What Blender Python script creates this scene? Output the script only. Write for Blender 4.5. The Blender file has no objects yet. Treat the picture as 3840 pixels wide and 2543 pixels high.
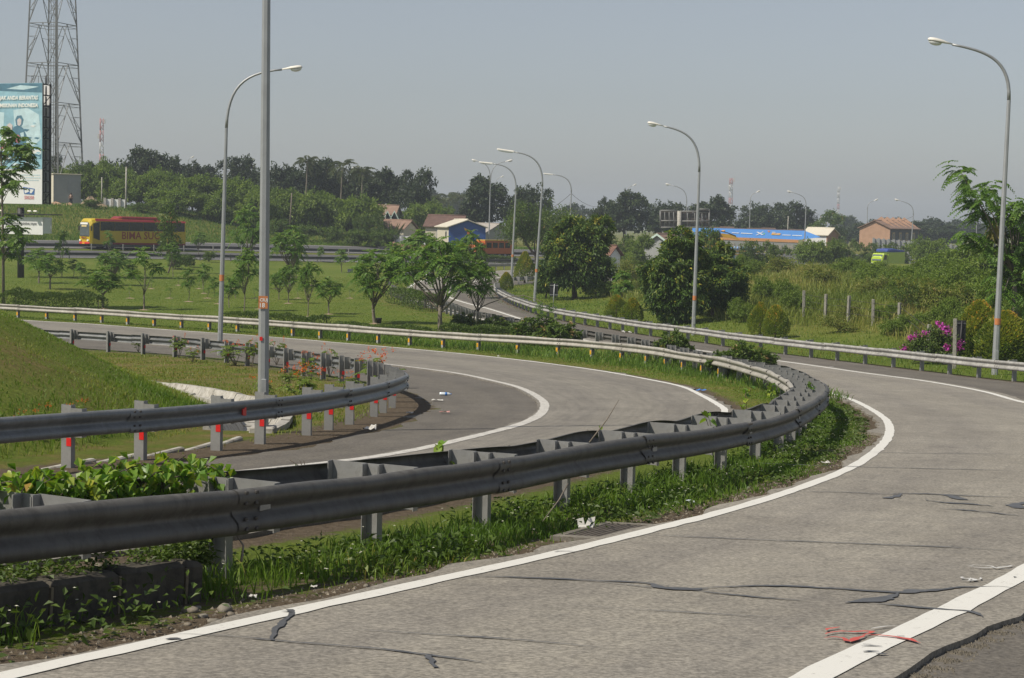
import bpy, bmesh, math, random
import numpy as np
from mathutils import Vector, Matrix
SC = bpy.context.scene
COL = SC.collection
rng = np.random.default_rng(7)
random.seed(7)
R = math.radians
# ------------------------------------------------------------------ camera
F = 6486.0; CX, CY = 1920.0, 1271.5            # focal length and centre in photograph pixels
PITCH = math.atan((1271.5 - 835) / F); ROLL = R(1.2)
CAMZ = 6.0
_r0 = np.array([1., 0, 0]); _u0 = np.array([0, math.sin(PITCH), math.cos(PITCH)])
FW = np.array([0, math.cos(PITCH), -math.sin(PITCH)])
RT = _r0 * math.cos(ROLL) + _u0 * math.sin(ROLL)
UP = _u0 * math.cos(ROLL) - _r0 * math.sin(ROLL)
CAM = np.array([0, 0, CAMZ])
cam = bpy.data.cameras.new('camera')
cam.sensor_width = 36.0; cam.lens = 36.0 * F / 3840.0
cam.clip_start = 0.1; cam.clip_end = 12000
cam_o = bpy.data.objects.new('camera', cam); COL.objects.link(cam_o)
cam_o.matrix_world = Matrix(((RT[0], UP[0], -FW[0], 0), (RT[1], UP[1], -FW[1], 0), (RT[2], UP[2], -FW[2], CAMZ), (0, 0, 0, 1)))
SC.camera = cam_o
# ------------------------------------------------------------------ world, sun, exposure
SUN_EL, SUN_AZ = 50.0, (-0.87, -0.49)          # sun to the left and a little behind the camera
world = bpy.data.worlds.new("World"); SC.world = world; world.use_nodes = True
wn = world.node_tree; wn.nodes.clear()
w_out = wn.nodes.new('ShaderNodeOutputWorld'); w_bg = wn.nodes.new('ShaderNodeBackground')
w_sky = wn.nodes.new('ShaderNodeTexSky'); w_sky.sky_type = 'NISHITA'; w_sky.sun_disc = False
w_sky.sun_elevation = R(SUN_EL); w_sky.sun_rotation = math.atan2(SUN_AZ[0], SUN_AZ[1])
w_sky.air_density = 1.0; w_sky.dust_density = 1.2; w_sky.ozone_density = 1.0; w_sky.altitude = 40
w_hs = wn.nodes.new('ShaderNodeHueSaturation'); w_hs.inputs['Saturation'].default_value = 0.52
w_tn = wn.nodes.new('ShaderNodeMix'); w_tn.data_type = 'RGBA'; w_tn.blend_type = 'MULTIPLY'; w_tn.inputs[0].default_value = 1.0; w_tn.inputs[7].default_value = (.985, .99, 1.02, 1)
wn.links.new(w_sky.outputs[0], w_hs.inputs['Color']); wn.links.new(w_hs.outputs[0], w_tn.inputs[6]); wn.links.new(w_tn.outputs[2], w_bg.inputs[0])
wn.links.new(w_bg.outputs[0], w_out.inputs[0]); w_bg.inputs[1].default_value = 0.088
sun = bpy.data.lights.new('sun', 'SUN'); sun.energy = 4.6; sun.angle = R(0.6); sun.color = (1.0, 0.92, 0.78)
sun_o = bpy.data.objects.new('sun', sun); COL.objects.link(sun_o)
_sd = Vector((SUN_AZ[0] * math.cos(R(SUN_EL)), SUN_AZ[1] * math.cos(R(SUN_EL)), math.sin(R(SUN_EL))))
sun_o.rotation_euler = _sd.to_track_quat('Z', 'Y').to_euler(); sun_o.location = (-60, -40, 90)
SC.view_settings.view_transform = 'Standard'; SC.view_settings.look = 'None'
SC.view_settings.gamma = 1.0; SC.view_settings.exposure = 0.04; SC.view_settings.use_curve_mapping = False
SC.render.engine = 'CYCLES'
SC.cycles.use_denoising = True
SC.cycles.max_bounces = 5; SC.cycles.diffuse_bounces = 2; SC.cycles.glossy_bounces = 2
SC.cycles.transmission_bounces = 3; SC.cycles.transparent_max_bounces = 8; SC.cycles.volume_bounces = 0

# ------------------------------------------------------------------ helpers: objects
def put(o, parent=None):
    COL.objects.link(o)
    if parent is not None: o.parent = parent
    return o
def tag(o, label=None, cat=None, group=None, kind=None):
    if label: o['label'] = label
    if cat: o['category'] = cat
    if group: o['group'] = group
    if kind: o['kind'] = kind
    return o
def thing(name, label, cat, loc=(0, 0, 0), rz=0.0, group=None, sc=1.0):
    o = bpy.data.objects.new(name, None); o.empty_display_size = 0.3
    o.location = loc; o.rotation_euler = (0, 0, rz); o.scale = (sc, sc, sc)
    put(o); return tag(o, label, cat, group)
def kids(o):
    return [c for c in bpy.data.objects if c.parent is o]
def copy_tree(root, loc, rz=0.0, sc=1.0, label=None, group=None, cat=None):
    r = root.copy(); COL.objects.link(r); r.location = loc; r.rotation_euler = (0, 0, rz)
    r.scale = (sc, sc, sc) if not isinstance(sc, (tuple, list)) else sc
    if label: r['label'] = label
    if group: r['group'] = group
    if cat: r['category'] = cat
    for ch in KIDS.get(root.name, []):
        c = ch.copy(); COL.objects.link(c); c.parent = r
        KIDS.setdefault(r.name, []).append(c)
        for g in KIDS.get(ch.name, []):
            d = g.copy(); COL.objects.link(d); d.parent = c
    return r
KIDS = {}
def mesh_np(name, verts, faces, mats, parent=None, smooth=False, var=None, uv=None, midx=None):
    """one mesh object from arrays; faces (n,3|4); var = float per vertex; uv = per vertex"""
    verts = np.asarray(verts, dtype=np.float32); faces = np.asarray(faces, dtype=np.int32)
    me = bpy.data.meshes.new(name)
    nv, (nf, k) = len(verts), faces.shape
    me.vertices.add(nv); me.vertices.foreach_set('co', verts.ravel())
    me.loops.add(nf * k); me.loops.foreach_set('vertex_index', faces.ravel())
    me.polygons.add(nf); me.polygons.foreach_set('loop_start', np.arange(0, nf * k, k, dtype=np.int32))
    me.polygons.foreach_set('loop_total', np.full(nf, k, dtype=np.int32))
    me.polygons.foreach_set('use_smooth', np.full(nf, bool(smooth)))
    for m in (mats if isinstance(mats, (list, tuple)) else [mats]): me.materials.append(m)
    if midx is not None: me.polygons.foreach_set('material_index', np.asarray(midx, dtype=np.int32))
    me.update(calc_edges=True)
    if var is not None:
        for nm, arr in (var.items() if isinstance(var, dict) else [('var', var)]):
            a = me.attributes.new(nm, 'FLOAT', 'POINT'); a.data.foreach_set('value', np.asarray(arr, dtype=np.float32))
    if uv is not None:
        l = me.uv_layers.new(name='UVMap'); l.data.foreach_set('uv', np.asarray(uv, dtype=np.float32)[faces.ravel()].ravel())
    me.validate()
    o = bpy.data.objects.new(name, me)
    put(o, parent)
    if parent is not None: KIDS.setdefault(parent.name, []).append(o)
    return o
class MB:
    """collects boxes, tubes and polygons, then links them as one mesh object"""
    def __init__(s): s.v = []; s.f = []; s.m = []; s.sm = []
    def add(s, vs, fs, mi=0, smooth=False):
        b = len(s.v); s.v.extend([tuple(map(float, v)) for v in vs])
        for f in fs: s.f.append([b + i for i in f]); s.m.append(mi); s.sm.append(smooth)
        return s
    def box(s, c, size, ax=None, mi=0, taper=1.0, bev=0.0):
        c = np.asarray(c, float); hx, hy, hz = [a / 2 for a in size]
        A = np.eye(3) if ax is None else np.asarray(ax, float)     # rows = local axes
        if bev > 0:
            b = bev
            loops = []
            for z, k in ((-hz, b), (-hz + b, 0), (hz - b, 0), (hz, b)):
                x, y = hx - k, hy - k
                q = []
                for (sx, sy) in ((1, 1), (-1, 1), (-1, -1), (1, -1)):
                    if sx * sy > 0: q += [(sx * (x), sy * (y - b)), (sx * (x - b), sy * y)]
                    else: q += [(sx * (x - b), sy * y), (sx * x, sy * (y - b))]
                loops.append([(p[0], p[1], z) for p in q])
            vs = [c + np.array(p) @ A for l in loops for p in l]
            fs = []
            for l in range(3):
                for i in range(8): fs.append([l * 8 + i, l * 8 + (i + 1) % 8, (l + 1) * 8 + (i + 1) % 8, (l + 1) * 8 + i])
            fs.append(list(range(7, -1, -1))); fs.append(list(range(24, 32)))
            return s.add(vs, fs, mi)
        vs = []
        for z, t in ((-hz, 1.0), (hz, taper)):
            for x, y in ((-hx, -hy), (hx, -hy), (hx, hy), (-hx, hy)):
                vs.append(c + np.array([x * t, y * t, z]) @ A)
        return s.add(vs, [[3, 2, 1, 0], [4, 5, 6, 7], [0, 1, 5, 4], [1, 2, 6, 5], [2, 3, 7, 6], [3, 0, 4, 7]], mi)
    def tube(s, pts, rad, n=8, mi=0, cap=True, smooth=True):
        P = [np.asarray(p, float) for p in pts]; m = len(P)
        rad = [rad] * m if np.isscalar(rad) else list(rad)
        vs = []; up = None
        for i, p in enumerate(P):
            t = P[min(i + 1, m - 1)] - P[max(i - 1, 0)]; t = t / (np.linalg.norm(t) + 1e-9)
            if up is None:
                up = np.array([0, 0, 1.]) if abs(t[2]) < .9 else np.array([1., 0, 0])
            a = np.cross(t, up); a /= np.linalg.norm(a) + 1e-9; b = np.cross(a, t); up = b
            for k in range(n):
                th = 2 * math.pi * (k + .5) / n
                vs.append(p + rad[i] * (a * math.cos(th) + b * math.sin(th)))
        fs = []
        for i in range(m - 1):
            for k in range(n):
                fs.append([i * n + k, i * n + (k + 1) % n, (i + 1) * n + (k + 1) % n, (i + 1) * n + k])
        b0 = len(s.v)
        s.add(vs, fs, mi, smooth)
        if cap:
            s.f.append([b0 + k for k in range(n - 1, -1, -1)]); s.m.append(mi); s.sm.append(False)
            s.f.append([b0 + (m - 1) * n + k for k in range(n)]); s.m.append(mi); s.sm.append(False)
        return s
    def prism(s, poly, vec, mi=0):
        n = len(poly); vec = np.asarray(vec, float)
        vs = [np.asarray(p, float) for p in poly] + [np.asarray(p, float) + vec for p in poly]
        fs = [list(range(n - 1, -1, -1)), list(range(n, 2 * n))] + [[i, (i + 1) % n, n + (i + 1) % n, n + i] for i in range(n)]
        return s.add(vs, fs, mi)
    def build(s, name, mats, parent=None, loc=None):
        me = bpy.data.meshes.new(name)
        me.from_pydata(s.v, [], s.f)
        for m in (mats if isinstance(mats, (list, tuple)) else [mats]): me.materials.append(m)
        me.polygons.foreach_set('material_index', s.m); me.polygons.foreach_set('use_smooth', s.sm)
        me.update()
        o = bpy.data.objects.new(name, me); put(o, parent)
        if loc is not None: o.location = loc
        if parent is not None: KIDS.setdefault(parent.name, []).append(o)
        return o
def share(o, name, parent, loc, rz=0.0, sc=(1, 1, 1)):
    c = bpy.data.objects.new(name, o.data); put(c, parent); c.location = loc; c.rotation_euler = (0, 0, rz) if np.isscalar(rz) else rz; c.scale = sc
    if parent is not None: KIDS.setdefault(parent.name, []).append(c)
    return c

# ------------------------------------------------------------------ helpers: curves
def pchip(xs, ys):
    xs = np.array(xs, float); ys = np.array(ys, float); h = np.diff(xs); d = np.diff(ys) / h
    m = np.zeros(len(xs)); m[0] = d[0]; m[-1] = d[-1]
    for i in range(1, len(xs) - 1):
        if d[i - 1] * d[i] > 0:
            w1 = 2 * h[i] + h[i - 1]; w2 = h[i] + 2 * h[i - 1]; m[i] = (w1 + w2) / (w1 / d[i - 1] + w2 / d[i])
    def f(x):
        x = np.clip(x, xs[0], xs[-1]); i = np.clip(np.searchsorted(xs, x, side='right') - 1, 0, len(xs) - 2)
        t = (x - xs[i]) / h[i]; t2 = t * t; t3 = t2 * t
        return (2 * t3 - 3 * t2 + 1) * ys[i] + (t3 - 2 * t2 + t) * h[i] * m[i] + (-2 * t3 + 3 * t2) * ys[i + 1] + (t3 - t2) * h[i] * m[i + 1]
    return f
def sstep(a, b, x):
    t = np.clip((np.asarray(x, float) - a) / (b - a), 0, 1); return t * t * (3 - 2 * t)
def resample(P, ds):
    """Catmull-Rom through P, resampled at equal arc length"""
    P = np.asarray(P, float); Q = np.vstack([2 * P[0] - P[1], P, 2 * P[-1] - P[-2]])
    out = []
    for i in range(1, len(Q) - 2):
        p0, p1, p2, p3 = Q[i - 1], Q[i], Q[i + 1], Q[i + 2]
        t0 = 0; t1 = max(np.linalg.norm(p1 - p0), 1e-6) ** .5; t2 = t1 + max(np.linalg.norm(p2 - p1), 1e-6) ** .5; t3 = t2 + max(np.linalg.norm(p3 - p2), 1e-6) ** .5
        for t in np.linspace(t1, t2, 24, endpoint=False):
            a1 = (t1 - t) / t1 * p0 + t / t1 * p1; a2 = (t2 - t) / (t2 - t1) * p1 + (t - t1) / (t2 - t1) * p2; a3 = (t3 - t) / (t3 - t2) * p2 + (t - t2) / (t3 - t2) * p3
            b1 = (t2 - t) / t2 * a1 + t / t2 * a2; b2 = (t3 - t) / (t3 - t1) * a2 + (t - t1) / (t3 - t1) * a3
            out.append((t2 - t) / (t2 - t1) * b1 + (t - t1) / (t2 - t1) * b2)
    out.append(Q[-2]); out = np.array(out)
    return even(out, ds)
def even(out, ds):
    L = np.concatenate([[0], np.cumsum(np.linalg.norm(np.diff(out, axis=0), axis=1))])
    n = max(2, int(round(L[-1] / ds)) + 1); s = np.linspace(0, L[-1], n)
    return np.stack([np.interp(s, L, out[:, k]) for k in range(out.shape[1])], 1)
def smooth(P, sig):
    """gaussian along a resampled curve, ends kept; sig in samples"""
    r = int(3 * sig); k = np.exp(-.5 * (np.arange(-r, r + 1) / sig) ** 2); k /= k.sum()
    E = np.vstack([2 * P[0] - P[1:r + 1][::-1], P, 2 * P[-1] - P[-r - 1:-1][::-1]])
    return np.stack([np.convolve(E[:, j], k, 'valid') for j in range(P.shape[1])], 1)
def normals(P):
    """unit tangents and right-hand normals"""
    t = np.gradient(P[:, :2], axis=0); t /= np.linalg.norm(t, axis=1)[:, None] + 1e-12
    return t, np.stack([t[:, 1], -t[:, 0]], 1)
def offs(P, d):
    t, n = normals(P); return P[:, :2] + n * (d if np.isscalar(d) else np.asarray(d)[:, None])
def dist_poly(x, y, P, want_s=False):
    """distance from points to polyline P"""
    x = np.asarray(x, float).ravel(); y = np.asarray(y, float).ravel(); P = np.asarray(P)[:, :2]
    best = np.full(x.shape, 1e18); sgn = np.zeros(x.shape)
    for i in range(len(P) - 1):
        ax, ay = P[i]; dx, dy = P[i + 1] - P[i]; l = dx * dx + dy * dy + 1e-12
        t = np.clip(((x - ax) * dx + (y - ay) * dy) / l, 0, 1)
        ex = x - ax - t * dx; ey = y - ay - t * dy; d = ex * ex + ey * ey
        m = d < best; best = np.where(m, d, best)
        if want_s: sgn = np.where(m, np.sign(dx * ey - dy * ex), sgn)
    return (np.sqrt(best), sgn) if want_s else np.sqrt(best)
def inside(x, y, P):
    x = np.asarray(x, float).ravel(); y = np.asarray(y, float).ravel(); P = np.asarray(P)[:, :2]
    c = np.zeros(x.shape, bool); j = len(P) - 1
    for i in range(len(P)):
        xi, yi = P[i]; xj, yj = P[j]
        if yi != yj:
            c ^= ((yi > y) != (yj > y)) & (x < (xj - xi) * (y - yi) / (yj - yi) + xi)
        j = i
    return c
def wob(x, y, s=1.0, seed=0):
    """cheap smooth noise, about -1..1"""
    r = np.random.default_rng(seed); v = 0
    for k in range(5):
        a = r.uniform(0, 6.28); f = s * r.uniform(.6, 1.9); v = v + np.sin(f * (x * math.cos(a) + y * math.sin(a)) + r.uniform(0, 6.28))
    return v / 3.2

# ------------------------------------------------------------------ lie of the land
_gy = [-40, -15, 0, 6, 13, 20, 27, 35, 45, 57, 70, 95, 130, 170, 200, 260, 600, 3000]
_gh = [0.3, -.75, -1.65, -2.12, -2.68, -3.13, -3.52, -3.98, -4.55, -5.08, -5.42, -5.7, -5.8, -5.7, -5.7, -5.9, -5.0, -5.0]
_g0 = pchip(_gy, _gh)
def g_road(x, y): return _g0(y) + CAMZ
def ray(u, v):
    d = FW * F + RT * (u - CX) - UP * (v - CY); return d / d[1]
_TS = np.concatenate([np.arange(3, 120, .25), np.arange(120, 700, 1.0)])
def unproj(u, v, dh=0.0, g=None, tmin=3.0, tmax=700.0):
    """the point of the ground (raised by dh) seen at photograph pixel u, v"""
    g = g or g_road; d = ray(u, v); p = CAM + d * _TS[:, None]; e = p[:, 2] - np.asarray(g(p[:, 0], p[:, 1])) - dh
    k = np.argmax(e < 0)
    if e[k] >= 0: return CAM + d * tmax
    if k == 0: return p[0]
    return p[k - 1] + (p[k] - p[k - 1]) * (e[k - 1] / (e[k - 1] - e[k]))
def road_curve(spec, dh=0.0, ds=0.5, sig=2.0):
    """spec mixes pixel pairs ('p', u, v) -> ground, and plain ground coordinates"""
    P = []
    for q in spec:
        if len(q) == 3: P.append(np.array(q[1:], float))
        else: P.append(unproj(q[0], q[1], dh)[:2])
    return smooth(resample(P, ds), sig / ds * 0.5)
W = lambda x, y: ('w', x, y)
L1 = road_curve([W(-9.5, -9), W(-6.1, 0), W(-3.9, 5), (154, 2543), (681, 2419), (1038, 2340), (1401, 2252), (1697, 2187), (2000, 2122), (2322, 2040), (2550, 1981), (2745, 1930), (2967, 1857), (3178, 1776), (3305, 1686), (3331, 1650), (3337, 1619), (3323, 1584), (3283, 1553), (3222, 1518), (3173, 1498), (3103, 1477),
    W(9.2, 56), W(8.5, 63), W(6.7, 72), W(4.3, 80), W(1.9, 88.5), W(-.7, 97), W(-3.4, 107), W(-6.0, 118), W(-8.0, 129), (1538, 1095), (1531, 1087), (1559, 1064), (1618, 1047), (1745, 1030), (1935, 1015), W(12, 219), W(40, 240)])
L2 = road_curve([W(-5.9, -9), W(-2.3, 0), W(-.3, 4.6), (3085, 2543), (3327, 2437), (3547, 2327), (3678, 2261), (3840, 2171), W(6.1, 17.6), W(8.7, 22.6), W(11.1, 28), W(12.9, 34), W(13.8, 40.2), (3840, 1517), (3678, 1472), (3459, 1433), (3239, 1404), (3063, 1378), (2919, 1358),
    W(8.4, 76), W(5.6, 83), W(3.2, 90), W(1.3, 98), (1829, 1160), (1757, 1142), W(-4.9, 132), (1694, 1091), (1778, 1058), (1829, 1051), (1880, 1042), (1935, 1037), W(10, 198), W(40, 226)])
L3 = road_curve([W(-46, 94), W(-26, 81.5), (312, 1271), (401, 1281), (900, 1320), (1200, 1345), (1479, 1374), (1618, 1391), (1745, 1410), (1850, 1434), (1927, 1452), (2003, 1486), (2041, 1515), (2043, 1530), (2028, 1562), (1977, 1591), (1884, 1621), (1745, 1655), (1618, 1687), (1491, 1712), (1338, 1739), (1169, 1754), W(-3.45, 21.2), W(-5.0, 18.4), W(-8, 13.2)])
L4 = road_curve([W(-46, 104), W(-30, 93.2), (144, 1208), (296, 1216), (633, 1241), (967, 1264), (1322, 1294), (1618, 1320), (1900, 1349), (2222, 1391), (2476, 1437), (2560, 1456), (2628, 1488), (2678, 1515), (2721, 1549), W(3.85, 33.8), W(2.4, 28.5), W(1.0, 23.8), W(-.45, 19.9), W(-1.45, 17.6), (1063, 1982), (633, 2046), (296, 2086), W(-5.1, 11), W(-8, 7)])
RI = road_curve([W(-9.5, 13), (0, 1573), (211, 1558), (422, 1545), (633, 1533), (845, 1516), (1111, 1491), (1280, 1467), (1428, 1440), (1491, 1423), (1525, 1408), (1512, 1398), (1470, 1379), (1322, 1349), (1153, 1326), (1056, 1311), (794, 1279), (549, 1260), (380, 1250), (220, 1241), W(-24, 73), W(-40, 84)], dh=.70)
RM = road_curve([W(-46, 105.5), W(-36, 98.7), (0, 1141), (279, 1155), (524, 1170), (971, 1198), (1407, 1229), (1829, 1256), (2096, 1270), (2391, 1296), (2560, 1321), (2687, 1340), (2800, 1367), (2866, 1386), (2932, 1413), (2962, 1432), (2978, 1455), (2971, 1465), (2932, 1485), (2888, 1518), (2800, 1540), (2636, 1564), (2379, 1606), (2082, 1655), (1900, 1681), (1697, 1705), (1372, 1735), (1000, 1769), (697, 1790), (0, 1852), W(-6.5, 6.5), W(-8, 4.2)], dh=.70, sig=1.5)
RF = road_curve([W(-7.6, 2.6), W(-5.9, 5.0), (0, 1924), (296, 1898), (633, 1867), (1000, 1831), (1338, 1792), (1633, 1760), (1900, 1725), (2111, 1687), (2462, 1641), (2618, 1620), (2804, 1584), (2900, 1563), (2993, 1534), (3063, 1496), (3090, 1472), (3095, 1455), (3081, 1435), (3046, 1422), (3011, 1400), (2973, 1386), (2932, 1375), W(7.3, 60), (2402, 1274), (2159, 1236), (1960, 1200), (1800, 1171), (1656, 1125), W(-7.3, 122), W(-9.3, 135)], dh=.70, sig=1.5)
RO = road_curve([W(18.0, 44), W(18.3, 52), (3840, 1361), (3648, 1345), (3498, 1329), (3353, 1314), (3217, 1300), (3081, 1286), (2949, 1272), (2800, 1257), (2602, 1230), (2433, 1211), (2265, 1186), (2117, 1163), (2003, 1139), (1927, 1114), (1872, 1089), (1855, 1072), (1863, 1061), (1935, 1040), W(8, 172), W(24, 195)], dh=.70)
RO_X = np.vstack([[(2.5, -2), (5.5, 5), (9, 12.5), (12.6, 20), (15.2, 27), (17.1, 36)], RO])
# inner hill, its foot, and the ditch between foot and rail
FOOT = resample([(-15, 10), (-9.2, 18.5), (-6.9, 23), (-5.75, 28), (-5.9, 33), (-7.0, 38.5), (-9.3, 44.5), (-13, 49.5), (-20, 54.5), (-42, 64)], 1.0)
HILL = np.vstack([FOOT, [(-80, 64), (-80, 10)]])
DITCH = resample([(-8.3, 17.6), (-6.15, 22.5), (-4.95, 26.5), (-4.7, 30.5), (-5.2, 35.5), (-6.6, 40.5), (-9.0, 46), (-12.6, 50.8), (-19, 56)], 0.5)
EMB = np.vstack([RO_X, [(400, 420), (400, -2)]])
TP0 = np.array([-45., 203.]); TT = np.array([.743, .669]); TN = np.array([-.669, .743])   # main toll road: point, direction, far-side normal
_hmid = pchip([-140, -53, -16, 5, 65, 200], [-4.0, -3.85, -4.35, -4.6, -5.0, -5.2])
_bank = pchip([-140, -55, -42, -25, -10, 12, 60], [1.4, 1.0, 0.0, -1.6, -3.0, -4.6, -5.2])
def g(x, y):
    """height of the ground"""
    x, y = np.broadcast_arrays(np.asarray(x, float), np.asarray(y, float)); sh = x.shape; x = x.ravel(); y = y.ravel()
    h = _g0(y).copy()
    near = (y < 75) & (x < 2)
    if near.any():
        xi, yi = x[near], y[near]; hh = np.zeros(xi.shape)
        ins = inside(xi, yi, HILL); d = dist_poly(xi, yi, FOOT)
        d = np.where(ins, d, 0); hh += 4.1 * (1 - np.exp(-(d / 6.15) ** 1.23)) + .10 * wob(xi, yi, 1.3, 3) * sstep(.5, 3, d)
        dd = dist_poly(xi, yi, DITCH); hh -= .42 * (1 - sstep(.30, .75, dd)) * sstep(29.5, 31, yi)
        h[near] += hh
    em = (y < 420) & (x > -6)
    if em.any():
        xi, yi = x[em], y[em]; ins = inside(xi, yi, EMB); d = np.where(ins, dist_poly(xi, yi, RO_X[::3]), 0)
        hh = 3.5 * (1 - .24 * sstep(16, 34, xi)) * (.42 * sstep(2.5, 22, d) + .58 * sstep(14, 52, d)) * (1 - sstep(78, 135, d)) + .35 * wob(xi, yi, .16, 9) * sstep(6, 30, d) + .14 * wob(xi, yi, .7, 10) * sstep(5, 12, d)
        h[em] += hh
    fa = y > 120
    if fa.any():
        xi, yi = x[fa], y[fa]
        n = (xi - TP0[0]) * TN[0] + (yi - TP0[1]) * TN[1]
        wl = 1 - sstep(-4, 14, xi - (yi - 150) * .0)          # rise to the toll road on the left
        road_h = _hmid(xi) + .068 * np.clip(n, -14, 9)
        wr = sstep(-30, -15, n) * (1 - sstep(60, 130, n))
        wide = np.maximum(wl, sstep(-22, -14, n))
        base = h[fa]
        t = base * (1 - wr * wide) + road_h * wr * wide
        bk = sstep(9.5, 42, n) * (1 - sstep(160, 400, n))
        t = t + bk * np.maximum(_bank(xi) - road_h, 0)
        h[fa] = t + .25 * wob(xi, yi, .12, 21) * sstep(12, 25, n)
    return (h + CAMZ).reshape(sh)
GRID = {}
def gfast(x, y):
    """bilinear look-up in the finished ground sheet"""
    xs, ys, Z = GRID['x'], GRID['y'], GRID['z']; x = np.asarray(x, float); y = np.asarray(y, float)
    i = np.clip(np.searchsorted(xs, x) - 1, 0, len(xs) - 2); j = np.clip(np.searchsorted(ys, y) - 1, 0, len(ys) - 2)
    a = np.clip((x - xs[i]) / (xs[i + 1] - xs[i]), 0, 1); b = np.clip((y - ys[j]) / (ys[j + 1] - ys[j]), 0, 1)
    return (Z[j, i] * (1 - a) + Z[j, i + 1] * a) * (1 - b) + (Z[j + 1, i] * (1 - a) + Z[j + 1, i + 1] * a) * b
def gz(x, y): return float(np.ravel((gfast if GRID else g)(x, y))[0])
PX = 3840.0 / 2368.0
def gp(u, v, dh=0.0):
    """ground point under display pixel (2368 wide)"""
    return unproj(u * PX, v * PX, dh, gfast if GRID else g)
def at(u, v, D):
    """the point at distance D (metres ahead) seen at display pixel u, v"""
    return CAM + ray(u * PX, v * PX) * D
def spot(u, D):
    """ground point at distance D below display column u"""
    v = 520 + 5 * 4000 / D
    for _ in range(6):
        p = at(u, v, D); z = gz(p[0], p[1]); v += (p[2] - z) * 4000 / D
    return np.array([p[0], p[1], z])
def ht(u, vtop, D):
    """height above ground reached by pixel row vtop at distance D"""
    p = spot(u, D); return at(u, vtop, D)[2] - p[2]
# ------------------------------------------------------------------ materials
MAT = {}
def nodes(name):
    m = bpy.data.materials.new(name); m.use_nodes = True; nt = m.node_tree
    b = nt.nodes.get('Principled BSDF'); MAT[name] = m
    return m, nt, b
def N(nt, t, **kw):
    n = nt.nodes.new(t)
    for k, v in kw.items():
        if k in n.inputs.keys() if isinstance(k, str) else False: n.inputs[k].default_value = v
        else: setattr(n, k, v)
    return n
def lk(nt, a, b): nt.links.new(a, b)
def ramp(nt, stops, fac=None):
    n = nt.nodes.new('ShaderNodeValToRGB'); e = n.color_ramp.elements
    while len(e) < len(stops): e.new(0.5)
    for el, (p, c) in zip(e, stops): el.position = p; el.color = (*c, 1) if len(c) == 3 else c
    if fac is not None: lk(nt, fac, n.inputs[0])
    return n
def noise(nt, vec, scale, detail=4, rough=.6, dist=0.0):
    n = nt.nodes.new('ShaderNodeTexNoise'); n.inputs['Scale'].default_value = scale; n.inputs['Detail'].default_value = detail
    n.inputs['Roughness'].default_value = rough; n.inputs['Distortion'].default_value = dist
    if vec is not None: lk(nt, vec, n.inputs['Vector'])
    return n
def mixc(nt, fac, a, b, mode='MIX'):
    n = nt.nodes.new('ShaderNodeMix'); n.data_type = 'RGBA'; n.blend_type = mode
    for sock, val in ((n.inputs[0], fac), (n.inputs[6], a), (n.inputs[7], b)):
        if hasattr(val, 'links') or hasattr(val, 'is_linked'): lk(nt, val, sock)
        elif isinstance(val, (int, float)): sock.default_value = val
        else: sock.default_value = (*val, 1) if len(val) == 3 else val
    return n.outputs[2]
def mth(nt, op, a, b=None, c=None):
    n = nt.nodes.new('ShaderNodeMath'); n.operation = op
    for i, val in enumerate((a, b, c)):
        if val is None: continue
        if isinstance(val, (int, float)): n.inputs[i].default_value = val
        else: lk(nt, val, n.inputs[i])
    return n.outputs[0]
def bump(nt, b, h, strength=.3, dist=.02):
    n = nt.nodes.new('ShaderNodeBump'); n.inputs['Strength'].default_value = strength; n.inputs['Distance'].default_value = dist
    lk(nt, h, n.inputs['Height']); lk(nt, n.outputs[0], b.inputs['Normal'])
def pos(nt): return nt.nodes.new('ShaderNodeNewGeometry').outputs['Position']
def objc(nt): return nt.nodes.new('ShaderNodeTexCoord').outputs['Object']
def attr(nt, name):
    n = nt.nodes.new('ShaderNodeAttribute'); n.attribute_name = name; return n.outputs['Fac']
def beam_mat(name, col, dirt, rust, rough=.55, metal=.1, k=.7):
    m, nt, b = nodes(name); p = pos(nt); mp = nt.nodes.new('ShaderNodeMapping'); mp.inputs['Scale'].default_value = (1, 1, .12); lk(nt, p, mp.inputs[0])
    n1 = noise(nt, p, 1.7, 6, .7, .5); n2 = noise(nt, mp.outputs[0], 9, 5, .7); n3 = noise(nt, p, 22, 4, .75); n4 = noise(nt, p, .55, 3, .6)
    c = ramp(nt, [(.3, tuple(x * .72 for x in col)), (.7, tuple(x * 1.25 for x in col))], n1.outputs[0]).outputs[0]
    c = mixc(nt, mth(nt, 'MULTIPLY', ramp(nt, [(.44, (0,) * 3), (.66, (1,) * 3)], n2.outputs[0]).outputs[0], k), c, dirt)
    c = mixc(nt, ramp(nt, [(.66, (0,) * 3), (.74, (.55,) * 3)], mth(nt, 'ADD', mth(nt, 'MULTIPLY', n3.outputs[0], .5), mth(nt, 'MULTIPLY', n4.outputs[0], .5))).outputs[0], c, rust)
    c = mixc(nt, ramp(nt, [(.60, (0,) * 3), (.72, (.5,) * 3)], n3.outputs[0]).outputs[0], c, tuple(min(1, x * 1.6) for x in col))
    lk(nt, c, b.inputs['Base Color']); b.inputs['Metallic'].default_value = metal
    lk(nt, ramp(nt, [(.3, (rough - .12,) * 3), (.7, (rough + .15,) * 3)], n1.outputs[0]).outputs[0], b.inputs['Roughness']); bump(nt, b, mth(nt, 'ADD', n3.outputs[0], mth(nt, 'MULTIPLY', n1.outputs[0], 3)), .12, .02)
    return m
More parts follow.
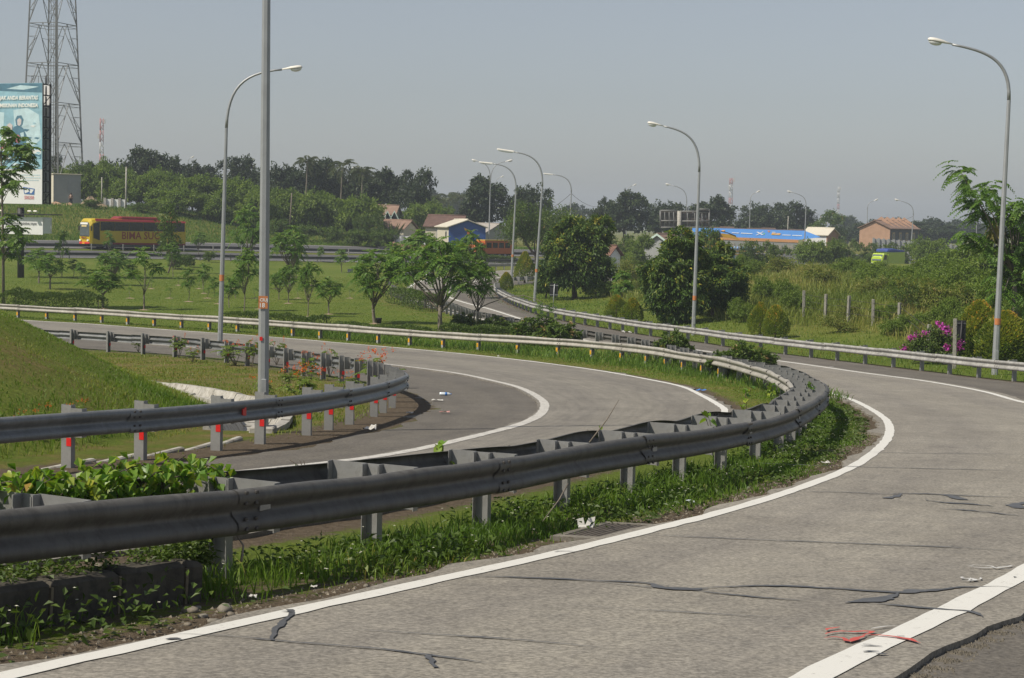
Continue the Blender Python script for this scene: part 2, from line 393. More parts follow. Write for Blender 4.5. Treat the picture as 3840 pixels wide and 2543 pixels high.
def flat(name, col, rough=.6, metal=0.0, var=.12, scale=3.0, bmp=0.0, spec=.5, dirt=None):
    """plain paint / metal / plastic with soft unevenness and optional dirt colour"""
    m, nt, b = nodes(name); v = objc(nt)
    n1 = noise(nt, v, scale, 5, .65)
    c = ramp(nt, [(.25, tuple(x * (1 - var) for x in col)), (.75, tuple(min(1, x * (1 + var)) for x in col))], n1.outputs[0]).outputs[0]
    if dirt is not None:
        n2 = noise(nt, v, scale * 2.3, 7, .7, .4)
        f = ramp(nt, [(.48, (0, 0, 0)), (.72, (1, 1, 1))], n2.outputs[0]).outputs[0]
        c = mixc(nt, mth(nt, 'MULTIPLY', f, dirt[1]), c, dirt[0])
    lk(nt, c, b.inputs['Base Color'])
    b.inputs['Roughness'].default_value = rough; b.inputs['Metallic'].default_value = metal
    b.inputs['Specular IOR Level'].default_value = spec
    if bmp: bump(nt, b, noise(nt, v, scale * 8, 5).outputs[0], bmp, .01)
    return m
LEAF_GAIN = {'orange_petals': 1.0, 'purple_petals': 1.5, 'turf_blades': 1.5, 'hedge_leaves': 1.9, 'bush_leaves': 1.75, 'dry_grass_blades': 1.5, 'dark_tree_leaves': 1.4, 'mango_leaves': 2.2, 'vine_leaves': 2.1, 'palm_leaves': 1.1, 'clipped_shrub_leaves': 2.1, 'acacia_leaves': 1.9, 'young_tree_leaves': 2.0}
def leafmat(name, stops, trans=.35, rough=.5, spec=.35):
    """leaf colour by a random value per leaf, part of the light passing through"""
    m, nt, b = nodes(name); gn = LEAF_GAIN.get(name, 1.75); stops = [(p, (c[0] * gn, c[1] * gn, c[2] * gn * .85)) for p, c in stops]
    c = ramp(nt, stops, attr(nt, 'var')).outputs[0]
    lk(nt, c, b.inputs['Base Color']); b.inputs['Roughness'].default_value = rough; b.inputs['Specular IOR Level'].default_value = spec
    tr = nt.nodes.new('ShaderNodeBsdfTranslucent')
    lk(nt, mixc(nt, 1.0, c, (1.25, 1.35, .6), 'MULTIPLY'), tr.inputs[0])
    mx = nt.nodes.new('ShaderNodeMixShader'); mx.inputs[0].default_value = trans
    lk(nt, b.outputs[0], mx.inputs[1]); lk(nt, tr.outputs[0], mx.inputs[2])
    lk(nt, mx.outputs[0], nt.nodes['Material Output'].inputs[0])
    return m
def road_mat(name, lo, hi, track=.12, seed=0.0, patch=(0, 0, 0), speck=.5):
    m, nt, b = nodes(name); p = pos(nt)
    uvn = nt.nodes.new('ShaderNodeUVMap'); sep = nt.nodes.new('ShaderNodeSeparateXYZ'); lk(nt, uvn.outputs[0], sep.inputs[0])
    n1 = noise(nt, p, .45, 5, .6, .3); n2 = noise(nt, p, 28, 3, .7); n3 = noise(nt, p, 3.2, 6, .7)
    c = ramp(nt, [(.3, lo), (.7, hi)], n1.outputs[0]).outputs[0]
    f2 = ramp(nt, [(.36, (1 - speck, 1 - speck, 1 - speck)), (.66, (1 + speck * .45,) * 3)], n2.outputs[0]).outputs[0]
    c = mixc(nt, 1.0, c, f2, 'MULTIPLY')
    f3 = ramp(nt, [(.3, (.84, .84, .85)), (.72, (1.1, 1.09, 1.07))], n3.outputs[0]).outputs[0]
    c = mixc(nt, 1.0, c, f3, 'MULTIPLY')
    # streaks of rubber and drip lines drawn out along the lane
    comb = nt.nodes.new('ShaderNodeCombineXYZ'); lk(nt, mth(nt, 'MULTIPLY', sep.outputs[0], 26.0), comb.inputs[0]); lk(nt, mth(nt, 'MULTIPLY', sep.outputs[1], .33), comb.inputs[1])
    n4 = noise(nt, comb.outputs[0], 1.0, 5, .65)
    f4 = ramp(nt, [(.3, (1 - track,) * 3), (.62, (1.04, 1.04, 1.03))], n4.outputs[0]).outputs[0]
    c = mixc(nt, 1.0, c, f4, 'MULTIPLY')
    # short dark pock marks lying across the lane
    cb = nt.nodes.new('ShaderNodeCombineXYZ'); lk(nt, mth(nt, 'MULTIPLY', sep.outputs[0], 9.0), cb.inputs[0]); lk(nt, mth(nt, 'MULTIPLY', sep.outputs[1], 7.0), cb.inputs[1])
    n5 = noise(nt, cb.outputs[0], 1.0, 2, .5)
    f5 = ramp(nt, [(.70, (1, 1, 1)), (.78, (.55, .56, .58))], n5.outputs[0]).outputs[0]
    c = mixc(nt, .8, c, mixc(nt, 1.0, c, f5, 'MULTIPLY'))
    tp = ramp(nt, [(0, (1, 1, 1)), (.16, (1, 1, 1)), (.28, (.90, .90, .91)), (.40, (1.02, 1.02, 1.01)), (.60, (1.02, 1.02, 1.01)), (.72, (.90, .90, .91)), (.86, (1, 1, 1))], mth(nt, 'ADD', sep.outputs[0], mth(nt, 'MULTIPLY', mth(nt, 'SUBTRACT', n3.outputs[0], .5), .12))).outputs[0]
    c = mixc(nt, 1.0, c, tp, 'MULTIPLY')
    n6 = noise(nt, p, .9, 4, .7, 1.2); c = mixc(nt, 1.0, c, ramp(nt, [(.60, (1, 1, 1)), (.70, (.86, .86, .87))], n6.outputs[0]).outputs[0], 'MULTIPLY')
    lk(nt, c, b.inputs['Base Color']); b.inputs['Roughness'].default_value = .82; b.inputs['Specular IOR Level'].default_value = .25
    bump(nt, b, n2.outputs[0], .35, .012)
    return m
def ground_mat():
    m, nt, b = nodes('turf_and_soil'); p = pos(nt)
    n1 = noise(nt, p, .10, 6, .62, .4); n2 = noise(nt, p, .9, 6, .68, .3); n3 = noise(nt, p, 9, 6, .75); n4 = noise(nt, p, 45, 3, .7)
    lawn = ramp(nt, [(.30, (.082, .122, .018)), (.48, (.118, .162, .026)), (.62, (.155, .182, .038)), (.76, (.205, .185, .065))],
                mth(nt, 'ADD', mth(nt, 'MULTIPLY', n1.outputs[0], .55), mth(nt, 'MULTIPLY', n2.outputs[0], .45))).outputs[0]
    field = ramp(nt, [(.32, (.085, .105, .02)), (.5, (.145, .152, .034)), (.66, (.20, .185, .058))], mth(nt, 'ADD', mth(nt, 'MULTIPLY', n1.outputs[0], .5), mth(nt, 'MULTIPLY', n2.outputs[0], .5))).outputs[0]
    dry = ramp(nt, [(.3, (.105, .10, .025)), (.5, (.17, .135, .050)), (.7, (.215, .165, .075))], n2.outputs[0]).outputs[0]
    soil = ramp(nt, [(.3, (.075, .058, .040)), (.55, (.135, .106, .076)), (.75, (.185, .152, .112))], n3.outputs[0]).outputs[0]
    f = ramp(nt, [(.3, (.72,) * 3), (.7, (1.22,) * 3)], n3.outputs[0]).outputs[0]
    c = mixc(nt, attr(nt, 'field'), lawn, field)
    e1 = mth(nt, 'ADD', attr(nt, 'dry'), mth(nt, 'MULTIPLY', mth(nt, 'SUBTRACT', n2.outputs[0], .5), 1.1))
    c = mixc(nt, ramp(nt, [(.35, (0,) * 3), (.65, (1,) * 3)], e1).outputs[0], c, dry)
    c = mixc(nt, 1.0, c, f, 'MULTIPLY')
    e2 = mth(nt, 'ADD', attr(nt, 'dirt'), mth(nt, 'MULTIPLY', mth(nt, 'SUBTRACT', n3.outputs[0], .5), 1.5))
    c = mixc(nt, ramp(nt, [(.40, (0,) * 3), (.60, (1,) * 3)], e2).outputs[0], c, soil)
    f4 = ramp(nt, [(.3, (.78,) * 3), (.7, (1.2,) * 3)], n4.outputs[0]).outputs[0]
    c = mixc(nt, 1.0, c, f4, 'MULTIPLY')
    lk(nt, c, b.inputs['Base Color']); b.inputs['Roughness'].default_value = .95; b.inputs['Specular IOR Level'].default_value = .08
    bump(nt, b, mth(nt, 'ADD', n3.outputs[0], mth(nt, 'MULTIPLY', n4.outputs[0], .5)), .8, .08)
    return m
M_ground = ground_mat()
M_lane = road_mat('worn_concrete_lane', (.250, .232, .202), (.315, .294, .258), .10, patch=(1, 0, 0), speck=.42)
M_lane2 = road_mat('grey_lane', (.215, .200, .176), (.270, .252, .222), .22, speck=.25)
M_shoulder = road_mat('dark_asphalt', (.135, .123, .107), (.178, .163, .143), .08, speck=.4)
M_toll = road_mat('toll_asphalt', (.105, .105, .11), (.13, .13, .135), .1, speck=.2)
def line_mat(name, col, wear):
    m, nt, b = nodes(name); p = pos(nt); n1 = noise(nt, p, 7, 8, .75, .5); n2 = noise(nt, p, 40, 4, .7)
    f = ramp(nt, [(wear - .06, (1,) * 3), (wear + .05, (0,) * 3)], mth(nt, 'ADD', mth(nt, 'MULTIPLY', n1.outputs[0], .6), mth(nt, 'MULTIPLY', n2.outputs[0], .4))).outputs[0]
    c = mixc(nt, f, (.30, .285, .26), col); lk(nt, c, b.inputs['Base Color']); b.inputs['Roughness'].default_value = .6
    return m
M_line = line_mat('white_road_paint', (.66, .65, .61), .62)
M_line_old = line_mat('worn_road_paint', (.56, .54, .50), .55)
M_crack = flat('crack_sealant', (.085, .087, .092), .55, 0, .3, 4)
M_soilrim = flat('crumbled_edge', (.13, .115, .09), .95, 0, .5, 14, .6)
M_steel = flat('galvanised_steel', (.30, .30, .295), .5, .35, .18, 4, .05, .5, ((.16, .15, .135), .55))
M_steel_b = beam_mat('weathered_shaded_beam', (.100, .096, .088), (.050, .046, .040), (.085, .05, .03))
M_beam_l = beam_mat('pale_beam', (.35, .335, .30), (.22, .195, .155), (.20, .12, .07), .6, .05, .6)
M_pole = flat('lamp_pole_steel', (.34, .355, .365), .48, .35, .10, 2, .0, .5, ((.22, .22, .22), .3))
M_red = flat('red_reflector', (.62, .02, .02), .35, 0, .08)
M_yel = flat('yellow_reflector', (.72, .36, .012), .4, 0, .1)
M_dark = flat('dark_bolt', (.05, .045, .04), .6)
M_conc = flat('old_concrete', (.40, .385, .35), .9, 0, .2, 3, .5, .2, ((.15, .12, .09), .8))
M_kerb = flat('stained_kerb_concrete', (.075, .068, .056), .9, 0, .45, 4, .6, .2, ((.028, .026, .024), .9))
M_kerb_top = flat('kerb_top_concrete', (.20, .17, .12), .9, 0, .3, 5, .5, .2, ((.07, .06, .045), .8))
M_lampglass = flat('lamp_cover', (.78, .80, .80), .25, 0, .04)
M_lampbody = flat('lamp_housing', (.72, .70, .64), .5, 0, .06)
M_white = flat('white_paint', (.75, .75, .73), .5, 0, .05)
M_black = flat('black_paint', (.018, .018, .02), .55)
M_orange = flat('orange_plate', (.50, .19, .07), .5, 0, .06)
M_bark = flat('bark', (.17, .145, .115), .9, 0, .3, 8, .6)
M_bark_d = flat('dark_bark', (.085, .068, .05), .9, 0, .3, 8, .6)
G = lambda k: None
M_leaf_young = leafmat('young_tree_leaves', [(0, (.028, .060, .010)), (.45, (.055, .105, .018)), (.8, (.090, .135, .026)), (1, (.15, .145, .035))])
M_leaf_mango = leafmat('mango_leaves', [(0, (.018, .038, .008)), (.5, (.036, .064, .012)), (.82, (.080, .105, .018)), (1, (.19, .165, .026))], .25)
M_leaf_dark = leafmat('dark_tree_leaves', [(0, (.016, .030, .012)), (.5, (.028, .046, .017)), (1, (.050, .070, .024))], .2)
M_leaf_acacia = leafmat('acacia_leaves', [(0, (.045, .075, .012)), (.5, (.078, .115, .020)), (1, (.12, .155, .030))], .35)
M_leaf_bush = leafmat('bush_leaves', [(0, (.030, .052, .010)), (.5, (.055, .090, .017)), (.9, (.085, .12, .024)), (1, (.15, .10, .05))], .3)
M_leaf_hedge = leafmat('hedge_leaves', [(0, (.022, .040, .008)), (.5, (.042, .068, .013)), (1, (.085, .11, .024))], .28)
M_leaf_top = leafmat('clipped_shrub_leaves', [(0, (.055, .085, .012)), (.35, (.105, .125, .018)), (.62, (.165, .165, .022)), (.85, (.32, .17, .03)), (1, (.44, .13, .045))], .35)
M_leaf_palm = leafmat('palm_leaves', [(0, (.045, .065, .025)), (.6, (.075, .095, .04)), (1, (.13, .12, .06))], .25, .4)
M_leaf_vine = leafmat('vine_leaves', [(0, (.035, .085, .012)), (.45, (.085, .145, .02)), (.8, (.17, .19, .03)), (1, (.26, .17, .05))], .4, .38, .5)
M_grass = leafmat('grass_blades', [(0, (.032, .062, .008)), (.5, (.060, .110, .014)), (.85, (.10, .14, .024)), (1, (.20, .165, .06))], .35)
M_grass_dry = leafmat('dry_grass_blades', [(0, (.060, .092, .014)), (.45, (.110, .138, .028)), (.8, (.185, .178, .055)), (1, (.25, .20, .09))], .3)
M_grass_dark = leafmat('weed_blades', [(0, (.014, .034, .006)), (.5, (.030, .072, .010)), (.88, (.060, .115, .016)), (1, (.13, .12, .04))], .3)
M_flower_o = leafmat('orange_petals', [(0, (.55, .05, .02)), (.6, (.70, .14, .02)), (1, (.80, .30, .04))], .3)
M_flower_p = leafmat('purple_petals', [(0, (.28, .03, .30)), (1, (.50, .09, .50))], .3)
# ------------------------------------------------------------------ ground sheet
def axis(parts):
    out = []
    for a, b, n in parts: out += list(np.linspace(a, b, n, endpoint=False))
    out.append(parts[-1][1]); return np.array(out)
SHOULD2 = offs(RI, .45)                        # outer dirt edge beside the inner rail
MIDROAD = np.vstack([L4[:, :2], offs(RI, .75)[:, :2]]) if False else None
xs = axis([(-3000, -400, 14), (-400, -120, 28), (-120, -40, 32), (-40, -13, 45), (-13, 17, 75), (17, 40, 38), (40, 130, 36), (130, 400, 27), (400, 3000, 14)])
ys = axis([(-40, 0, 16), (0, 8, 12), (8, 62, 135), (62, 120, 78), (120, 300, 110), (300, 700, 40), (700, 3200, 20)])
X, Y = np.meshgrid(xs, ys); Z = g(X, Y); GRID.update(x=xs, y=ys, z=Z)
xf, yf = X.ravel(), Y.ravel()
nearm = (yf > -20) & (yf < 245) & (xf > -50) & (xf < 45)
POLY_F = np.vstack([offs(L1, .0), offs(RO_X, -.45)[::-1]])
POLY_M = np.vstack([offs(L4, .0), offs(RI, .95)])
def trench(P, margin):
    m = np.zeros(xf.shape, bool); i = inside(xf[nearm], yf[nearm], P)
    d = dist_poly(xf[nearm], yf[nearm], P[::2]); m[np.where(nearm)[0]] = i & (d > margin); return m
low = trench(POLY_F, .42) | trench(POLY_M, .42)
zf = Z.ravel() - np.where(low, .18, 0)
# soil, dry-grass and wild-field masks
dl = np.full(xf.shape, 99.)
for c in (L1, L4): dl[nearm] = np.minimum(dl[nearm], dist_poly(xf[nearm], yf[nearm], c[::2]))
dro = np.full(xf.shape, 99.); dro[nearm] = dist_poly(xf[nearm], yf[nearm], RO[::2])
dri = np.full(xf.shape, 99.); dri[nearm] = dist_poly(xf[nearm], yf[nearm], RI[::2])
drf = np.full(xf.shape, 99.); drf[nearm] = dist_poly(xf[nearm], yf[nearm], RF[::2])
in_em = np.zeros(xf.shape, bool); in_em[nearm] = inside(xf[nearm], yf[nearm], EMB)
in_hill = np.zeros(xf.shape, bool); in_hill[nearm] = inside(xf[nearm], yf[nearm], HILL)
dirt = np.clip(1.35 - dl / .75, 0, 1) * (yf < 75) + .45 * np.clip(1.2 - dl / .9, 0, 1) * (yf >= 75)
dirt = np.maximum(dirt, np.clip(1.5 - dri / .75, 0, 1) * (yf < 48)); dirt = np.maximum(dirt, .55 * np.clip(1.3 - dri / .8, 0, 1))
dirt = np.maximum(dirt, .8 * np.clip(1.2 - dro / .8, 0, 1))
dirt = np.maximum(dirt, .62 * np.clip(1 - drf / 1.0, 0, 1) * (yf < 34))
in_loop = np.zeros(xf.shape, bool); in_loop[nearm] = inside(xf[nearm], yf[nearm], np.vstack([RI[:, :2]]))
dry = np.where(in_loop & ~in_hill, .52, .10 + .16 * np.clip(wob(xf, yf, .09, 71) + .5 * wob(xf, yf, .3, 72), -.6, 1))
dry = np.where(in_hill, .22 + .3 * sstep(.1, .8, wob(xf, yf, .35, 31)) - .35 * (1 - sstep(0, 2.2, dist_poly(xf, yf, FOOT) if False else np.where(in_hill, 3, 0))), dry)
b_ = (dl < 3.2) & ~in_loop & (yf > 34) & ~low; dry = np.where(b_, np.maximum(dry, .40), dry)
field = np.where(in_em, sstep(4, 16, dro + 0 * xf), 0.0)
dry = np.where(in_em, .05 + .22 * field, dry)
field = np.maximum(field, sstep(190, 230, yf))
nx, ny = len(xs), len(ys); idx = np.arange(nx * ny).reshape(ny, nx)
q = np.stack([idx[:-1, :-1], idx[:-1, 1:], idx[1:, 1:], idx[1:, :-1]], -1).reshape(-1, 4)
o = mesh_np('ground', np.stack([xf, yf, zf], 1), q, M_ground, smooth=True, var={'dirt': dirt, 'dry': dry, 'field': field})
tag(o, 'green turf ground with mown lawn, bare soil verges and grassy banks', kind='structure')

# ------------------------------------------------------------------ roads
def nearest_mono(A, B):
    """for every point of A the nearest point of B, never running backwards"""
    d = ((A[:, None, :2] - B[None, :, :2]) ** 2).sum(2); out = []; last = 0
    for i in range(len(A)):
        hi = min(len(B), last + 60); k = last + int(np.argmin(d[i, last:hi])); out.append(k); last = k
    return np.array(out)
def strip(name, A, B, lift, mat, label, k=7, ragA=0.0, ragB=0.0, skirt=.12, mono=True):
    A = np.asarray(A)[:, :2]; B = np.asarray(B)[:, :2]
    if mono:
        start = int(np.argmin(((B - A[0]) ** 2).sum(1))) if len(B) else 0
        B = B[nearest_mono(A, B)]
    n = len(A)
    def rag(P, Q, a):
        if a == 0: return P
        d = P - Q; d /= np.linalg.norm(d, axis=1)[:, None] + 1e-9
        s = np.arange(n); r = np.random.default_rng(n)
        j = r.normal(0, 1, n); j = np.convolve(j, [.25, .5, .25], 'same') + .8 * np.sin(s * .37) * np.sin(s * .11 + 1)
        return P + d * (a * j)[:, None]
    A2, B2 = rag(A, B, ragA), rag(B, A, ragB)
    T = np.linspace(0, 1, k); V = A2[:, None, :] * (1 - T)[None, :, None] + B2[:, None, :] * T[None, :, None]
    z = g(V[..., 0], V[..., 1]) + lift
    L = np.concatenate([[0], np.cumsum(np.linalg.norm(np.diff(A, axis=0), axis=1))])
    uv = np.stack(np.broadcast_arrays(T[None, :], L[:, None]), -1)
    V3 = np.concatenate([V, z[..., None]], -1)
    sa, sb = V3[:, :1].copy(), V3[:, -1:].copy(); sa[..., 2] -= skirt; sb[..., 2] -= skirt
    V3 = np.concatenate([sa, V3, sb], 1); uv = np.concatenate([uv[:, :1], uv, uv[:, -1:]], 1)
    kk = k + 2; ii = np.arange(n * kk).reshape(n, kk)
    f = np.stack([ii[:-1, :-1], ii[1:, :-1], ii[1:, 1:], ii[:-1, 1:]], -1).reshape(-1, 4)
    # keep upward facing
    a, b, c = V3.reshape(-1, 3)[f[n // 2 * (kk - 1) + 3][:3]]
    if np.cross(b - a, c - a)[2] < 0: f = f[:, ::-1]
    o = mesh_np(name, V3.reshape(-1, 3), f, mat, uv=uv.reshape(-1, 2))
    return tag(o, label, kind='structure')
L1e, L2e = even(L1, .3), even(L2, .3); L3e, L4e = even(L3, .3), even(L4, .3); RIe = even(RI[::-1], .3); ROe = even(RO_X, .4)
strip('shoulder', ROe, offs(L2e, -.1), .012, M_shoulder, 'dark asphalt shoulder outside the white line of the near ramp', 7, ragA=.12)
strip('ramp_lane', offs(L2e, .36), offs(L1e, -.22), .05, M_lane, 'pale cracked concrete lane of the near curving ramp', 9, ragA=.05, ragB=.10)
strip('shoulder', offs(L3e, .1), offs(RIe, -.62), .012, M_shoulder, 'dark asphalt shoulder inside the bend of the second ramp', 7, ragB=.16)
strip('ramp_lane', offs(L4e, -.20), offs(L3e, .16), .045, M_lane2, 'smooth grey lane of the second ramp round the inner bend', 7, ragA=.10, ragB=.04)
def stripe(name, P, w, lift, mat, label, s0=None, s1=None):
    P = even(P, .3); a, b = offs(P, w / 2), offs(P, -w / 2)
    jj = np.random.default_rng(len(P)).normal(0, .006, (len(P), 1)); t, n = normals(P); a = a + n * jj; b = b + n * jj[::-1]
    V = np.stack([a, P[:, :2], b], 1); z = g(V[..., 0], V[..., 1]) + lift
    V3 = np.concatenate([V, z[..., None]], -1); n = len(P); ii = np.arange(n * 3).reshape(n, 3)
    f = np.stack([ii[:-1, :-1], ii[:-1, 1:], ii[1:, 1:], ii[1:, :-1]], -1).reshape(-1, 4)
    a_, b_, c_ = V3.reshape(-1, 3)[f[0][:3]]
    if np.cross(b_ - a_, c_ - a_)[2] < 0: f = f[:, ::-1]
    return tag(mesh_np(name, V3.reshape(-1, 3), f, mat), label, kind='structure')
stripe('road_marking', L1, .165, .056, M_line, 'white edge line on the inside of the near ramp')
stripe('road_marking', L2, .20, .056, M_line, 'white edge line on the outside of the near ramp')
stripe('road_marking', L3, .21, .051, M_line_old, 'worn wide white line on the inside of the second ramp')
stripe('road_marking', L4, .17, .051, M_line, 'white edge line on the outside of the second ramp')
# the main toll road far behind the lawn: two carriageways along a straight line
def toll(n0, n1, lift, mat, name, label, w0=None):
    s = np.arange(-110, 190, 4.0); A = TP0 + s[:, None] * TT + n0 * TN; B = TP0 + s[:, None] * TT + n1 * TN
    return strip(name, A, B, lift, mat, label, 5, mono=False, skirt=.4)
toll(-13.0, -4.6, .05, M_toll, 'toll_road', 'near carriageway of the main toll road beyond the lawn')
toll(-2.0, 8.5, .05, M_toll, 'toll_road', 'far carriageway of the main toll road under the grassy bank')
for n_, lab in ((-12.4, 'near edge line of the near carriageway'), (-1.4, 'median edge line of the far carriageway'), (7.6, 'outer edge line of the far carriageway')):
    toll(n_ - .06, n_ + .06, .062, M_line, 'road_marking', 'white ' + lab)
for s in np.arange(-100, 170, 12.0):
    pass

# ------------------------------------------------------------------ guard rails
WPROF = [(.006, .156), (.034, .155), (.062, .143), (.080, .118), (.083, .094), (.076, .070), (.050, .042), (.026, .020), (.018, 0),
         (.026, -.020), (.050, -.042), (.076, -.070), (.083, -.094), (.080, -.118), (.062, -.143), (.034, -.155), (.006, -.156)]
class Rail:
    def __init__(s, name, label, P, side, group='guard rails along the ramps'):
        s.P = even(np.asarray(P)[:, :2], .25); s.side = side
        s.S = np.concatenate([[0], np.cumsum(np.linalg.norm(np.diff(s.P, axis=0), axis=1))])
        s.t, n = normals(s.P); s.n = n * side
        z = g(s.P[:, 0], s.P[:, 1]); k = np.ones(13) / 13; s.z = np.convolve(np.pad(z, 6, 'edge'), k, 'valid')
        c = s.P[len(s.P) // 2]; s.root = thing(name, label, 'guard rail', (c[0], c[1], gz(*c)), group=group); s.c = np.array([c[0], c[1], gz(*c)])
    def at(s, d):
        f = lambda A: np.stack([np.interp(d, s.S, A[:, i]) for i in range(2)], -1)
        t = f(s.t); n = f(s.n); t /= np.linalg.norm(t, axis=-1, keepdims=True); n /= np.linalg.norm(n, axis=-1, keepdims=True)
        return f(s.P), t, n, np.interp(d, s.S, s.z)
    def find(s, x, y): return float(s.S[np.argmin((s.P[:, 0] - x) ** 2 + (s.P[:, 1] - y) ** 2)])
    def beams(s, mat, phase, step=4.0, lo=0, hi=None, zc=.565, dent=None, lap=.16, jit=.008, flips=False):
        hi = hi or s.S[-1]; d0 = phase - step * math.floor((phase - lo) / step); r = np.random.default_rng(int(hi * 10))
        prof = np.array(WPROF); back = prof[::-1] * [1, 1] - [.0045, 0]
        ring = np.vstack([prof, back]); K = len(ring)
        while d0 < hi - 1:
            a, b = max(lo, d0 - lap), min(d0 + step, hi)
            m = max(6, int((b - a) / .25) + 1); d = np.linspace(a, b, m); p, t, n, z = s.at(d)
            prd = np.linspace(.007, 0, m) * (-1 if flips else 1) + (.007 if flips else 0)
            e0, e1 = r.normal(0, jit, 2); dz = np.linspace(e0, e1, m)
            V = np.zeros((m, K, 3))
            V[..., :2] = p[:, None, :] + n[:, None, :] * (ring[None, :, 0] + prd[:, None])[..., None]
            V[..., 2] = (z + zc + dz)[:, None] + ring[None, :, 1]
            if dent is not None:
                dd, dn = dent(d); top = np.clip(ring[:, 1] / .156, 0, 1) ** 2
                V[..., 2] += dd[:, None] * top[None, :]
                V[..., :2] += n[:, None, :] * (dn[:, None] * top[None, :])[..., None]
            ii = np.arange(m * K).reshape(m, K); nx_ = np.roll(ii, -1, 1)
            f = np.stack([ii[:-1], nx_[:-1], nx_[1:], ii[1:]], -1).reshape(-1, 4)
            if s.side < 0: f = f[:, ::-1]
            f = f[:, ::-1]
            caps = []
            o = mesh_np('beam', V.reshape(-1, 3) - s.c, f, mat, s.root, smooth=True)
            d0 += step
    def bolts(s, phase, step=4.0, lo=0, hi=None, zc=.565):
        """the eight splice bolts of every lap joint, one small cluster per joint"""
        hi = hi or s.S[-1]; d = phase - step * math.floor((phase - lo) / step)
        mb = MB()
        while d < hi:
            for ds in (-.07, .05):
                for (nn, zz) in ((.074, .128), (.070, .055), (.070, -.055), (.078, -.125)):
                    p, t, n, z = s.at(d + ds); c = np.array([*(p + n * (nn + .012)), z + zc + zz]) - s.c
                    A = np.array([[n[0], n[1], 0], [t[0], t[1], 0], [0, 0, 1]])
                    mb.box(c, (.022, .034, .026), A, bev=.005)
            d += step
        o = mb.build('bolts', M_dark, s.root); o['kind'] = 'stuff'
    def post_at(s, d, proto, name, off, zoff, flip=False, sc=(1, 1, 1)):
        """proto local axes: x toward traffic, y along the rail"""
        p, t, n, z = s.at(d); q = p + n * off
        a = math.atan2(n[1], n[0])
        return share(proto, name, s.root, (q[0] - s.c[0], q[1] - s.c[1], gz(*q) + zoff - s.c[2]), a, (sc[0], (-1 if flip else 1) * sc[1], sc[2]))
def channel(h, w, dpt, th, z0=0.0):
    """C-section: web at +y, flanges reaching to -y"""
    mb = MB()
    mb.box((0, dpt / 2 - th / 2, z0 + h / 2), (w, th, h)); mb.box((-w / 2 + th / 2, -th / 2, z0 + h / 2), (th, dpt - th, h)); mb.box((w / 2 - th / 2, -th / 2, z0 + h / 2), (th, dpt - th, h))
    return mb
def proto_of(mb, name, mat):
    o = mb.build(name, mat); COL.objects.unlink(o); return o
M_postl = flat('pale_post_steel', (.38, .375, .36), .55, .15, .15, 4, .05, .5, ((.2, .18, .15), .5))
P_post = proto_of(channel(1.02, .155, .075, .007, -.25), 'post', M_steel)
P_post_b = proto_of(channel(1.06, .155, .085, .007, -.25), 'post', M_steel)
P_block = proto_of(channel(.36, .235, .075, .006, 0), 'blockout', M_steel)
P_block2 = proto_of(channel(.37, .18, .10, .008, 0), 'blockout', M_steel)
P_post_l = proto_of(channel(.98, .155, .11, .007, -.25), 'post', M_postl)
P_refl_r = proto_of(MB().box((0, 0, 0), (.075, .008, .105)), 'reflector', M_red)
P_refl_y = proto_of(MB().box((0, 0, 0), (.012, .085, .17)), 'reflector', M_yel)
# -- rail on the near side of the median
rf = Rail('guard_rail', 'dark weathered guard rail facing the near ramp, sweeping from bottom left round the median tip', RF, 1)
i908 = unproj(906, 1841, .7); ph = rf.find(*i908[:2])
def dent_rf(d):
    return .012 * np.sin(d * 1.1) * np.sin(d * .37 + 1) + .006 * np.sin(d * 3.7 + 2) * (np.sin(d * .6) > .2), .012 * np.sin(d * 2.1 + .5) * np.sin(d * .45)
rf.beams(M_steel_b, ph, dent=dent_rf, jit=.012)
rf.bolts(ph)
for k in range(-1, 8):                        # small grey reflector plates beside the joints
    p, t, n, z = rf.at(ph + 4 * k + .22); A = np.array([[n[0], n[1], 0], [t[0], t[1], 0], [0, 0, 1]])
    if k != 1: MB().box(np.array([*(p + n * .036), z + .575]) - rf.c, (.012, .13, .055), A, bev=.004).build('reflector', M_steel, rf.root)
RMd = dist_poly(rf.P[:, 0], rf.P[:, 1], RM[::1])
rmP = even(RM[:, :2], .25)
rm = Rail('guard_rail', 'guard rail facing the second ramp, pale and sunlit on its far stretch with yellow reflectors', RM, -1 if False else 1)
# which side is the traffic of the second ramp: away from the other rail
_mid = len(rm.P) // 2; _q = rm.P[_mid] + rm.n[_mid] * .5
if dist_poly([_q[0]], [_q[1]], RF)[0] < dist_poly([rm.P[_mid][0]], [rm.P[_mid][1]], RF)[0]: rm.n *= -1; rm.side *= -1
_q = rf.P[200] + rf.n[200] * .5
if dist_poly([_q[0]], [_q[1]], RM)[0] < dist_poly([rf.P[200][0]], [rf.P[200][1]], RM)[0]: rf.n *= -1; rf.side *= -1
s_tip = rm.find(5.9, 35.8)
def dent(d):
    w = sstep(s_tip + 1, s_tip + 4, d) * (1 - sstep(s_tip + 19, s_tip + 22, d))
    k = np.abs(np.sin(d * .95 + .6 * np.sin(d * .4))); dz = -.052 * w * (1 - k) ** .9 + .018 * w + .010 * np.sin(d * 2.3) * w
    w2 = 1 - sstep(s_tip - 6, s_tip - 2, d); dz2 = .014 * np.sin(d * .7) * w2 + .010 * np.sin(d * 1.9) * w2
    return dz + dz2, .03 * w * np.sin(d * 1.3)
s_sw = s_tip - .8
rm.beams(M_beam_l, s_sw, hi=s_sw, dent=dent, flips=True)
rm.beams(M_steel_b, s_sw, lo=s_sw, dent=dent, flips=True)  # near stretch in a darker beam colour: dirt plus painted-in shade
rm.bolts(s_sw)
shared_end = None
d = ph + .43 - 2.0 * math.floor((ph + .43) / 2.0); k = 0
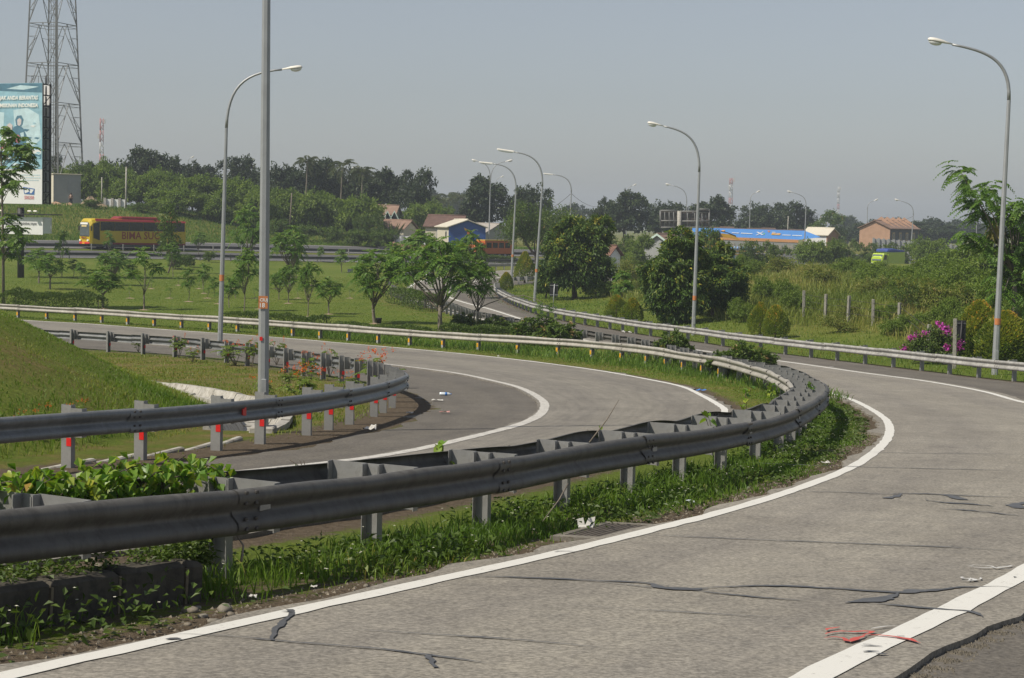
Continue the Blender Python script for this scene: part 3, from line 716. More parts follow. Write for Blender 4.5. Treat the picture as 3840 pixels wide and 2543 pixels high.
while d < rf.S[-1]:
    p, t, n, z = rf.at(d); gap = float(dist_poly([p[0]], [p[1]], RM)[0])
    if gap < 1.15 and p[1] < 58:
        off = -gap / 2
        rf.post_at(d, P_post_b, 'post', off, -.075, sc=(1, 1, 1))
        w = max(.06, gap / 2 - .0775); sx = w / .235
        rf.post_at(d, P_block, 'blockout', -w / 2 - .001, .375, sc=(sx * .985, 1, 1))
        rf.post_at(d, P_block, 'spacer', -gap + w / 2 + .001, .385, sc=(sx * .985, 1, 1))
    else:
        rf.post_at(d, P_post, 'post', -.265, 0); rf.post_at(d, P_block2, 'blockout', -.092, .385)
    d += 2.0
d = 1.0
while d < rm.S[-1]:
    p, t, n, z = rm.at(d); gap = float(dist_poly([p[0]], [p[1]], RF)[0])
    if not (gap < 1.15 and p[1] < 58):
        po = rm.post_at(d, P_post_l, 'post', -.082, -.06, flip=True)
        share(P_refl_y, 'reflector', po, (.0785 + .006, 0, .30))
    d += 2.0
# -- inner rail with red reflectors
ri = Rail('guard_rail', 'steel guard rail with red reflectors bending round the grassy inner island', RI, 1)
_m = ri.find(-2.36, 38.8); _q = ri.P[ri.S.searchsorted(_m)] + ri.n[ri.S.searchsorted(_m)] * .5
if _q[0] < -2.36: ri.n *= -1; ri.side *= -1
i521 = unproj(521, 1540, .7); ph3 = ri.find(*i521[:2])
M_beam_m = beam_mat('blue_grey_beam', (.185, .195, .20), (.11, .11, .105), (.12, .08, .05), .48, .35, .5)
ri.beams(M_beam_m, ph3); ri.bolts(ph3)
for (u, v) in ((146, 1750), (450, 1718), (694, 1686), (896, 1660), (1054, 1630), (1180, 1612), (1272, 1590), (1347, 1562), (1404, 1548), (1452, 1530), (1490, 1508), (1512, 1492)):
    pp = unproj(u, v); d = ri.find(pp[0], pp[1])
    po = ri.post_at(d, P_post_b, 'post', -.25, 0, flip=True); ri.post_at(d, P_block2, 'blockout', -.085, .40, flip=True)
    share(P_refl_r, 'reflector', po, (.045, .0435, .335))
d = ri.find(-2.4, 40.5) + 1
while d < ri.S[-1]:
    po = ri.post_at(d, P_post_b, 'post', -.25, 0); ri.post_at(d, P_block2, 'blockout', -.085, .40)
    share(P_refl_r, 'reflector', po, (.045, -.0435, .30)); d += 2.0
d = ri.find(-5.9, 20.0) - .6
while d > 0: ri.post_at(d, P_post_b, 'post', -.25, 0, flip=True); ri.post_at(d, P_block2, 'blockout', -.085, .40, flip=True); d -= 2.0
p, t, n, z = ri.at(ri.find(*unproj(985, 1515, .7)[:2]))
tri = MB(); A = np.array([[n[0], n[1], 0], [t[0], t[1], 0], [0, 0, 1]]); c0 = np.array([*(p + n * .05), z + .565]) - ri.c
tri.prism([c0 + A[1] * .06 + A[2] * .09, c0 + A[1] * .06 - A[2] * .09, c0 - A[1] * .05 - A[2] * .04, c0 - A[1] * .05 + A[2] * .04], A[0] * .02)
tri.build('reflector', M_red, ri.root)
# -- outer rail
ro = Rail('guard_rail', 'long pale guard rail on the outside of the far ramp below the grass bank', RO, 1)
_q = ro.P[100] + ro.n[100] * .5
if inside([_q[0]], [_q[1]], EMB)[0]: ro.n *= -1; ro.side *= -1
M_beam_o = beam_mat('pale_grey_beam', (.36, .355, .335), (.20, .185, .16), (.18, .11, .07), .55, .15, .6)  # pale grey beam with dirt streaks and rust
ro.beams(M_beam_o, 1.0); ro.bolts(1.0)
d = .4
while d < ro.S[-1]:
    ro.post_at(d, P_post, 'post', -.265, 0); ro.post_at(d, P_block2, 'blockout', -.092, .385); d += 2.0
# ------------------------------------------------------------------ street lamps
def V3(p): return np.asarray(p, float)
def text(name, body, size, mat, parent, org, xd, zd, off=(0, 0, 0), bold=.0, shear=0.0, align='CENTER', ext=.004, sx=1.0):
    cu = bpy.data.curves.new(name, 'FONT'); cu.body = body; cu.size = size; cu.align_x = align; cu.extrude = ext; cu.offset = bold; cu.shear = shear; cu.resolution_u = 2
    t_ = bpy.data.objects.new(name, cu); me = bpy.data.meshes.new_from_object(t_); bpy.data.objects.remove(t_); me.materials.clear(); me.materials.append(mat)
    o = bpy.data.objects.new(name, me); put(o, parent)
    xd = V3(xd) / np.linalg.norm(xd); zd = V3(zd) / np.linalg.norm(zd); nd = np.cross(xd, zd); p = V3(org) + V3(off)
    o.matrix_local = Matrix(((xd[0] * sx, zd[0], nd[0], p[0]), (xd[1] * sx, zd[1], nd[1], p[1]), (xd[2] * sx, zd[2], nd[2], p[2]), (0, 0, 0, 1)))
    if parent is not None: KIDS.setdefault(parent.name, []).append(o)
    return o
def bez(p0, p1, p2, p3, n):
    t = np.linspace(0, 1, n)[:, None]; return (1 - t) ** 3 * p0 + 3 * (1 - t) ** 2 * t * p1 + 3 * (1 - t) * t * t * p2 + t ** 3 * p3
def lamp_head(root, H, d, kind, L):
    """cobra head or long flat head at H, pointing along d (horizontal-ish unit vector)"""
    d = d / np.linalg.norm(d); up = np.array([0, 0, 1.]); s = np.cross(d, up); s /= np.linalg.norm(s); up = np.cross(s, d)
    w = L * (.34 if kind == 'cobra' else .20)
    mb = MB()
    if kind == 'cobra':
        prof = [(0, .10, .07), (.30, .26, .13), (.42, .40, .17), (.75, .48, .20), (.93, .36, .17), (1.0, .16, .10)]
    else:
        prof = [(0, .34, .10), (.06, .5, .13), (.94, .5, .13), (1.0, .42, .10)]
    vs = []
    for (a, b, h) in prof:
        c = H + d * a * L; hw = b * w * (1 if kind == 'cobra' else 1); hh = h * L * (.62 if kind == 'cobra' else .55)
        for (x, z) in ((-1, 0), (-.86, .62), (-.4, 1), (.4, 1), (.86, .62), (1, 0), (.9, -.12), (-.9, -.12)): vs.append(c + s * hw * x + up * hh * z)
    fs = []
    n = len(prof)
    for i in range(n - 1):
        for k in range(8): fs.append([i * 8 + k, i * 8 + (k + 1) % 8, (i + 1) * 8 + (k + 1) % 8, (i + 1) * 8 + k])
    fs += [list(range(7, -1, -1)), [(n - 1) * 8 + k for k in range(8)]]
    mb.add(vs, fs, 0, kind == 'cobra'); hd = mb.build('lamp_head', M_lampbody, root)
    cv = MB(); vs = []; rings = 5
    a0, a1 = (.42, .97) if kind == 'cobra' else (.06, .94)
    for i in range(rings + 1):
        t = i / rings
        for k in range(8):
            th = 2 * math.pi * k / 8; rr = math.cos(t * math.pi / 2)
            c = H + d * L * ((a0 + a1) / 2 + (a1 - a0) / 2 * rr * math.cos(th)) + s * w * .42 * rr * math.sin(th)
            vs.append(c - up * (.035 * L + L * (.14 if kind == 'cobra' else .05) * math.sin(t * math.pi / 2)))
    fs = []
    for i in range(rings):
        for k in range(8): fs.append([i * 8 + k, (i + 1) * 8 + k, (i + 1) * 8 + (k + 1) % 8, i * 8 + (k + 1) % 8])
    cv.add(vs, fs, 0, True); cv.build('lamp_cover', M_lampglass, hd)
def street_lamp(label, base, bend, heads, D, kind='cobra', r=.10, plate=None, headlen=.78, sides=8, detail=True, group='street lamps along the ramps and the toll road'):
    """base, bend and head ends in display pixels at distance D; the arm curves over from bend to each head"""
    B = spot(base[0], D); P1 = at(bend[0], bend[1], D)
    root = thing('street_lamp', label, 'street lamp', B, group=group)
    bl = np.zeros(3); p1 = P1 - B; ln = np.linalg.norm(p1); ax = p1 / ln
    mb = MB(); m = 6; mb.tube([bl - ax * .3 + p1 * 0] + [p1 * t for t in np.linspace(0, 1, m)], [r] + list(np.linspace(r, r * .56, m)), sides, smooth=False); mb.build('pole', M_pole, root)
    for hx in heads:
        H = at(hx[0], hx[1], D) - B; dv = H - p1; hor = np.array([dv[0], dv[1], 0]); hl = np.linalg.norm(hor); hd = hor / hl
        kz = dv[2]
        pts = bez(p1, p1 + ax * kz * .75, H - hd * hl * .62 - np.array([0, 0, hl * .62 * hx[2]]), H, 14)
        MB().tube(pts, list(np.linspace(r * .56, r * .36, 14)), 6).build('arm', M_pole, root)
        e = pts[-1] - pts[-2]; e /= np.linalg.norm(e)
        lamp_head(root, H, e, kind, headlen)
    if plate:
        q = p1 * (plate / ln); fx = np.array([1, 0, 0]);
        pl = MB()
        for k in range(6):
            th0 = math.pi * (1.12 + k * .76 / 6); th1 = math.pi * (1.12 + (k + 1) * .76 / 6); rr = r * (1 - .44 * plate / ln) * 1.06 + .004
            vs = [q + np.array([rr * math.cos(t), rr * math.sin(t), z]) + ax * 0 for t in (th0, th1) for z in (-.12, .12)]
            pl.add(vs, [[0, 2, 3, 1]])
        pl.build('number_plate', M_orange, root)
    if detail: MB().box(np.array([r * .2, -r * .97, .75]), (r * .9, .03, .34), bev=.006).build('inspection_door', M_pole, root)
    return root, p1, ax
L_ = street_lamp
lamp_big, pb, axb = L_('tall grey octagonal lamp pole rising out of the picture, orange plate reading CIUJ 18', (608, 1001), (620.5, -560), [(745, -720, .12)], 29.2, 'cobra', .098, None, .8)
L_('curved lamp post just left of the tall octagonal pole, lamp reaching right', (508, 845), (523.5, 296), [(652, 161, .10)], 66.5, 'cobra', .105, 3.0, .78)
L_('tallest curved lamp post at the right edge above the clipped red-tipped shrubs', (2300, 800), (2333, 232), [(2202, 103, .17)], 64.5, 'cobra', .125, 2.0, .92)
L_('curved lamp post in front of the dark mango tree at centre right', (1603, 772), (1617, 398), [(1534, 292, .17)], 90.0, 'cobra', .115, 1.95, .84)
L_('curved lamp post beside the black sign back, with a long flat lamp', (1236, 698), (1254, 432), [(1190, 352, .10)], 128.0, 'flat', .12, 2.3, 1.32)
L_('curved lamp post by the small clipped shrub on the far bend, long flat lamp', (1182, 645), (1193, 442), [(1140, 379, .05)], 158.0, 'flat', .125, 2.7, 1.30)
L_('curved lamp post rising behind the mango tree, long flat lamp and wires', (1315, 560), (1321, 445), [(1279, 404, .05)], 215.0, 'flat', .13, None, 1.2, detail=False)
L_('twin-armed lamp post beside the blue gabled building', (1130, 560), (1134, 422), [(1108, 374, .2), (1168, 374, .2)], 262.0, 'cobra', .12, None, 1.15, detail=False)
L_('faint lamp post peeping over the dark trees behind the twin lamp', (1144, 470), (1146, 430), [(1156, 411, .5)], 420.0, 'cobra', .12, None, 1.0, detail=False)
L_('thin lamp post above the round tree left of the bare sign frame', (1448, 500), (1450, 449), [(1462, 430, .5)], 420.0, 'cobra', .13, None, 1.1, detail=False)
L_('lamp post beside the bare sign frame', (1582, 560), (1588, 470), [(1554, 429, .2)], 300.0, 'cobra', .13, None, 1.15, detail=False)
L_('lamp post behind the middle of the blue banner roof', (1732, 545), (1735, 466), [(1747, 446, .5)], 385.0, 'cobra', .13, None, 1.1, detail=False)
L_('lamp post in front of the right end of the blue banner roof', (1859, 585), (1864, 478), [(1835, 446, .25)], 285.0, 'cobra', .12, None, 1.05, detail=False)
L_('thin lamp post behind the orange brick row houses', (2004, 540), (2006, 484), [(2020, 465, .5)], 400.0, 'cobra', .13, None, 1.1, detail=False)
L_('lamp post standing in front of the orange brick row houses', (2104, 605), (2112, 498), [(2083, 465, .25)], 285.0, 'cobra', .12, None, 1.05, detail=False)
L_('lamp post among the palms and dark trees beyond the toll road', (800, 520), (806, 412), [(811, 392, .6)], 300.0, 'cobra', .12, None, .8, detail=False)
L_('small lamp post above the dark trees behind the bus', (433, 440), (434.5, 382), [(440, 366, .5)], 330.0, 'cobra', .12, None, .8, detail=False)
L_('bare thin lamp post against the hazy trees at the right edge', (2256, 590), (2259, 500), [(2264, 488, .6)], 300.0, 'cobra', .10, None, .5, detail=False)
# plate with lettering and red tag on the tall pole
_pq = lambda v: None
def on_pole(v0, v1, name, mat, w, dx=0.0):
    za = at(608, v1, 29.2)[2] - lamp_big.location[2]; zb = at(608, v0, 29.2)[2] - lamp_big.location[2]; zc = (za + zb) / 2; c = axb * (zc / axb[2])
    return MB().box(c + np.array([dx, -.0985, 0]), (w, .008, zb - za)).build(name, mat, lamp_big), c, zb - za
pl_, c_, h_ = on_pole(684, 713, 'number_plate', M_orange, .155)
text('lettering', 'CIUJ', .072, M_white, pl_, c_ + np.array([.012, -.1045, .015]), (1, 0, 0), (0, 0, 1), bold=.002, ext=.001)
text('lettering', '18', .105, M_white, pl_, c_ + np.array([-.02, -.1045, -.085]), (1, 0, 0), (0, 0, 1), bold=.002, ext=.001)
on_pole(778, 787, 'red_tag', M_red, .05, -.03)
MB().box((0, 0, .03), (.42, .42, .16), bev=.02).build('footing', M_conc, lamp_big)

# ------------------------------------------------------------------ lattice pylon
M_lattice = flat('pylon_steel', (.16, .165, .165), .6, .2, .1)
def pylon():
    D = 262.0; B = spot(121, D); s = 4000 / D
    root = thing('lattice_pylon', 'tall grey lattice power pylon behind the billboard, its top out of the picture', 'pylon', B)
    Ht, w0, w1 = 58.0, 4.75, 2.1; th = [R(a) for a in (25, 115, 205, 295)]
    rad = lambda z: w0 + (w1 - w0) * z / Ht
    P = lambda k, z: np.array([rad(z) * math.cos(th[k % 4]), rad(z) * math.sin(th[k % 4]), z])
    for k in range(4): MB().tube([P(k, -.4), P(k, Ht)], [.16, .09], 4, smooth=False).build('leg', M_lattice, root)
    lev = [0, 3.4] + [3.4 + 5.9 * i for i in range(1, 9)]
    for i, z in enumerate(lev[1:], 1):
        zb = lev[i - 1]
        for k in range(4):
            MB().tube([P(k, z), P(k + 1, z)], .065, 4, smooth=False).build('girt', M_lattice, root)
            mid = (P(k, z) + P(k + 1, z)) / 2
            if i > 1: MB().tube([P(k, z - .45), P(k + 1, z - .45)], .04, 4, smooth=False).build('girt', M_lattice, root)
            for kk in (k, k + 1):
                a = P(kk, zb); MB().tube([mid, a], .06, 4, smooth=False).build('diagonal', M_lattice, root)
                if i > 1:
                    sec = MB()
                    for f, g_ in ((.33, .33), (.66, .66), (.33, .66)):
                        sec.tube([mid + (a - mid) * f, P(kk, z - (z - zb) * g_)], .035, 4, smooth=False)
                    sec.build('secondary_brace', M_lattice, root)
    lad = MB(); off = np.array([.4, -.5, 0])
    for dx in (-.22, .22): lad.tube([np.array([dx + .2, -.9, .5]), np.array([dx + .05, -.5, Ht])], .05, 4)
    for z in np.arange(1, Ht, .7): lad.box((.2 - .15 * z / Ht, -.9 + .4 * z / Ht, z), (.44, .05, .05))
    lad.build('ladder', M_lattice, root)
    MB().tube([(.75, -.9, .5), (.55, -.5, Ht)], .13, 5).build('cable_duct', M_lattice, root)
    pf = MB(); z = 18.0
    pf.box((-1.6, -1.2, z), (2.2, 1.6, .08))
    for x in (-2.6, -1.6, -.6): pf.box((x, -2, z + .55), (.06, .06, 1.1))
    pf.box((-1.6, -2, z + 1.1), (2.1, .06, .06)); pf.build('platform', M_lattice, root)
pylon()
# thin far masts
def mast(label, u, vt, D, w, bands, vb=480):
    B = spot(u, D); H = at(u, vt, D)[2] - B[2]; root = thing('radio_mast', label, 'mast', B, group='far radio masts'); w *= .75
    n = 9; mats = {'r': M_mred, 'w': M_mwhite}
    for i in range(n):
        z0, z1 = H * i / n, H * (i + 1) / n; mb = MB(); ww = lambda z: w * (1.0 - .3 * z / H)
        for k in range(3):
            a = R(120 * k + 20); b = R(120 * k + 140); p = lambda an, z: np.array([ww(z) * math.cos(an), ww(z) * math.sin(an), z])
            mb.tube([p(a, z0), p(a, z1)], w * .13, 4); mb.tube([p(a, z0), p(b, (z0 + z1) / 2)], w * .09, 4); mb.tube([p(b, (z0 + z1) / 2), p(a, z1)], w * .09, 4)
        mb.build('section', mats[bands[i % len(bands)]], root)
    mb = MB()
    for k, z in ((0, .97), (1, .90), (2, .83)): MB().box((w * 1.2 * math.cos(k * 2), w * 1.2 * math.sin(k * 2), H * z), (w * .5, w * .5, w * 1.6)).build('antenna', M_mwhite, root)
M_mred = flat('hazed_red_paint', (.40, .16, .15), .6); M_mwhite = flat('hazed_white_paint', (.50, .50, .49), .6)  # distance haze put into the colours: red and white both muted
mast('red and white banded radio mast rising above the trees beside the pylon', 233, 274, 520, 1.1, 'wrwrwrwrr')
mast('hazy red and white mast behind the trees by the bare sign frame', 1687, 412, 900, 1.7, 'wrrwwrwwr')
mast('faint pale mast above the tree right of the blue roof', 1936, 432, 1050, 1.2, 'wwrwwrwww')

# ------------------------------------------------------------------ billboard
M_bblue = flat('print_teal', (.27, .47, .57), .5, 0, .25, 1.2); M_bpale = flat('print_pale_blue', (.50, .66, .72), .5, 0, .2, 1.5)
M_bdark = flat('print_dark', (.08, .19, .27), .5, 0, .3, 2); M_bwhite = flat('banner_white', (.72, .73, .73), .5, 0, .04); M_skin = flat('print_face', (.58, .52, .52), .6, 0, .1)
M_btext = flat('print_lettering', (.86, .86, .82), .5); M_bnavy = flat('print_navy', (.05, .14, .36), .5); M_bred = flat('print_red', (.55, .10, .12), .5); M_bgrey = flat('print_grey', (.16, .17, .18), .5)
M_bpink = flat('print_pink', (.50, .16, .22), .5)
def billboard():
    D = 152.0; B = spot(48, D); root = thing('billboard', 'tall blue and white tax office billboard on a black post at the left edge', 'billboard', B)
    A = lambda u, v: at(u, v, D) - B
    MB().tube([(0, 0, -.5), (A(48, 480))], .29, 12).build('post', M_black, root)
    xd = np.array([.93, -.37, 0]); nd = np.array([-.37, -.93, 0]); up = np.array([0, 0, 1.])
    c = A(55, 333); W, H = 4.35, 10.45
    fr = lambda x, y, d=0.0: c + xd * (x * 1.22 - .25) + up * y + nd * d
    def panel(name, x0, x1, y0, y1, d, mat, par, th=.02):
        return MB().prism([fr(x0, y0, d), fr(x1, y0, d), fr(x1, y1, d), fr(x0, y1, d)], -nd * th).build(name, mat, par)
    pn = panel('banner', -W / 2, W / 2, -H / 2, H / 2, .62, M_bwhite, root, .06)
    panel('back_banner', -W / 2, W / 2, -H / 2, H / 2, -.62, M_bwhite, root, .06)
    fm = MB()
    for x in (-W / 2 + .1, W / 2 - .05):
        for d in (.5, -.6):
            fm.tube([fr(x, -H / 2, d), fr(x, H / 2, d)], .11, 4)
        ys = np.linspace(-H / 2 + .1, H / 2 - .1, 12)
        for i, y in enumerate(ys):
            fm.tube([fr(x, y, .5), fr(x, y, -.6)], .07, 4)
            fm.tube([fr(x, y, .0), fr(x, y + .8, .0)], .07, 4)
            if i < 11 and i % 3 == 0: fm.tube([fr(x, y, .5), fr(x, ys[i + 1], -.6)], .035, 4)
    for x in np.linspace(-1.6, 1.6, 5):
        fm.tube([fr(x, -H / 2, .45), fr(x, H / 2, .45)], .05, 4); fm.tube([fr(x, -H / 2, -.45), fr(x, H / 2, -.45)], .05, 4)
    fm.build('frame', M_black, root)
    # printed picture: blue field, bench, two seated figures, wording
    pic = panel('picture', -W / 2, W / 2, -2.2, H / 2, .632, M_bblue, pn, .01)
    r = np.random.default_rng(3)
    def poly(name, pts, mat, d): MB().prism([fr(x, y, d) for x, y in pts], -nd * .004).build(name, mat, pic)
    poly('print', [(-2.1, .6), (-1.2, .4), (-1.1, 2.7), (-2.15, 2.8)], M_bpale, .640)
    poly('print', [(-.3, 2.9), (.9, 3.1), (1.9, 2.5), (2.1, .4), (1.0, -.6), (-.1, .3)], M_bpale, .640)
    poly('print', [(-2.15, 4.6), (2.15, 4.4), (2.15, 5.2), (-2.15, 5.2)], M_bdark, .639)
    poly('print', [(-.9, 4.75), (.6, 4.65), (1.9, 4.9), (.3, 5.05)], M_bpale, .643)
    poly('print', [(-2.15, -.6), (2.1, -.9), (2.1, -.55), (-2.15, -.25)], M_bwhite, .645)
    poly('print', [(-2.15, -1.0), (2.1, -1.3), (2.1, -.95), (-2.15, -.65)], M_bdark, .644)
    for k in range(16):
        x, y = r.uniform(.3, 1.9), r.uniform(-2.1, 2.3); a = r.uniform(.12, .4); m = [M_bdark, M_bpale, M_bwhite, M_bblue][k % 4]
        poly('print', [(x - a, y), (x - a * .2, y + a * .35), (x + a, y + a * .15), (x + a * .3, y - a * .4)], m, .646 + k * .0006)
    for k in range(8):
        x, y = r.uniform(-2.0, .2), r.uniform(-2.1, -1.2); a = r.uniform(.15, .4); m = [M_bpale, M_bdark, M_bwhite][k % 3]
        poly('print', [(x - a, y), (x - a * .2, y + a * .35), (x + a, y + a * .15), (x + a * .3, y - a * .4)], m, .646 + k * .0006)
    # woman with dark hair
    fg = lambda pts, mat, d: poly('printed_figure', pts, mat, d)
    fg([(-.45, -.5), (.75, -.6), (.85, .7), (.55, 1.35), (.15, 1.6), (-.25, 1.45), (-.55, .7)], M_bdark, .660)
    fg([(-.05, 1.6), (-.12, 2.1), (.05, 2.4), (.4, 2.45), (.58, 2.1), (.5, 1.7), (.4, 1.5)], M_bdark, .664)
    fg([(.08, 1.62), (.05, 2.05), (.25, 2.22), (.42, 2.05), (.38, 1.68), (.24, 1.52)], M_skin, .668)
    fg([(-.2, .2), (.1, .8), (.4, .5), (.2, .0)], M_bpink, .668); fg([(.3, .9), (.6, 1.0), (.65, .5), (.45, .4)], M_bpale, .668)
    fg([(-1.3, -.5), (-.35, -.5), (-.4, .9), (-.7, 1.3), (-1.1, 1.1), (-1.35, .4)], M_bwhite, .666); fg([(-.75, 1.2), (-.85, 1.6), (-.6, 1.8), (-.35, 1.6), (-.4, 1.2)], M_skin, .670)
    fg([(-1.3, -.5), (-.8, -.5), (-.9, .0), (-1.25, .05)], M_bpink, .672)
    o = lambda x, y, d=.70: fr(x, y, d)
    text('lettering', 'PAJAK ANDA BERANTAS', .47, M_btext, pic, o(0, 3.80), xd, up, bold=.014, shear=.2, sx=.86, ext=.003)
    text('lettering', 'KEMISKINAN INDONESIA', .46, M_btext, pic, o(0, 3.15), xd, up, bold=.014, shear=.2, sx=.86, ext=.003)
    lines = MB()
    for y, x0, x1 in ((-2.75, .4, 2.0), (-2.98, .6, 2.0), (-3.2, .5, 1.9)):
        x = x0
        while x < x1:
            w = r.uniform(.08, .22); lines.prism([fr(x, y, .64), fr(x + w, y, .64), fr(x + w, y + .07, .64), fr(x, y + .07, .64)], -nd * .004); x += w + .05
    lines.build('small_print', M_bpale, pn)
    # emblem: open blue shield over the number
    for sx_, wd in ((1.05, 1.0), (-2.0, .45)):
        MB().prism([o(sx_ - .5, -3.75, .645), o(sx_ + .5, -3.90, .645), o(sx_ + .46, -4.42, .645), o(sx_ - .40, -4.36, .645)], -nd * .006).build('emblem', M_bnavy, pn)
        MB().prism([o(sx_ - .43, -3.85, .652), o(sx_ + .02, -3.90, .652), o(sx_ + .03, -4.15, .652), o(sx_ - .33, -4.32, .652)], -nd * .006).build('emblem', M_bwhite, pn)
        MB().prism([o(sx_ + .10, -3.93, .652), o(sx_ + .44, -3.98, .652), o(sx_ + .25, -4.28, .652), o(sx_ + .10, -4.30, .652)], -nd * .006).build('emblem', M_bwhite, pn)
    text('lettering', '500200', .44, M_bred, pn, o(1.08, -4.82, .655), xd, up, sx=.78, ext=.002)
    # walkway with floodlights and the lower name board
    wk = MB(); y = -H / 2 - .95
    wk.prism([fr(-3, y, .2), fr(3.2, y, .2), fr(3.2, y, 1.0), fr(-3, y, 1.0)], up * .1); wk.tube([fr(-3, y + .05, 1.0), fr(4.1, y + .05, .9)], .05, 5); wk.build('walkway', M_black, root)
    for x in (-1.55, -1.0, 1.55, 2.05):
        MB().box(fr(x, y + .3, 1.3), (.34, .22, .10), np.array([xd, nd * .9 + up * .4, up * .9 - nd * .4])).build('floodlight', M_lampbody, root)
    ls = MB(); y1, y0 = -H / 2 - 1.15, -H / 2 - 2.65
    ls.prism([fr(-2.6, y0, .62), fr(2.25, y0, .62), fr(2.25, y1, .62), fr(-2.6, y1, .62)], -nd * .03); lb = ls.build('name_board', M_bwhite, root)
    MB().prism([fr(-2.6, y0 + .1, -.62), fr(2.25, y0 + .1, -.62), fr(2.25, y1, -.62), fr(-2.6, y1, -.62)], -nd * .03).build('back_board', M_bwhite, root)
    MB().prism([fr(2.18, y0 + .1, .5), fr(2.18, y0 + .1, -.58), fr(2.18, y1 - .1, -.58), fr(2.18, y1 - .1, .5)], xd * .03).build('board_side', M_bwhite, root)
    text('lettering', 'KANTOR WILAYAH DIREKTORAT JENDERAL PAJAK', .27, M_bgrey, lb, fr(-.45, y1 - .66, .66), xd, up, sx=.86, ext=.002, bold=.008)
    text('lettering', 'BANTEN', .27, M_bgrey, lb, fr(-.4, y1 - 1.08, .66), xd, up, sx=.95, ext=.002, bold=.008)
billboard()

# ------------------------------------------------------------------ signs seen from behind
M_darkbar = flat('dark_bar', (.10, .10, .105), .5)
def sign_back(label, u, D, vb, v0, v1, w, lean=0.0):
    B = spot(u, D); s = 4000 / D; root = thing('road_sign', label, 'road sign', B, group='black backs of road signs')
    z1 = at(u, v0, D)[2] - B[2]; z0 = at(u, v1, D)[2] - B[2]
    MB().box((0, .03, (z0 + z1) / 2), (w, .02, z1 - z0), bev=.008).build('panel', M_black, root)
    MB().tube([(-.04, -.02, -.2), (.03, -.02, z1 - .02)], .035, 8).build('post', M_pole if u < 2000 else M_black, root)
    for z in (z0 + .12, z1 - .12): MB().box((0, -.005, z), (w, .03, .045)).build('cross_bar', M_pole if u < 2000 else M_darkbar, root)
sign_back('black back of a square road sign on a grey post beside the ramp bend', 1280, 118, 705, 656, 686, .56)
sign_back('black back of a road sign half hidden left of the big clipped shrubs', 2219, 71, 830, 741, 800, .42)
# empty sign frame
def sign_frame():
    D = 295.0; B = spot(1570, D); s = D / 4000; root = thing('sign_frame', 'empty steel advertising frame on one round post above the orchard', 'sign frame', B)
    A = lambda u, v: at(u, v, D) - B
    MB().tube([(0, 0, 0), A(1571, 488)], .36, 10).build('post', M_conc, root)
    M_rust = flat('rusty_sheet', (.085, .07, .06), .8, 0, .3, 2); M_gframe = flat('frame_steel', (.17, .17, .165), .6)
    for (u0, u1, v0, v1) in ((1527, 1568, 487, 526), (1573, 1640, 489, 526), (1613, 1640, 484, 489)):
        a, b, c, d = A(u0, v1), A(u1, v1), A(u1, v0), A(u0, v0); mb = MB()
        for (p, q) in ((a, b), (d, c), (a, d), (b, c), ((a + d) / 2 - [0, 0, .3], (b + c) / 2 - [0, 0, .3])): mb.tube([p, q], .16, 4)
        for t in np.linspace(0, 1, 5): mb.tube([a + (b - a) * t, d + (c - d) * t], .09, 4)
        mb.build('frame', M_gframe, root)
        n = 9
        for k in range(n):
            t0, t1 = (k + .08) / n, (k + .92) / n
            MB().prism([a + (b - a) * t0 + [0, .3, 0], a + (b - a) * t1 + [0, .3, 0], d + (c - d) * t1 + [0, .3, 0], d + (c - d) * t0 + [0, .3, 0]], (0, .05, 0)).build('panel', M_rust, root)
sign_frame()

# ------------------------------------------------------------------ vehicles
M_by = flat('bus_yellow', (.50, .37, .012), .35, 0, .06); M_brd = flat('bus_red', (.24, .022, .028), .4, 0, .1); M_glass = flat('dark_glass', (.012, .016, .024), .12, 0, .2, 2, spec=.7)
M_wsglass = flat('windscreen_glass', (.09, .11, .13), .1, 0, .25, 1.5, spec=.8); M_tyre = flat('tyre_rubber', (.02, .02, .02), .85); M_rim = flat('wheel_rim', (.30, .30, .31), .5, .5)
M_blettr = flat('dark_red_lettering', (.26, .045, .015), .5)
def local_frame(root, fwd, left):
    fwd = V3([*fwd, 0]); left = V3([*left, 0]); up = np.array([0, 0, 1.])
    return np.array([fwd, left, up])
def wheel(root, c, A, r=.5, w=.3):
    mb = MB(); c = V3(c); pts = [c + (A[1] * -w / 2), c + A[1] * w / 2]; mb.tube(pts, r, 18, smooth=True); t = mb.build('wheel', M_tyre, root)
    MB().tube([c + A[1] * (w / 2 - .02), c + A[1] * (w / 2 + .015)], [r * .6, r * .5], 12).build('rim', M_rim, t)
    return t
def loft(sections, A, o):
    """sections: list of (x, [(y, z)...]) -> verts/faces in frame A from origin o"""
    vs = [o + A[0] * x + A[1] * y + A[2] * z for x, pr in sections for y, z in pr]; n = len(sections[0][1]); fs = []
    for i in range(len(sections) - 1):
        for k in range(n): fs.append([i * n + k, i * n + (k + 1) % n, (i + 1) * n + (k + 1) % n, (i + 1) * n + k])
    fs += [list(range(n - 1, -1, -1)), [(len(sections) - 1) * n + k for k in range(n)]]
    return vs, fs
def rbox(hw, z0, z1, b):
    return [(-hw, z0), (hw, z0), (hw, z1 - b), (hw - b * .35, z1 - b * .3), (hw - b, z1), (-hw + b, z1), (-hw + b * .35, z1 - b * .3), (-hw, z1 - b)]
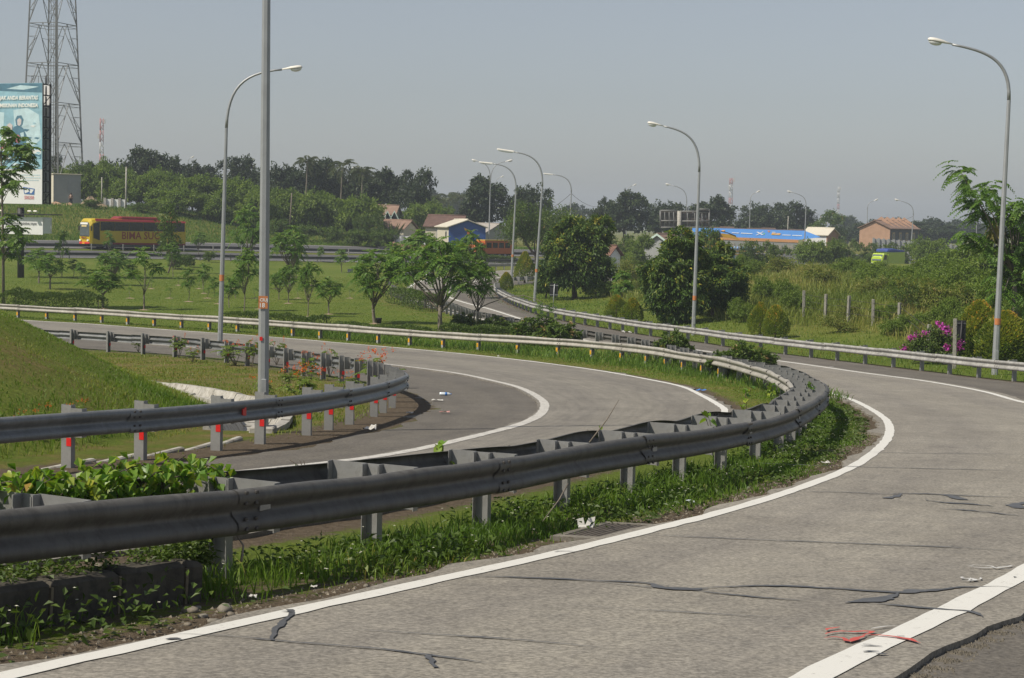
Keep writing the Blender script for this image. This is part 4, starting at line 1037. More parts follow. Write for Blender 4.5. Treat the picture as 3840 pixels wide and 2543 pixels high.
def bus():
    f = np.array([-.743, -.669]); l = np.array([.669, -.743])       # heading left and toward us; 'left' side faces the camera
    B = gp(308, 576.5); D = B[1]; nn = (B[0] - TP0[0]) * TN[0] + (B[1] - TP0[1]) * TN[1]
    root = thing('bus', 'yellow and dark red intercity bus with dark windows on the toll road', 'bus', B)
    root.scale = (1.07,) * 3; A = local_frame(root, f, l); o = np.zeros(3); Lb = 11.6
    vs, fs = loft([(-5.8, rbox(1.22, .38, 3.05, .3)), (-5.7, rbox(1.25, .36, 3.12, .3)), (5.0, rbox(1.25, .36, 3.28, .32)), (5.55, rbox(1.22, .38, 3.24, .5)), (5.8, rbox(1.12, .42, 3.0, .6))], A, o)
    body = MB().add(vs, fs).build('body', M_by, root)
    P = lambda x, y, z: A[0] * x + A[1] * y + A[2] * z
    for sd in (1, -1):
        y = 1.255 * sd
        MB().prism([P(-5.75, y, .36), P(3.2, y, .36), P(3.2, y, .72), P(-5.75, y, .68)], A[1] * .02 * sd).build('skirt', M_brd, root)
        for k in range(6):
            x0 = -5.65 + k * 1.72; MB().prism([P(x0, y, 1.98), P(x0 + 1.69, y, 1.98), P(x0 + 1.69, y, 2.92), P(x0, y, 2.92)], A[1] * .012 * sd).build('window', M_glass, root)
        MB().prism([P(4.72, y, .95), P(5.45, y * .985, 1.2), P(5.45, y * .985, 2.7), P(4.72, y, 2.92)], A[1] * .012 * sd).build('door', M_glass, root)
    MB().prism([P(-5.8, 1.24, 2.93), P(5.2, 1.24, 2.99), P(5.2, 1.05, 3.26), P(-5.8, 1.05, 3.12)], A[1] * .05).build('roof_stripe', M_brd, root)
    vs, fs = loft([(5.40, rbox(1.18, 1.42, 2.98, .3)), (5.84, rbox(1.04, 1.36, 2.86, .4)), (5.88, rbox(.9, 1.42, 2.7, .3))], A, o)
    MB().add(vs, fs).build('windscreen', M_wsglass, root)
    MB().prism([P(5.885, -.8, 2.62), P(5.885, .8, 2.62), P(5.86, .8, 2.82), P(5.86, -.8, 2.82)], A[0] * .02).build('destination_board', M_white, root)
    MB().prism([P(5.905, -.5, 2.36), P(5.905, .6, 2.36), P(5.89, .6, 2.56), P(5.89, -.5, 2.56)], A[0] * .02).build('destination_board', flat('cream_board', (.55, .45, .22), .5), root)
    vs, fs = loft([(5.3, rbox(1.24, .36, .78, .1)), (5.86, rbox(1.1, .38, .76, .1)), (5.95, rbox(.9, .42, .7, .1))], A, o)
    MB().add(vs, fs).build('bumper', flat('bus_bright_red', (.55, .03, .03), .35), root)
    MB().box(P(5.96, 0, .58), (.03, .55, .2), A).build('licence_plate', M_yel, root)
    for y in (-.85, .85): MB().box(P(5.9, y, .93), (.08, .36, .2), A, bev=.03).build('headlight', M_lampglass, root)
    for y in (-1.35, 1.35): MB().box(P(5.75, y, 2.2), (.12, .16, .5), A, bev=.03).build('mirror', M_black, root)
    vs, fs = loft([(-2.7, rbox(.85, 3.14, 3.36, .12)), (-2.4, rbox(.95, 3.14, 3.50, .15)), (1.9, rbox(.95, 3.18, 3.54, .15)), (2.3, rbox(.8, 3.2, 3.36, .1))], A, o)
    MB().add(vs, fs).build('air_conditioner', M_brd, root)
    MB().prism([P(-5.7, -1.0, 3.11), P(-2.9, -1.0, 3.155), P(-2.9, 1.0, 3.155), P(-5.7, 1.0, 3.11)], A[2] * .02).build('roof_panel', flat('roof_cream', (.55, .42, .18), .5), root)
    for x in (3.4, -2.6, -3.9):
        for sd in (1, -1): wheel(root, P(x, 1.12 * sd, .5), A * np.array([[1], [sd], [1]]), .5, .28)
    text('lettering', 'BIMA SUCI', 1.12, M_blettr, body, P(-.35, 1.262, 1.12), -A[0], A[2], bold=.018, sx=.95, ext=.004)
    text('lettering', 'BIMA SUCI', .24, M_blettr, body, P(5.90, 0, 1.12), A[1], A[2], bold=.006, sx=1.0, ext=.01)
bus()
def truck(label, u, D, col, f, load, sc=1.0, ttop=None):
    f = V3(f) / np.linalg.norm(f); l = np.array([f[1], -f[0]]);
    if l @ np.array([0, -1.]) < 0: l = -l
    B = spot(u, D); root = thing('truck', label, 'truck', B); A = local_frame(root, f, l) * sc; o = np.zeros(3)
    P = lambda x, y, z: A[0] * x + A[1] * y + A[2] * z
    vs, fs = loft([(1.2, rbox(1.15, .75, 2.85, .2)), (2.4, rbox(1.15, .6, 2.9, .2)), (2.95, rbox(1.12, .55, 2.2, .5)), (3.02, rbox(1.08, .6, 1.7, .1))], A, o)
    MB().add(vs, fs).build('cab', col, root)
    MB().prism([P(3.03, -.95, 1.62), P(3.03, .95, 1.62), P(2.62, .95, 2.68), P(2.62, -.95, 2.68)], A[0] * .06).build('windscreen', M_wsglass, root)
    for sd in (1, -1): MB().prism([P(1.5, 1.152 * sd, 1.75), P(2.5, 1.152 * sd, 1.75), P(2.3, 1.152 * sd, 2.6), P(1.5, 1.152 * sd, 2.6)], A[1] * .015 * sd).build('window', M_glass, root)
    MB().box(P(3.05, 0, .72), (.1, 2.1, .3), A / sc).build('bumper', flat('truck_bumper', (.40, .40, .40), .5), root)
    for y in (-.8, .8): MB().box(P(3.06, y, 1.1), (.06, .35, .2), A / sc).build('headlight', M_lampglass, root)
    MB().box(P(-1.9, 0, .85), (6.0, 1.0, .25), A / sc).build('chassis', M_black, root)
    for x in (2.2, -2.2, -3.4):
        for sd in (1, -1): wheel(root, P(x, 1.0 * sd, .5), (A / sc) * np.array([[1], [sd], [1]]), .5, .3)
    load(root, P, A)
    return root
M_lime = flat('lime_paint', (.38, .52, .03), .4); M_orng = flat('orange_truck_paint', (.46, .12, .025), .4); M_tarp = flat('blue_tarpaulin', (.03, .06, .26), .7, 0, .3, 1.5)
def load_tarp(root, P, A):
    bx = MB(); vs, fs = loft([(-4.9, rbox(1.2, 1.0, 3.1, .05)), (1.0, rbox(1.2, 1.0, 3.1, .05))], A, np.zeros(3)); bx.add(vs, fs).build('cargo_box', M_lime, root)
    vs, fs = loft([(-4.9, rbox(1.1, 3.1, 3.35, .1)), (-1, rbox(1.22, 3.1, 3.75, .3)), (1.1, rbox(1.25, 3.12, 3.65, .3)), (1.35, rbox(1.1, 3.15, 3.4, .1))], A, np.zeros(3)); MB().add(vs, fs).build('tarpaulin', M_tarp, root)
truck('lime green truck with a blue tarpaulin over its load, half hidden by bushes', 2046, 262, M_lime, (-.66, -.75), load_tarp, .85)
def load_orange(root, P, A):
    vs, fs = loft([(-5.0, rbox(1.25, .9, 3.1, .1)), (1.05, rbox(1.25, .9, 3.15, .1))], A, np.zeros(3)); MB().add(vs, fs).build('cargo_box', M_orng, root)
    for k in range(4):
        x = -4.4 + k * 1.35; MB().prism([P(x, 1.255, 1.9), P(x + 1.05, 1.255, 1.9), P(x + 1.05, 1.255, 2.8), P(x, 1.255, 2.8)], A[1] * .012).build('window', M_glass, root)
    MB().box(P(-2, 0, 3.2), (6.2, 2.6, .12), A).build('roof_panel', flat('yellow_roof', (.62, .42, .06), .5), root)
truck('orange van-bodied truck half hidden behind the leafy young tree', 1122, 232, M_orng, (-.78, -.63), load_orange, .78)
M_jug = flat('water_jug', (.22, .36, .62), .25, 0, .3, 6)
jugs = []
def load_rack(root, P, A):
    M_rack = flat('rack_steel', (.10, .085, .05), .6); mb = MB()
    for z in (1.0, 2.05, 2.35): mb.box(P(-1.9, 0, z), (6.0, 2.3, .1), A)
    for x in (-4.9, -2.9, -.9, 1.0):
        for y in (-1.12, 1.12): mb.box(P(x, y, 1.85), (.1, .1, 1.8), A)
    mb.build('rack', M_rack, root)
    for z in (1.75, 2.2): MB().box(P(-1.9, 1.19, z), (6.0, .06, .10), A).build('rail', M_yel, root)
    for z in (1.07, 2.41):
        for k in range(12): jugs.append((V3(root.location) + P(-4.7 + k * .5, .85, z), z))
truck('flat truck loaded with two tiers of blue water jugs beyond the grass bank', 1688, 255, M_by, (-.92, -.40), load_rack)
jp = MB(); jp.tube([(0, 0, 0), (0, 0, .36), (0, 0, .44), (0, 0, .50)], [.17, .17, .07, .06], 8); jo = None
for (p, z) in jugs:
    lab = 'blue water jug on the upper tier of the jug truck' if z > 2 else 'blue water jug on the lower tier of the jug truck'
    if jo is None: jo = jp.build('water_jug', M_jug); o = jo; o.location = p
    else: o = bpy.data.objects.new('water_jug', jo.data); put(o); o.location = p
    tag(o, lab, 'water jug', 'jugs on the upper tier' if z > 2 else 'jugs on the lower tier')
def boom():
    D = 285.0; B = spot(1668, D); root = thing('excavator', 'yellow excavator arm curving down in front of the blue banner roof', 'excavator', B); A = lambda u, v: at(u, v, D) - B
    M_exc = flat('excavator_yellow', (.55, .32, .03), .45)
    top = [A(u, v) for u, v in ((1652, 541), (1672, 540), (1690, 542), (1702, 547), (1711, 554.5))]; bot = [A(u, v) for u, v in ((1652, 548), (1672, 549), (1690, 551), (1700, 553), (1706, 555))]
    MB().prism(top + bot[::-1], (0, .6, 0)).build('boom', M_exc, root)
    MB().tube([A(1660, 533), A(1684, 539), A(1702, 546)], .08, 5).build('hose', M_black, root)
    MB().box(A(1650, 562), (3.0, 2.4, 1.6), bev=.15).build('body', M_exc, root); MB().box(A(1655, 548), (1.4, 1.6, 1.7), bev=.1).build('cab', M_glass, root)
    for x in (-1.1, 1.1): MB().box(A(1650, 575) + [x, 0, 0], (.6, 3.2, .9), bev=.2).build('track', M_black, root)
boom()

# ------------------------------------------------------------------ buildings
M_tiled = flat('dark_roof_tiles', (.12, .07, .055), .85, 0, .35, 1.6, .6); M_tile = flat('clay_roof_tiles', (.16, .085, .06), .85, 0, .35, 1.6, .6); M_tile2 = flat('pale_roof_tiles', (.24, .155, .115), .85, 0, .25, 1.6, .5)
M_cream = flat('cream_wall', (.56, .52, .42), .8, 0, .08); M_greyw = flat('grey_wall', (.30, .31, .31), .8, 0, .08); M_brickw = flat('bare_brick_wall', (.40, .25, .17), .9, 0, .16, 1.2, .4)
M_bluew = flat('blue_wall', (.025, .085, .30), .6, 0, .12); M_paleroof = flat('pale_sheet_roof', (.60, .56, .46), .6, 0, .08); M_greyroof = flat('grey_asbestos_roof', (.34, .31, .28), .8, 0, .15)
M_darkw = flat('dark_rendered_wall', (.10, .105, .115), .85, 0, .2); M_frame = flat('ochre_frame', (.50, .36, .16), .7); M_trim = flat('pale_green_trim', (.50, .62, .56), .6); M_soil = flat('heaped_soil', (.24, .18, .12), .95, 0, .3, 1, .6)
def house(label, u, D, w, l, zw, zr, yaw, wall, gable, roof, drop=0.0, over=.35, trim=None, wins=(), name='house', zoff=0.0, group=None):
    """gable end faces along -y before turning by yaw; w across the gable, l the length behind it"""
    B = spot(u, D); B = B + [0, 0, zoff]; root = thing(name, label, 'house', B, group=group); c, s = math.cos(yaw), math.sin(yaw)
    P = lambda x, y, z: np.array([c * x - s * y, s * x + c * y, z])
    mb = MB(); mb.prism([P(-w / 2, 0, -2), P(w / 2, 0, -2), P(w / 2, 0, zw), P(0, 0, zr), P(-w / 2, 0, zw)], P(0, .2, 0)).build('gable_wall', gable, root)
    MB().prism([P(-w / 2, l - .2, -2), P(w / 2, l - .2, -2), P(w / 2, l - .2, zw), P(0, l - .2, zr), P(-w / 2, l - .2, zw)], P(0, .2, 0)).build('gable_wall', gable, root)
    for sx in (-1, 1): MB().prism([P(sx * w / 2, .2, -2), P(sx * w / 2, l - .2, -2), P(sx * w / 2, l - .2, zw), P(sx * w / 2, .2, zw)], P(-sx * .2, 0, 0)).build('wall', wall, root)
    sl = (zr - zw) / (w / 2); e = w / 2 + over; ze = zr - sl * e
    for sx in (-1, 1):
        rf = MB(); rf.prism([P(0, -over, zr + .08), P(sx * e, -over, ze + .08), P(sx * e, l + over, ze + .08), P(0, l + over, zr + .08)], (0, 0, .12)).build('roof', roof, root)
        if trim is not None: MB().prism([P(0, -over - .08, zr - .06), P(sx * e, -over - .08, ze - .06), P(sx * e, -over - .08, ze + .24), P(0, -over - .08, zr + .24)], P(0, .07, 0)).build('barge_board', trim, root)
    MB().tube([P(0, -over, zr + .2), P(0, l + over, zr + .2)], .12, 5).build('ridge', roof, root)
    for (face, a, z0, ww, hh, fm) in wins:
        if face == 'g': q = [P(a - ww / 2, -.03, z0), P(a + ww / 2, -.03, z0), P(a + ww / 2, -.03, z0 + hh), P(a - ww / 2, -.03, z0 + hh)]; n = P(0, .1, 0)
        else:
            sx = 1 if face == 'r' else -1; x = sx * (w / 2 + .03); q = [P(x, a - ww / 2, z0), P(x, a + ww / 2, z0), P(x, a + ww / 2, z0 + hh), P(x, a - ww / 2, z0 + hh)]; n = P(-sx * .1, 0, 0)
        wf = MB().prism(q, n).build('window', fm, root)
        cc = sum(q) / 4; q2 = [cc + (p - cc) * .72 - n * .15 for p in q]; MB().prism(q2, n * .3).build('pane', M_glass, wf)
    return root, P
# blue gabled building
hb, Pb = house('blue gabled building with a pale sheet roof and a cream side wall', 1080, 258, 5.6, 9, 2.75, 3.75, R(14), M_cream, M_bluew, M_paleroof, wins=(('l', 2.0, 1.0, 1.0, 1.2, M_greyw),), zoff=.2)
for pts, m in (([(-.55, 2.75), (.1, 2.45), (.05, 2.2), (-.35, 2.3)], M_yel), ([(-.1, 2.5), (.3, 2.35), (.35, 1.8), (.1, 1.5), (-.05, 1.9)], flat('mural_orange', (.6, .16, .04), .6)), ([(1.2, 2.5), (1.65, 2.42), (1.65, 2.36), (1.2, 2.44)], M_bpale)):
    MB().prism([Pb(x, -.03, z) for x, z in pts], Pb(0, .02, 0)).build('mural', m, hb)
house('long brown tiled house behind the blue gabled building', 1072, 272, 6, 5.5, 2.6, 4.2, R(80), M_cream, M_cream, M_tiled, zoff=.3)
house('low tiled house with a pale ridge left of the blue gabled building', 948, 258, 5, 4, 1.5, 2.6, R(70), M_cream, M_cream, M_tile2, zoff=.6)
hd, Pd = house('brown roofed house with two white-edged dormers among the bushes', 918, 275, 4.5, 4, 2.4, 3.7, R(82), M_cream, M_cream, M_tile2, zoff=.8)
for uu in (896, 912):
    c = at(uu, 498, 272) - V3(hd.location); dm = MB()
    for sx in (-1, 1): dm.prism([c + [0, 0, .75], c + [sx * .8, 0, -.75], c + [sx * .66, 0, -.75], c + [0, 0, .5]], (0, .1, 0))
    dm.build('dormer', M_trim, hd); MB().prism([c + [0, .15, .55], c + [-.62, .15, -.72], c + [.62, .15, -.72]], (0, 1.5, 0)).build('dormer_gable', M_glass, hd)
house('grey corrugated roofed shed right of the twin lamp post', 1152, 285, 6, 6, 1.2, 2.7, R(40), M_greyw, M_greyw, M_greyroof, zoff=.6)
house('orange tiled house with a pale green barge board behind the orchard', 1520, 240, 4.2, 5, 2.55, 3.9, R(-30), M_greyw, M_greyw, M_tile2, trim=M_trim, zoff=.5)
house('low house with a reddish tiled roof and white wall behind the bank', 1420, 200, 3.2, 3, 2.4, 3.3, R(62), M_bwhite, M_bwhite, M_tile, zoff=-.2)
house('small white-walled house behind the right end of the blue roof', 1925, 330, 5, 5, 3.1, 4.3, R(55), M_bwhite, M_brickw, M_paleroof)
# white panel wall by the toll road
def panel_wall(label, u0, u1, v0, v1, D, n, colp, colf, name='wall', v0b=None, v1b=None):
    B = spot((u0 + u1) / 2, D); root = thing(name, label, 'wall', B); v0b = v0 if v0b is None else v0b; v1b = v1 if v1b is None else v1b
    for k in range(n):
        t0, t1 = k / n, (k + 1) / n; L = lambda t: at(u0 + (u1 - u0) * t, v0 + (v0b - v0) * t, D); Lo = lambda t: at(u0 + (u1 - u0) * t, v1 + (v1b - v1) * t, D)
        a, b, c, d = Lo(t0 + .02) - B, Lo(t1 - .02) - B, L(t1 - .02) - B, L(t0 + .02) - B
        MB().prism([a - [0, 0, 2], b - [0, 0, 2], c, d], (0, .12, 0)).build('panel', colf, root)
        MB().box((L(t0) + Lo(t0)) / 2 - B + [0, -.05, -.5], (.35, .4, L(t0)[2] - Lo(t0)[2] + 1.3)).build('pillar', colp, root)
    return root
panel_wall('white panelled retaining wall with grey pillars below the tiled house', 913, 985, 545.5, 562, 236, 4, M_greyw, M_bwhite, v0b=548, v1b=566)
panel_wall('bare orange-brown soil wall under the white panelled wall', 911, 985, 562, 572, 232, 3, M_brickw, M_brickw, v0b=566, v1b=576)
panel_wall('long grey precast wall behind the bushes at far right', 2120, 2300, 563, 577, 300, 16, M_greyw, M_greyw, v0b=572, v1b=590)
panel_wall('low grey block wall right of the orange brick row houses', 2020, 2125, 552, 570, 318, 9, M_greyw, M_greyw, v0b=560, v1b=576)
panel_wall('pale low wall and white gate enclosure left of the acacia thicket', 243, 294, 460, 474, 244, 3, M_conc, M_bwhite, v0b=462, v1b=480)
# equipment shelter
def shelter():
    D = 250.0; B = spot(155, D); root = thing('equipment_shelter', 'grey and cream flat-roofed equipment cabin at the foot of the pylon', 'cabin', B)
    z1 = at(155, 404, D)[2] - B[2]; yaw = R(28); c, s = math.cos(yaw), math.sin(yaw); P = lambda x, y, z: np.array([c * x - s * y, s * x + c * y, z])
    MB().box(P(0, 1.2, z1 / 2), (3.9, 2.6, z1), np.array([P(1, 0, 0), P(0, 1, 0), [0, 0, 1]]).astype(float)).build('body', M_greyw, root)
    MB().box(P(-1.965, 1.2, z1 / 2), (.03, 2.62, z1), np.array([P(1, 0, 0), P(0, 1, 0), [0, 0, 1]]).astype(float)).build('side_wall', M_cream, root)
    MB().box(P(0, 1.2, z1 + .06), (4.2, 2.9, .14), np.array([P(1, 0, 0), P(0, 1, 0), [0, 0, 1]]).astype(float), bev=.03).build('roof', M_cream, root)
    MB().box(P(.9, -.12, z1 * .42), (1.5, .04, z1 * .75), np.array([P(1, 0, 0), P(0, 1, 0), [0, 0, 1]]).astype(float)).build('door', M_greyw, root)
    for x in (.15, 1.65): MB().box(P(x, -.15, z1 * .42), (.06, .05, z1 * .77), np.array([P(1, 0, 0), P(0, 1, 0), [0, 0, 1]]).astype(float)).build('door_frame', M_pole, root)
shelter()
# blue banner-roofed hall
M_banner = flat('blue_banner_roof', (.075, .24, .58), .5, 0, .07, .6); M_band = flat('orange_roof_edge', (.68, .34, .15), .6, 0, .1)
def hall():
    D = 322.0; B = spot(1750, D); root = thing('market_hall', 'long low hall with a bright blue advertising banner over its roof', 'hall', B)
    Q = lambda u, v, dD=0: at(u, v, D + dD) - B
    tl, tr, br, bl = Q(1601, 526, 4), Q(1858, 533.5, 4), Q(1897, 549, 0), Q(1601, 545, 0)
    br2 = Q(1846, 554.5, 0)
    n = 8
    top = [tl + (tr - tl) * t for t in np.linspace(0, 1, n + 1)]; bot = [bl + (br2 - bl) * t for t in np.linspace(0, 1, n + 1)]
    for k in range(n): MB().prism([bot[k] + [.02, 0, 0], bot[k + 1], top[k + 1], top[k] + [.02, 0, 0]], (0, .25, .1)).build('banner', M_banner, root)
    MB().prism([br2, br, tr], (0, .3, .1)).build('banner_end', M_banner, root)
    MB().prism([tl, tr, tr + [0, 7, -1.6], tl + [0, 7, -1.6]], (0, 0, .12)).build('rear_roof', M_tile2, root)
    rd = MB(); [rd.prism([top[k] + [0, -.05, 0], top[k + 1] + [0, -.05, 0], top[k + 1] + [0, -.05, .12 + .12 * (k % 3)], top[k] + [0, -.05, .12 + .12 * (k % 3)]], (0, .5, 0)) for k in range(n)]; rd.build('ridge_tiles', M_tile2, root)
    dn = np.array([0, 0, -.55]); MB().prism([bl + [0, -.06, 0], br2 + [0, -.06, 0], br2 + dn + [0, -.06, 0], bl + dn + [0, -.06, 0]], (0, .3, 0)).build('roof_edge', M_band, root)
    MB().prism([bl + dn, br2 + dn, br2 + [0, 0, -4], bl + [0, 0, -4]], (0, .2, 0)).build('wall', M_greyw, root)
    for k in range(9):
        t = (k + .3) / 9; c = bl + (br2 - bl) * t + [0, -.05, -1.5]; MB().box(c, (1.3, .08, .9)).build('window', M_conc, root)
    N_ = np.cross(br2 - bl, tl - bl); N_ /= np.linalg.norm(N_);  N_ = N_ if N_[1] < 0 else -N_
    X_ = (br2 - bl) / np.linalg.norm(br2 - bl); Y_ = np.cross(N_, X_); Y_ = Y_ if Y_[2] > 0 else -Y_
    def mark(pts, m, name='printed_mark'): MB().prism([p + N_ * .14 for p in pts], N_ * .02).build(name, m, root)
    def pt(u, v):  # point of the roof plane under a pixel
        d = ray(u * PX, v * PX); o = CAM - B; k = ((bl - o) @ N_) / (d @ N_); return o + d * k
    for (u, v, w, h, sl) in ((1692, 539.2, 17, 1.5, .06), (1713, 540.2, 25, 1.7, .05), (1809, 544.5, 17, 1.6, .03), (1832, 545.4, 21, 1.7, .03)):
        x = u; rr = np.random.default_rng(int(u))
        while x < u + w:
            ww = rr.uniform(1.6, 2.6); mark([pt(x, v + h + (x - u) * sl), pt(x + ww, v + h + (x - u) * sl), pt(x + ww + .5, v + (x - u) * sl), pt(x + .5, v + (x - u) * sl)], M_bwhite); x += ww + .6
    for a, b in (((1749, 538.5), (1762, 545)), ((1763, 538), (1747, 546))):
        mark([pt(a[0], a[1]), pt(a[0] + 3.2, a[1] - .4), pt(b[0] + 3.2, b[1] - .4), pt(b[0], b[1])], M_bwhite)
    mark([pt(1764, 542), pt(1769, 541), pt(1767, 544)], flat('printed_green', (.2, .5, .12), .5))
    mark([pt(1774, 535), pt(1781, 535.5), pt(1778, 539.5)], M_orange); mark([pt(1785, 538.2), pt(1793, 538.6), pt(1793, 539.6), pt(1785, 539.2)], M_bwhite)
    mark([pt(1783, 544.5), pt(1803, 545.2), pt(1806, 541.6), pt(1786, 540.6)], M_yel); mark([pt(1787, 543.6), pt(1800, 544), pt(1802, 542.2), pt(1789, 541.6)], M_bwhite)
    mark([pt(1672, 536), pt(1676, 533.5), pt(1676, 535.5)], M_yel); mark([pt(1668, 537), pt(1675, 536.5), pt(1677, 534.5), pt(1669, 534.5)], M_yel)
hall()
# orange brick row houses
def rows():
    root, P = house('row of orange brick houses with stepped gable walls and a dark front', 2021, 325, 5.9, 18, 2.1, 3.45, R(-30), M_darkw, M_brickw, M_tile2, zoff=2.6,
                    wins=[('r', 2.2 + 4.1 * k, -.25, 1.5, 1.65, M_frame) for k in range(4)])
    for k in range(1, 6):
        y = 3.55 * k; MB().prism([P(-3.35, y, 2.0), P(3.35, y, 2.0), P(0, y, 4.35)], P(0, .3, 0)).build('party_wall', M_brickw, root)
    MB().prism([P(2.75, 0, -1.6), P(2.75, 18, -1.6), P(3.3, 18, -1.6), P(3.3, 0, -1.6)], (0, 0, 1.0)).build('terrace', M_darkw, root)
rows()
# concrete fence posts up the bank
M_fpost = flat('weathered_fence_post', (.27, .26, .23), .9, 0, .25, 6, .4, .2, ((.12, .11, .08), .8))
for i, (u, v0, lab) in enumerate(((1858, 735, 'leftmost concrete fence post, beside the creeper clump'), (1908, 745, 'second concrete fence post from the left on the bank'), (1961, 752, 'middle concrete fence post, the tallest in view'), (2018, 750, 'concrete fence post in front of the thorny bush'), (2078, 752, 'concrete fence post half sunk in the bushes'), (2146, 790, 'thin concrete fence post behind the purple flowers'), (2206, 790, 'concrete fence post left of the black sign back'))):
    D = (98, 95, 92, 90, 88, 76, 68)[i]; B = spot(u, D); vt = (672, 680, 684, 692, 700, 750, 737)[i]; H = at(u, vt, D)[2] - B[2]
    root = thing('fence_post', lab, 'fence post', B, group='concrete fence posts on the bank')
    MB().box((0, 0, H / 2 - .2), (.15, .14, H + .4), np.array([[math.cos(i), math.sin(i), 0], [-math.sin(i), math.cos(i), 0], [.02 * (i % 3 - 1), 0, 1]]), bev=.015).build('post', M_fpost, root)
    for z in (.3, .55, .8): MB().tube([(-.1, -.02, H * z), (.1, -.02, H * z + .01)], .012, 4).build('wire_tie', M_dark, root)
wp = [spot(u, D) + [0, 0, .85 * (at(u, vt, D)[2] - spot(u, D)[2])] for u, D, vt in ((1858, 98, 672), (1908, 95, 680), (1961, 92, 684), (2018, 90, 692), (2078, 88, 700), (2146, 76, 750), (2206, 68, 737))]
fw = MB()
for dz in (0, -.35, -.7):
    fw.tube([p + [0, -.09, dz] for p in wp], .012, 4)
o = fw.build('fence_wire', M_dark); tag(o, 'thin sagging wires strung between the concrete fence posts', 'fence wire')
# gate posts and short poles beyond the toll road
for (u, D, vt, lab, r_) in ((235, 245, 410, 'thin grey pole in front of the acacia thicket by the cabin', .09), (291, 244, 386, 'white pole at the corner of the pale enclosure', .13), (669, 248, 446, 'bamboo pole leaning in the acacia thicket', .10), (891, 268, 470, 'thin pole beside the dormered house', .06), (1820, 355, 500, 'short white pole behind the right end of the blue roof', .1)):
    B = spot(u, D); H = at(u, vt, D)[2] - B[2]; o = MB().tube([(0, 0, -.3), (.05 * H * (1 if u == 669 else .1), 0, H)], [r_, r_ * .8], 6).build('pole', M_conc if u != 669 else M_bark, None, B); tag(o, lab, 'pole', 'single poles beyond the toll road')
# overhead wires
for (a, b, sag, lab) in (((0, 360, 300), (1128, 470, 300), 2.0, 'overhead wire strung behind the dark trees on the left'), ((0, 370, 300), (1128, 476, 300), 2.2, 'lower overhead wire behind the dark trees on the left'), ((1321, 447, 215), (1240, 492, 235), .5, 'wire running left from the lamp behind the mango tree'), ((1321, 447, 215), (1385, 478, 260), .5, 'wire running right from the lamp behind the mango tree'), ((1588, 472, 300), (1540, 486, 315), .3, 'wire running left from the lamp at the bare sign frame'), ((1864, 480, 285), (1945, 512, 315), .4, 'wire running right from the lamp at the blue roof'), ((2112, 500, 285), (2030, 520, 320), .4, 'wire running left from the lamp at the brick row houses')):
    p, q = at(*a[:2], a[2]), at(*b[:2], b[2]); pts = [p + (q - p) * t - np.array([0, 0, sag * 4 * t * (1 - t)]) for t in np.linspace(0, 1, 14)]
    o = MB().tube(pts, .022, 4).build('overhead_wire', M_dark); tag(o, lab, 'wire', 'overhead wires')
# rails along the toll road and behind the far bend
M_beam_t = flat('toll_road_beam', (.07, .07, .07), .6)
for n_, lab, a, b in ((-13.9, 'dark guard rail along the near edge of the toll road', -40, 75), (-3.6, 'guard rail in the median of the toll road', -40, 75)):
    s_ = np.arange(a, b, 2.0); P = TP0 + s_[:, None] * TT + n_ * TN
    rl = Rail('guard_rail', lab, P, 1 if n_ < -10 else -1)
    rl.beams(M_beam_t, 2.0, step=8.0)
    for d in np.arange(1, rl.S[-1], 4.0): rl.post_at(d, P_post, 'post', -.12, 0)
tail = L1[(L1[:, 1] > 150)]
rl = Rail('guard_rail', 'guard rail behind the far bend in front of the clipped hedges', offs(even(tail, .5), 1.9) if offs(even(tail, .5), 1.9)[10][1] > tail[10][1] else offs(even(tail, .5), -1.9), -1)
_q = rl.P[30] + rl.n[30]
if dist_poly([_q[0]], [_q[1]], L1)[0] > 1.9: rl.n *= -1; rl.side *= -1
rl.beams(M_beam_o, 2.0)
for d in np.arange(1, rl.S[-1], 2.0): rl.post_at(d, P_post, 'post', -.2, 0)
# ------------------------------------------------------------------ vegetation builders
def unit(v): return v / (np.linalg.norm(v, axis=-1, keepdims=True) + 1e-9)
def leaf_arrays(P, d, n, L, W, fold=.22):
    """folded diamond leaves: 4 points, 2 triangles each"""
    N_ = len(P); d = unit(d); s = unit(np.cross(d, n)); n = np.cross(s, d)
    L = np.broadcast_to(np.asarray(L, float), (N_,))[:, None]; W = np.broadcast_to(np.asarray(W, float), (N_,))[:, None]
    V = np.stack([P, P + d * L * .45 + s * W * .5 + n * W * fold, P + d * L - n * L * .12, P + d * L * .45 - s * W * .5 + n * W * fold], 1).reshape(-1, 3)
    i = np.arange(N_)[:, None] * 4
    Fc = np.concatenate([i + np.array([[0, 1, 2]]), i + np.array([[0, 2, 3]])], 1).reshape(-1, 3)
    return V, Fc
class Leaves:
    def __init__(s): s.V = []; s.F = []; s.a = []; s.n = 0
    def add(s, P, d, n, L, W, var, fold=.22):
        V, Fc = leaf_arrays(P, d, n, L, W, fold); s.V.append(V); s.F.append(Fc + s.n); s.a.append(np.repeat(np.broadcast_to(var, (len(P),)), 4)); s.n += len(V)
    def build(s, name, mat, parent=None):
        return mesh_np(name, np.concatenate(s.V), np.concatenate(s.F), mat, parent, var=np.clip(np.concatenate(s.a), 0, 1))
def rdir(r, n): return unit(r.normal(size=(n, 3)))
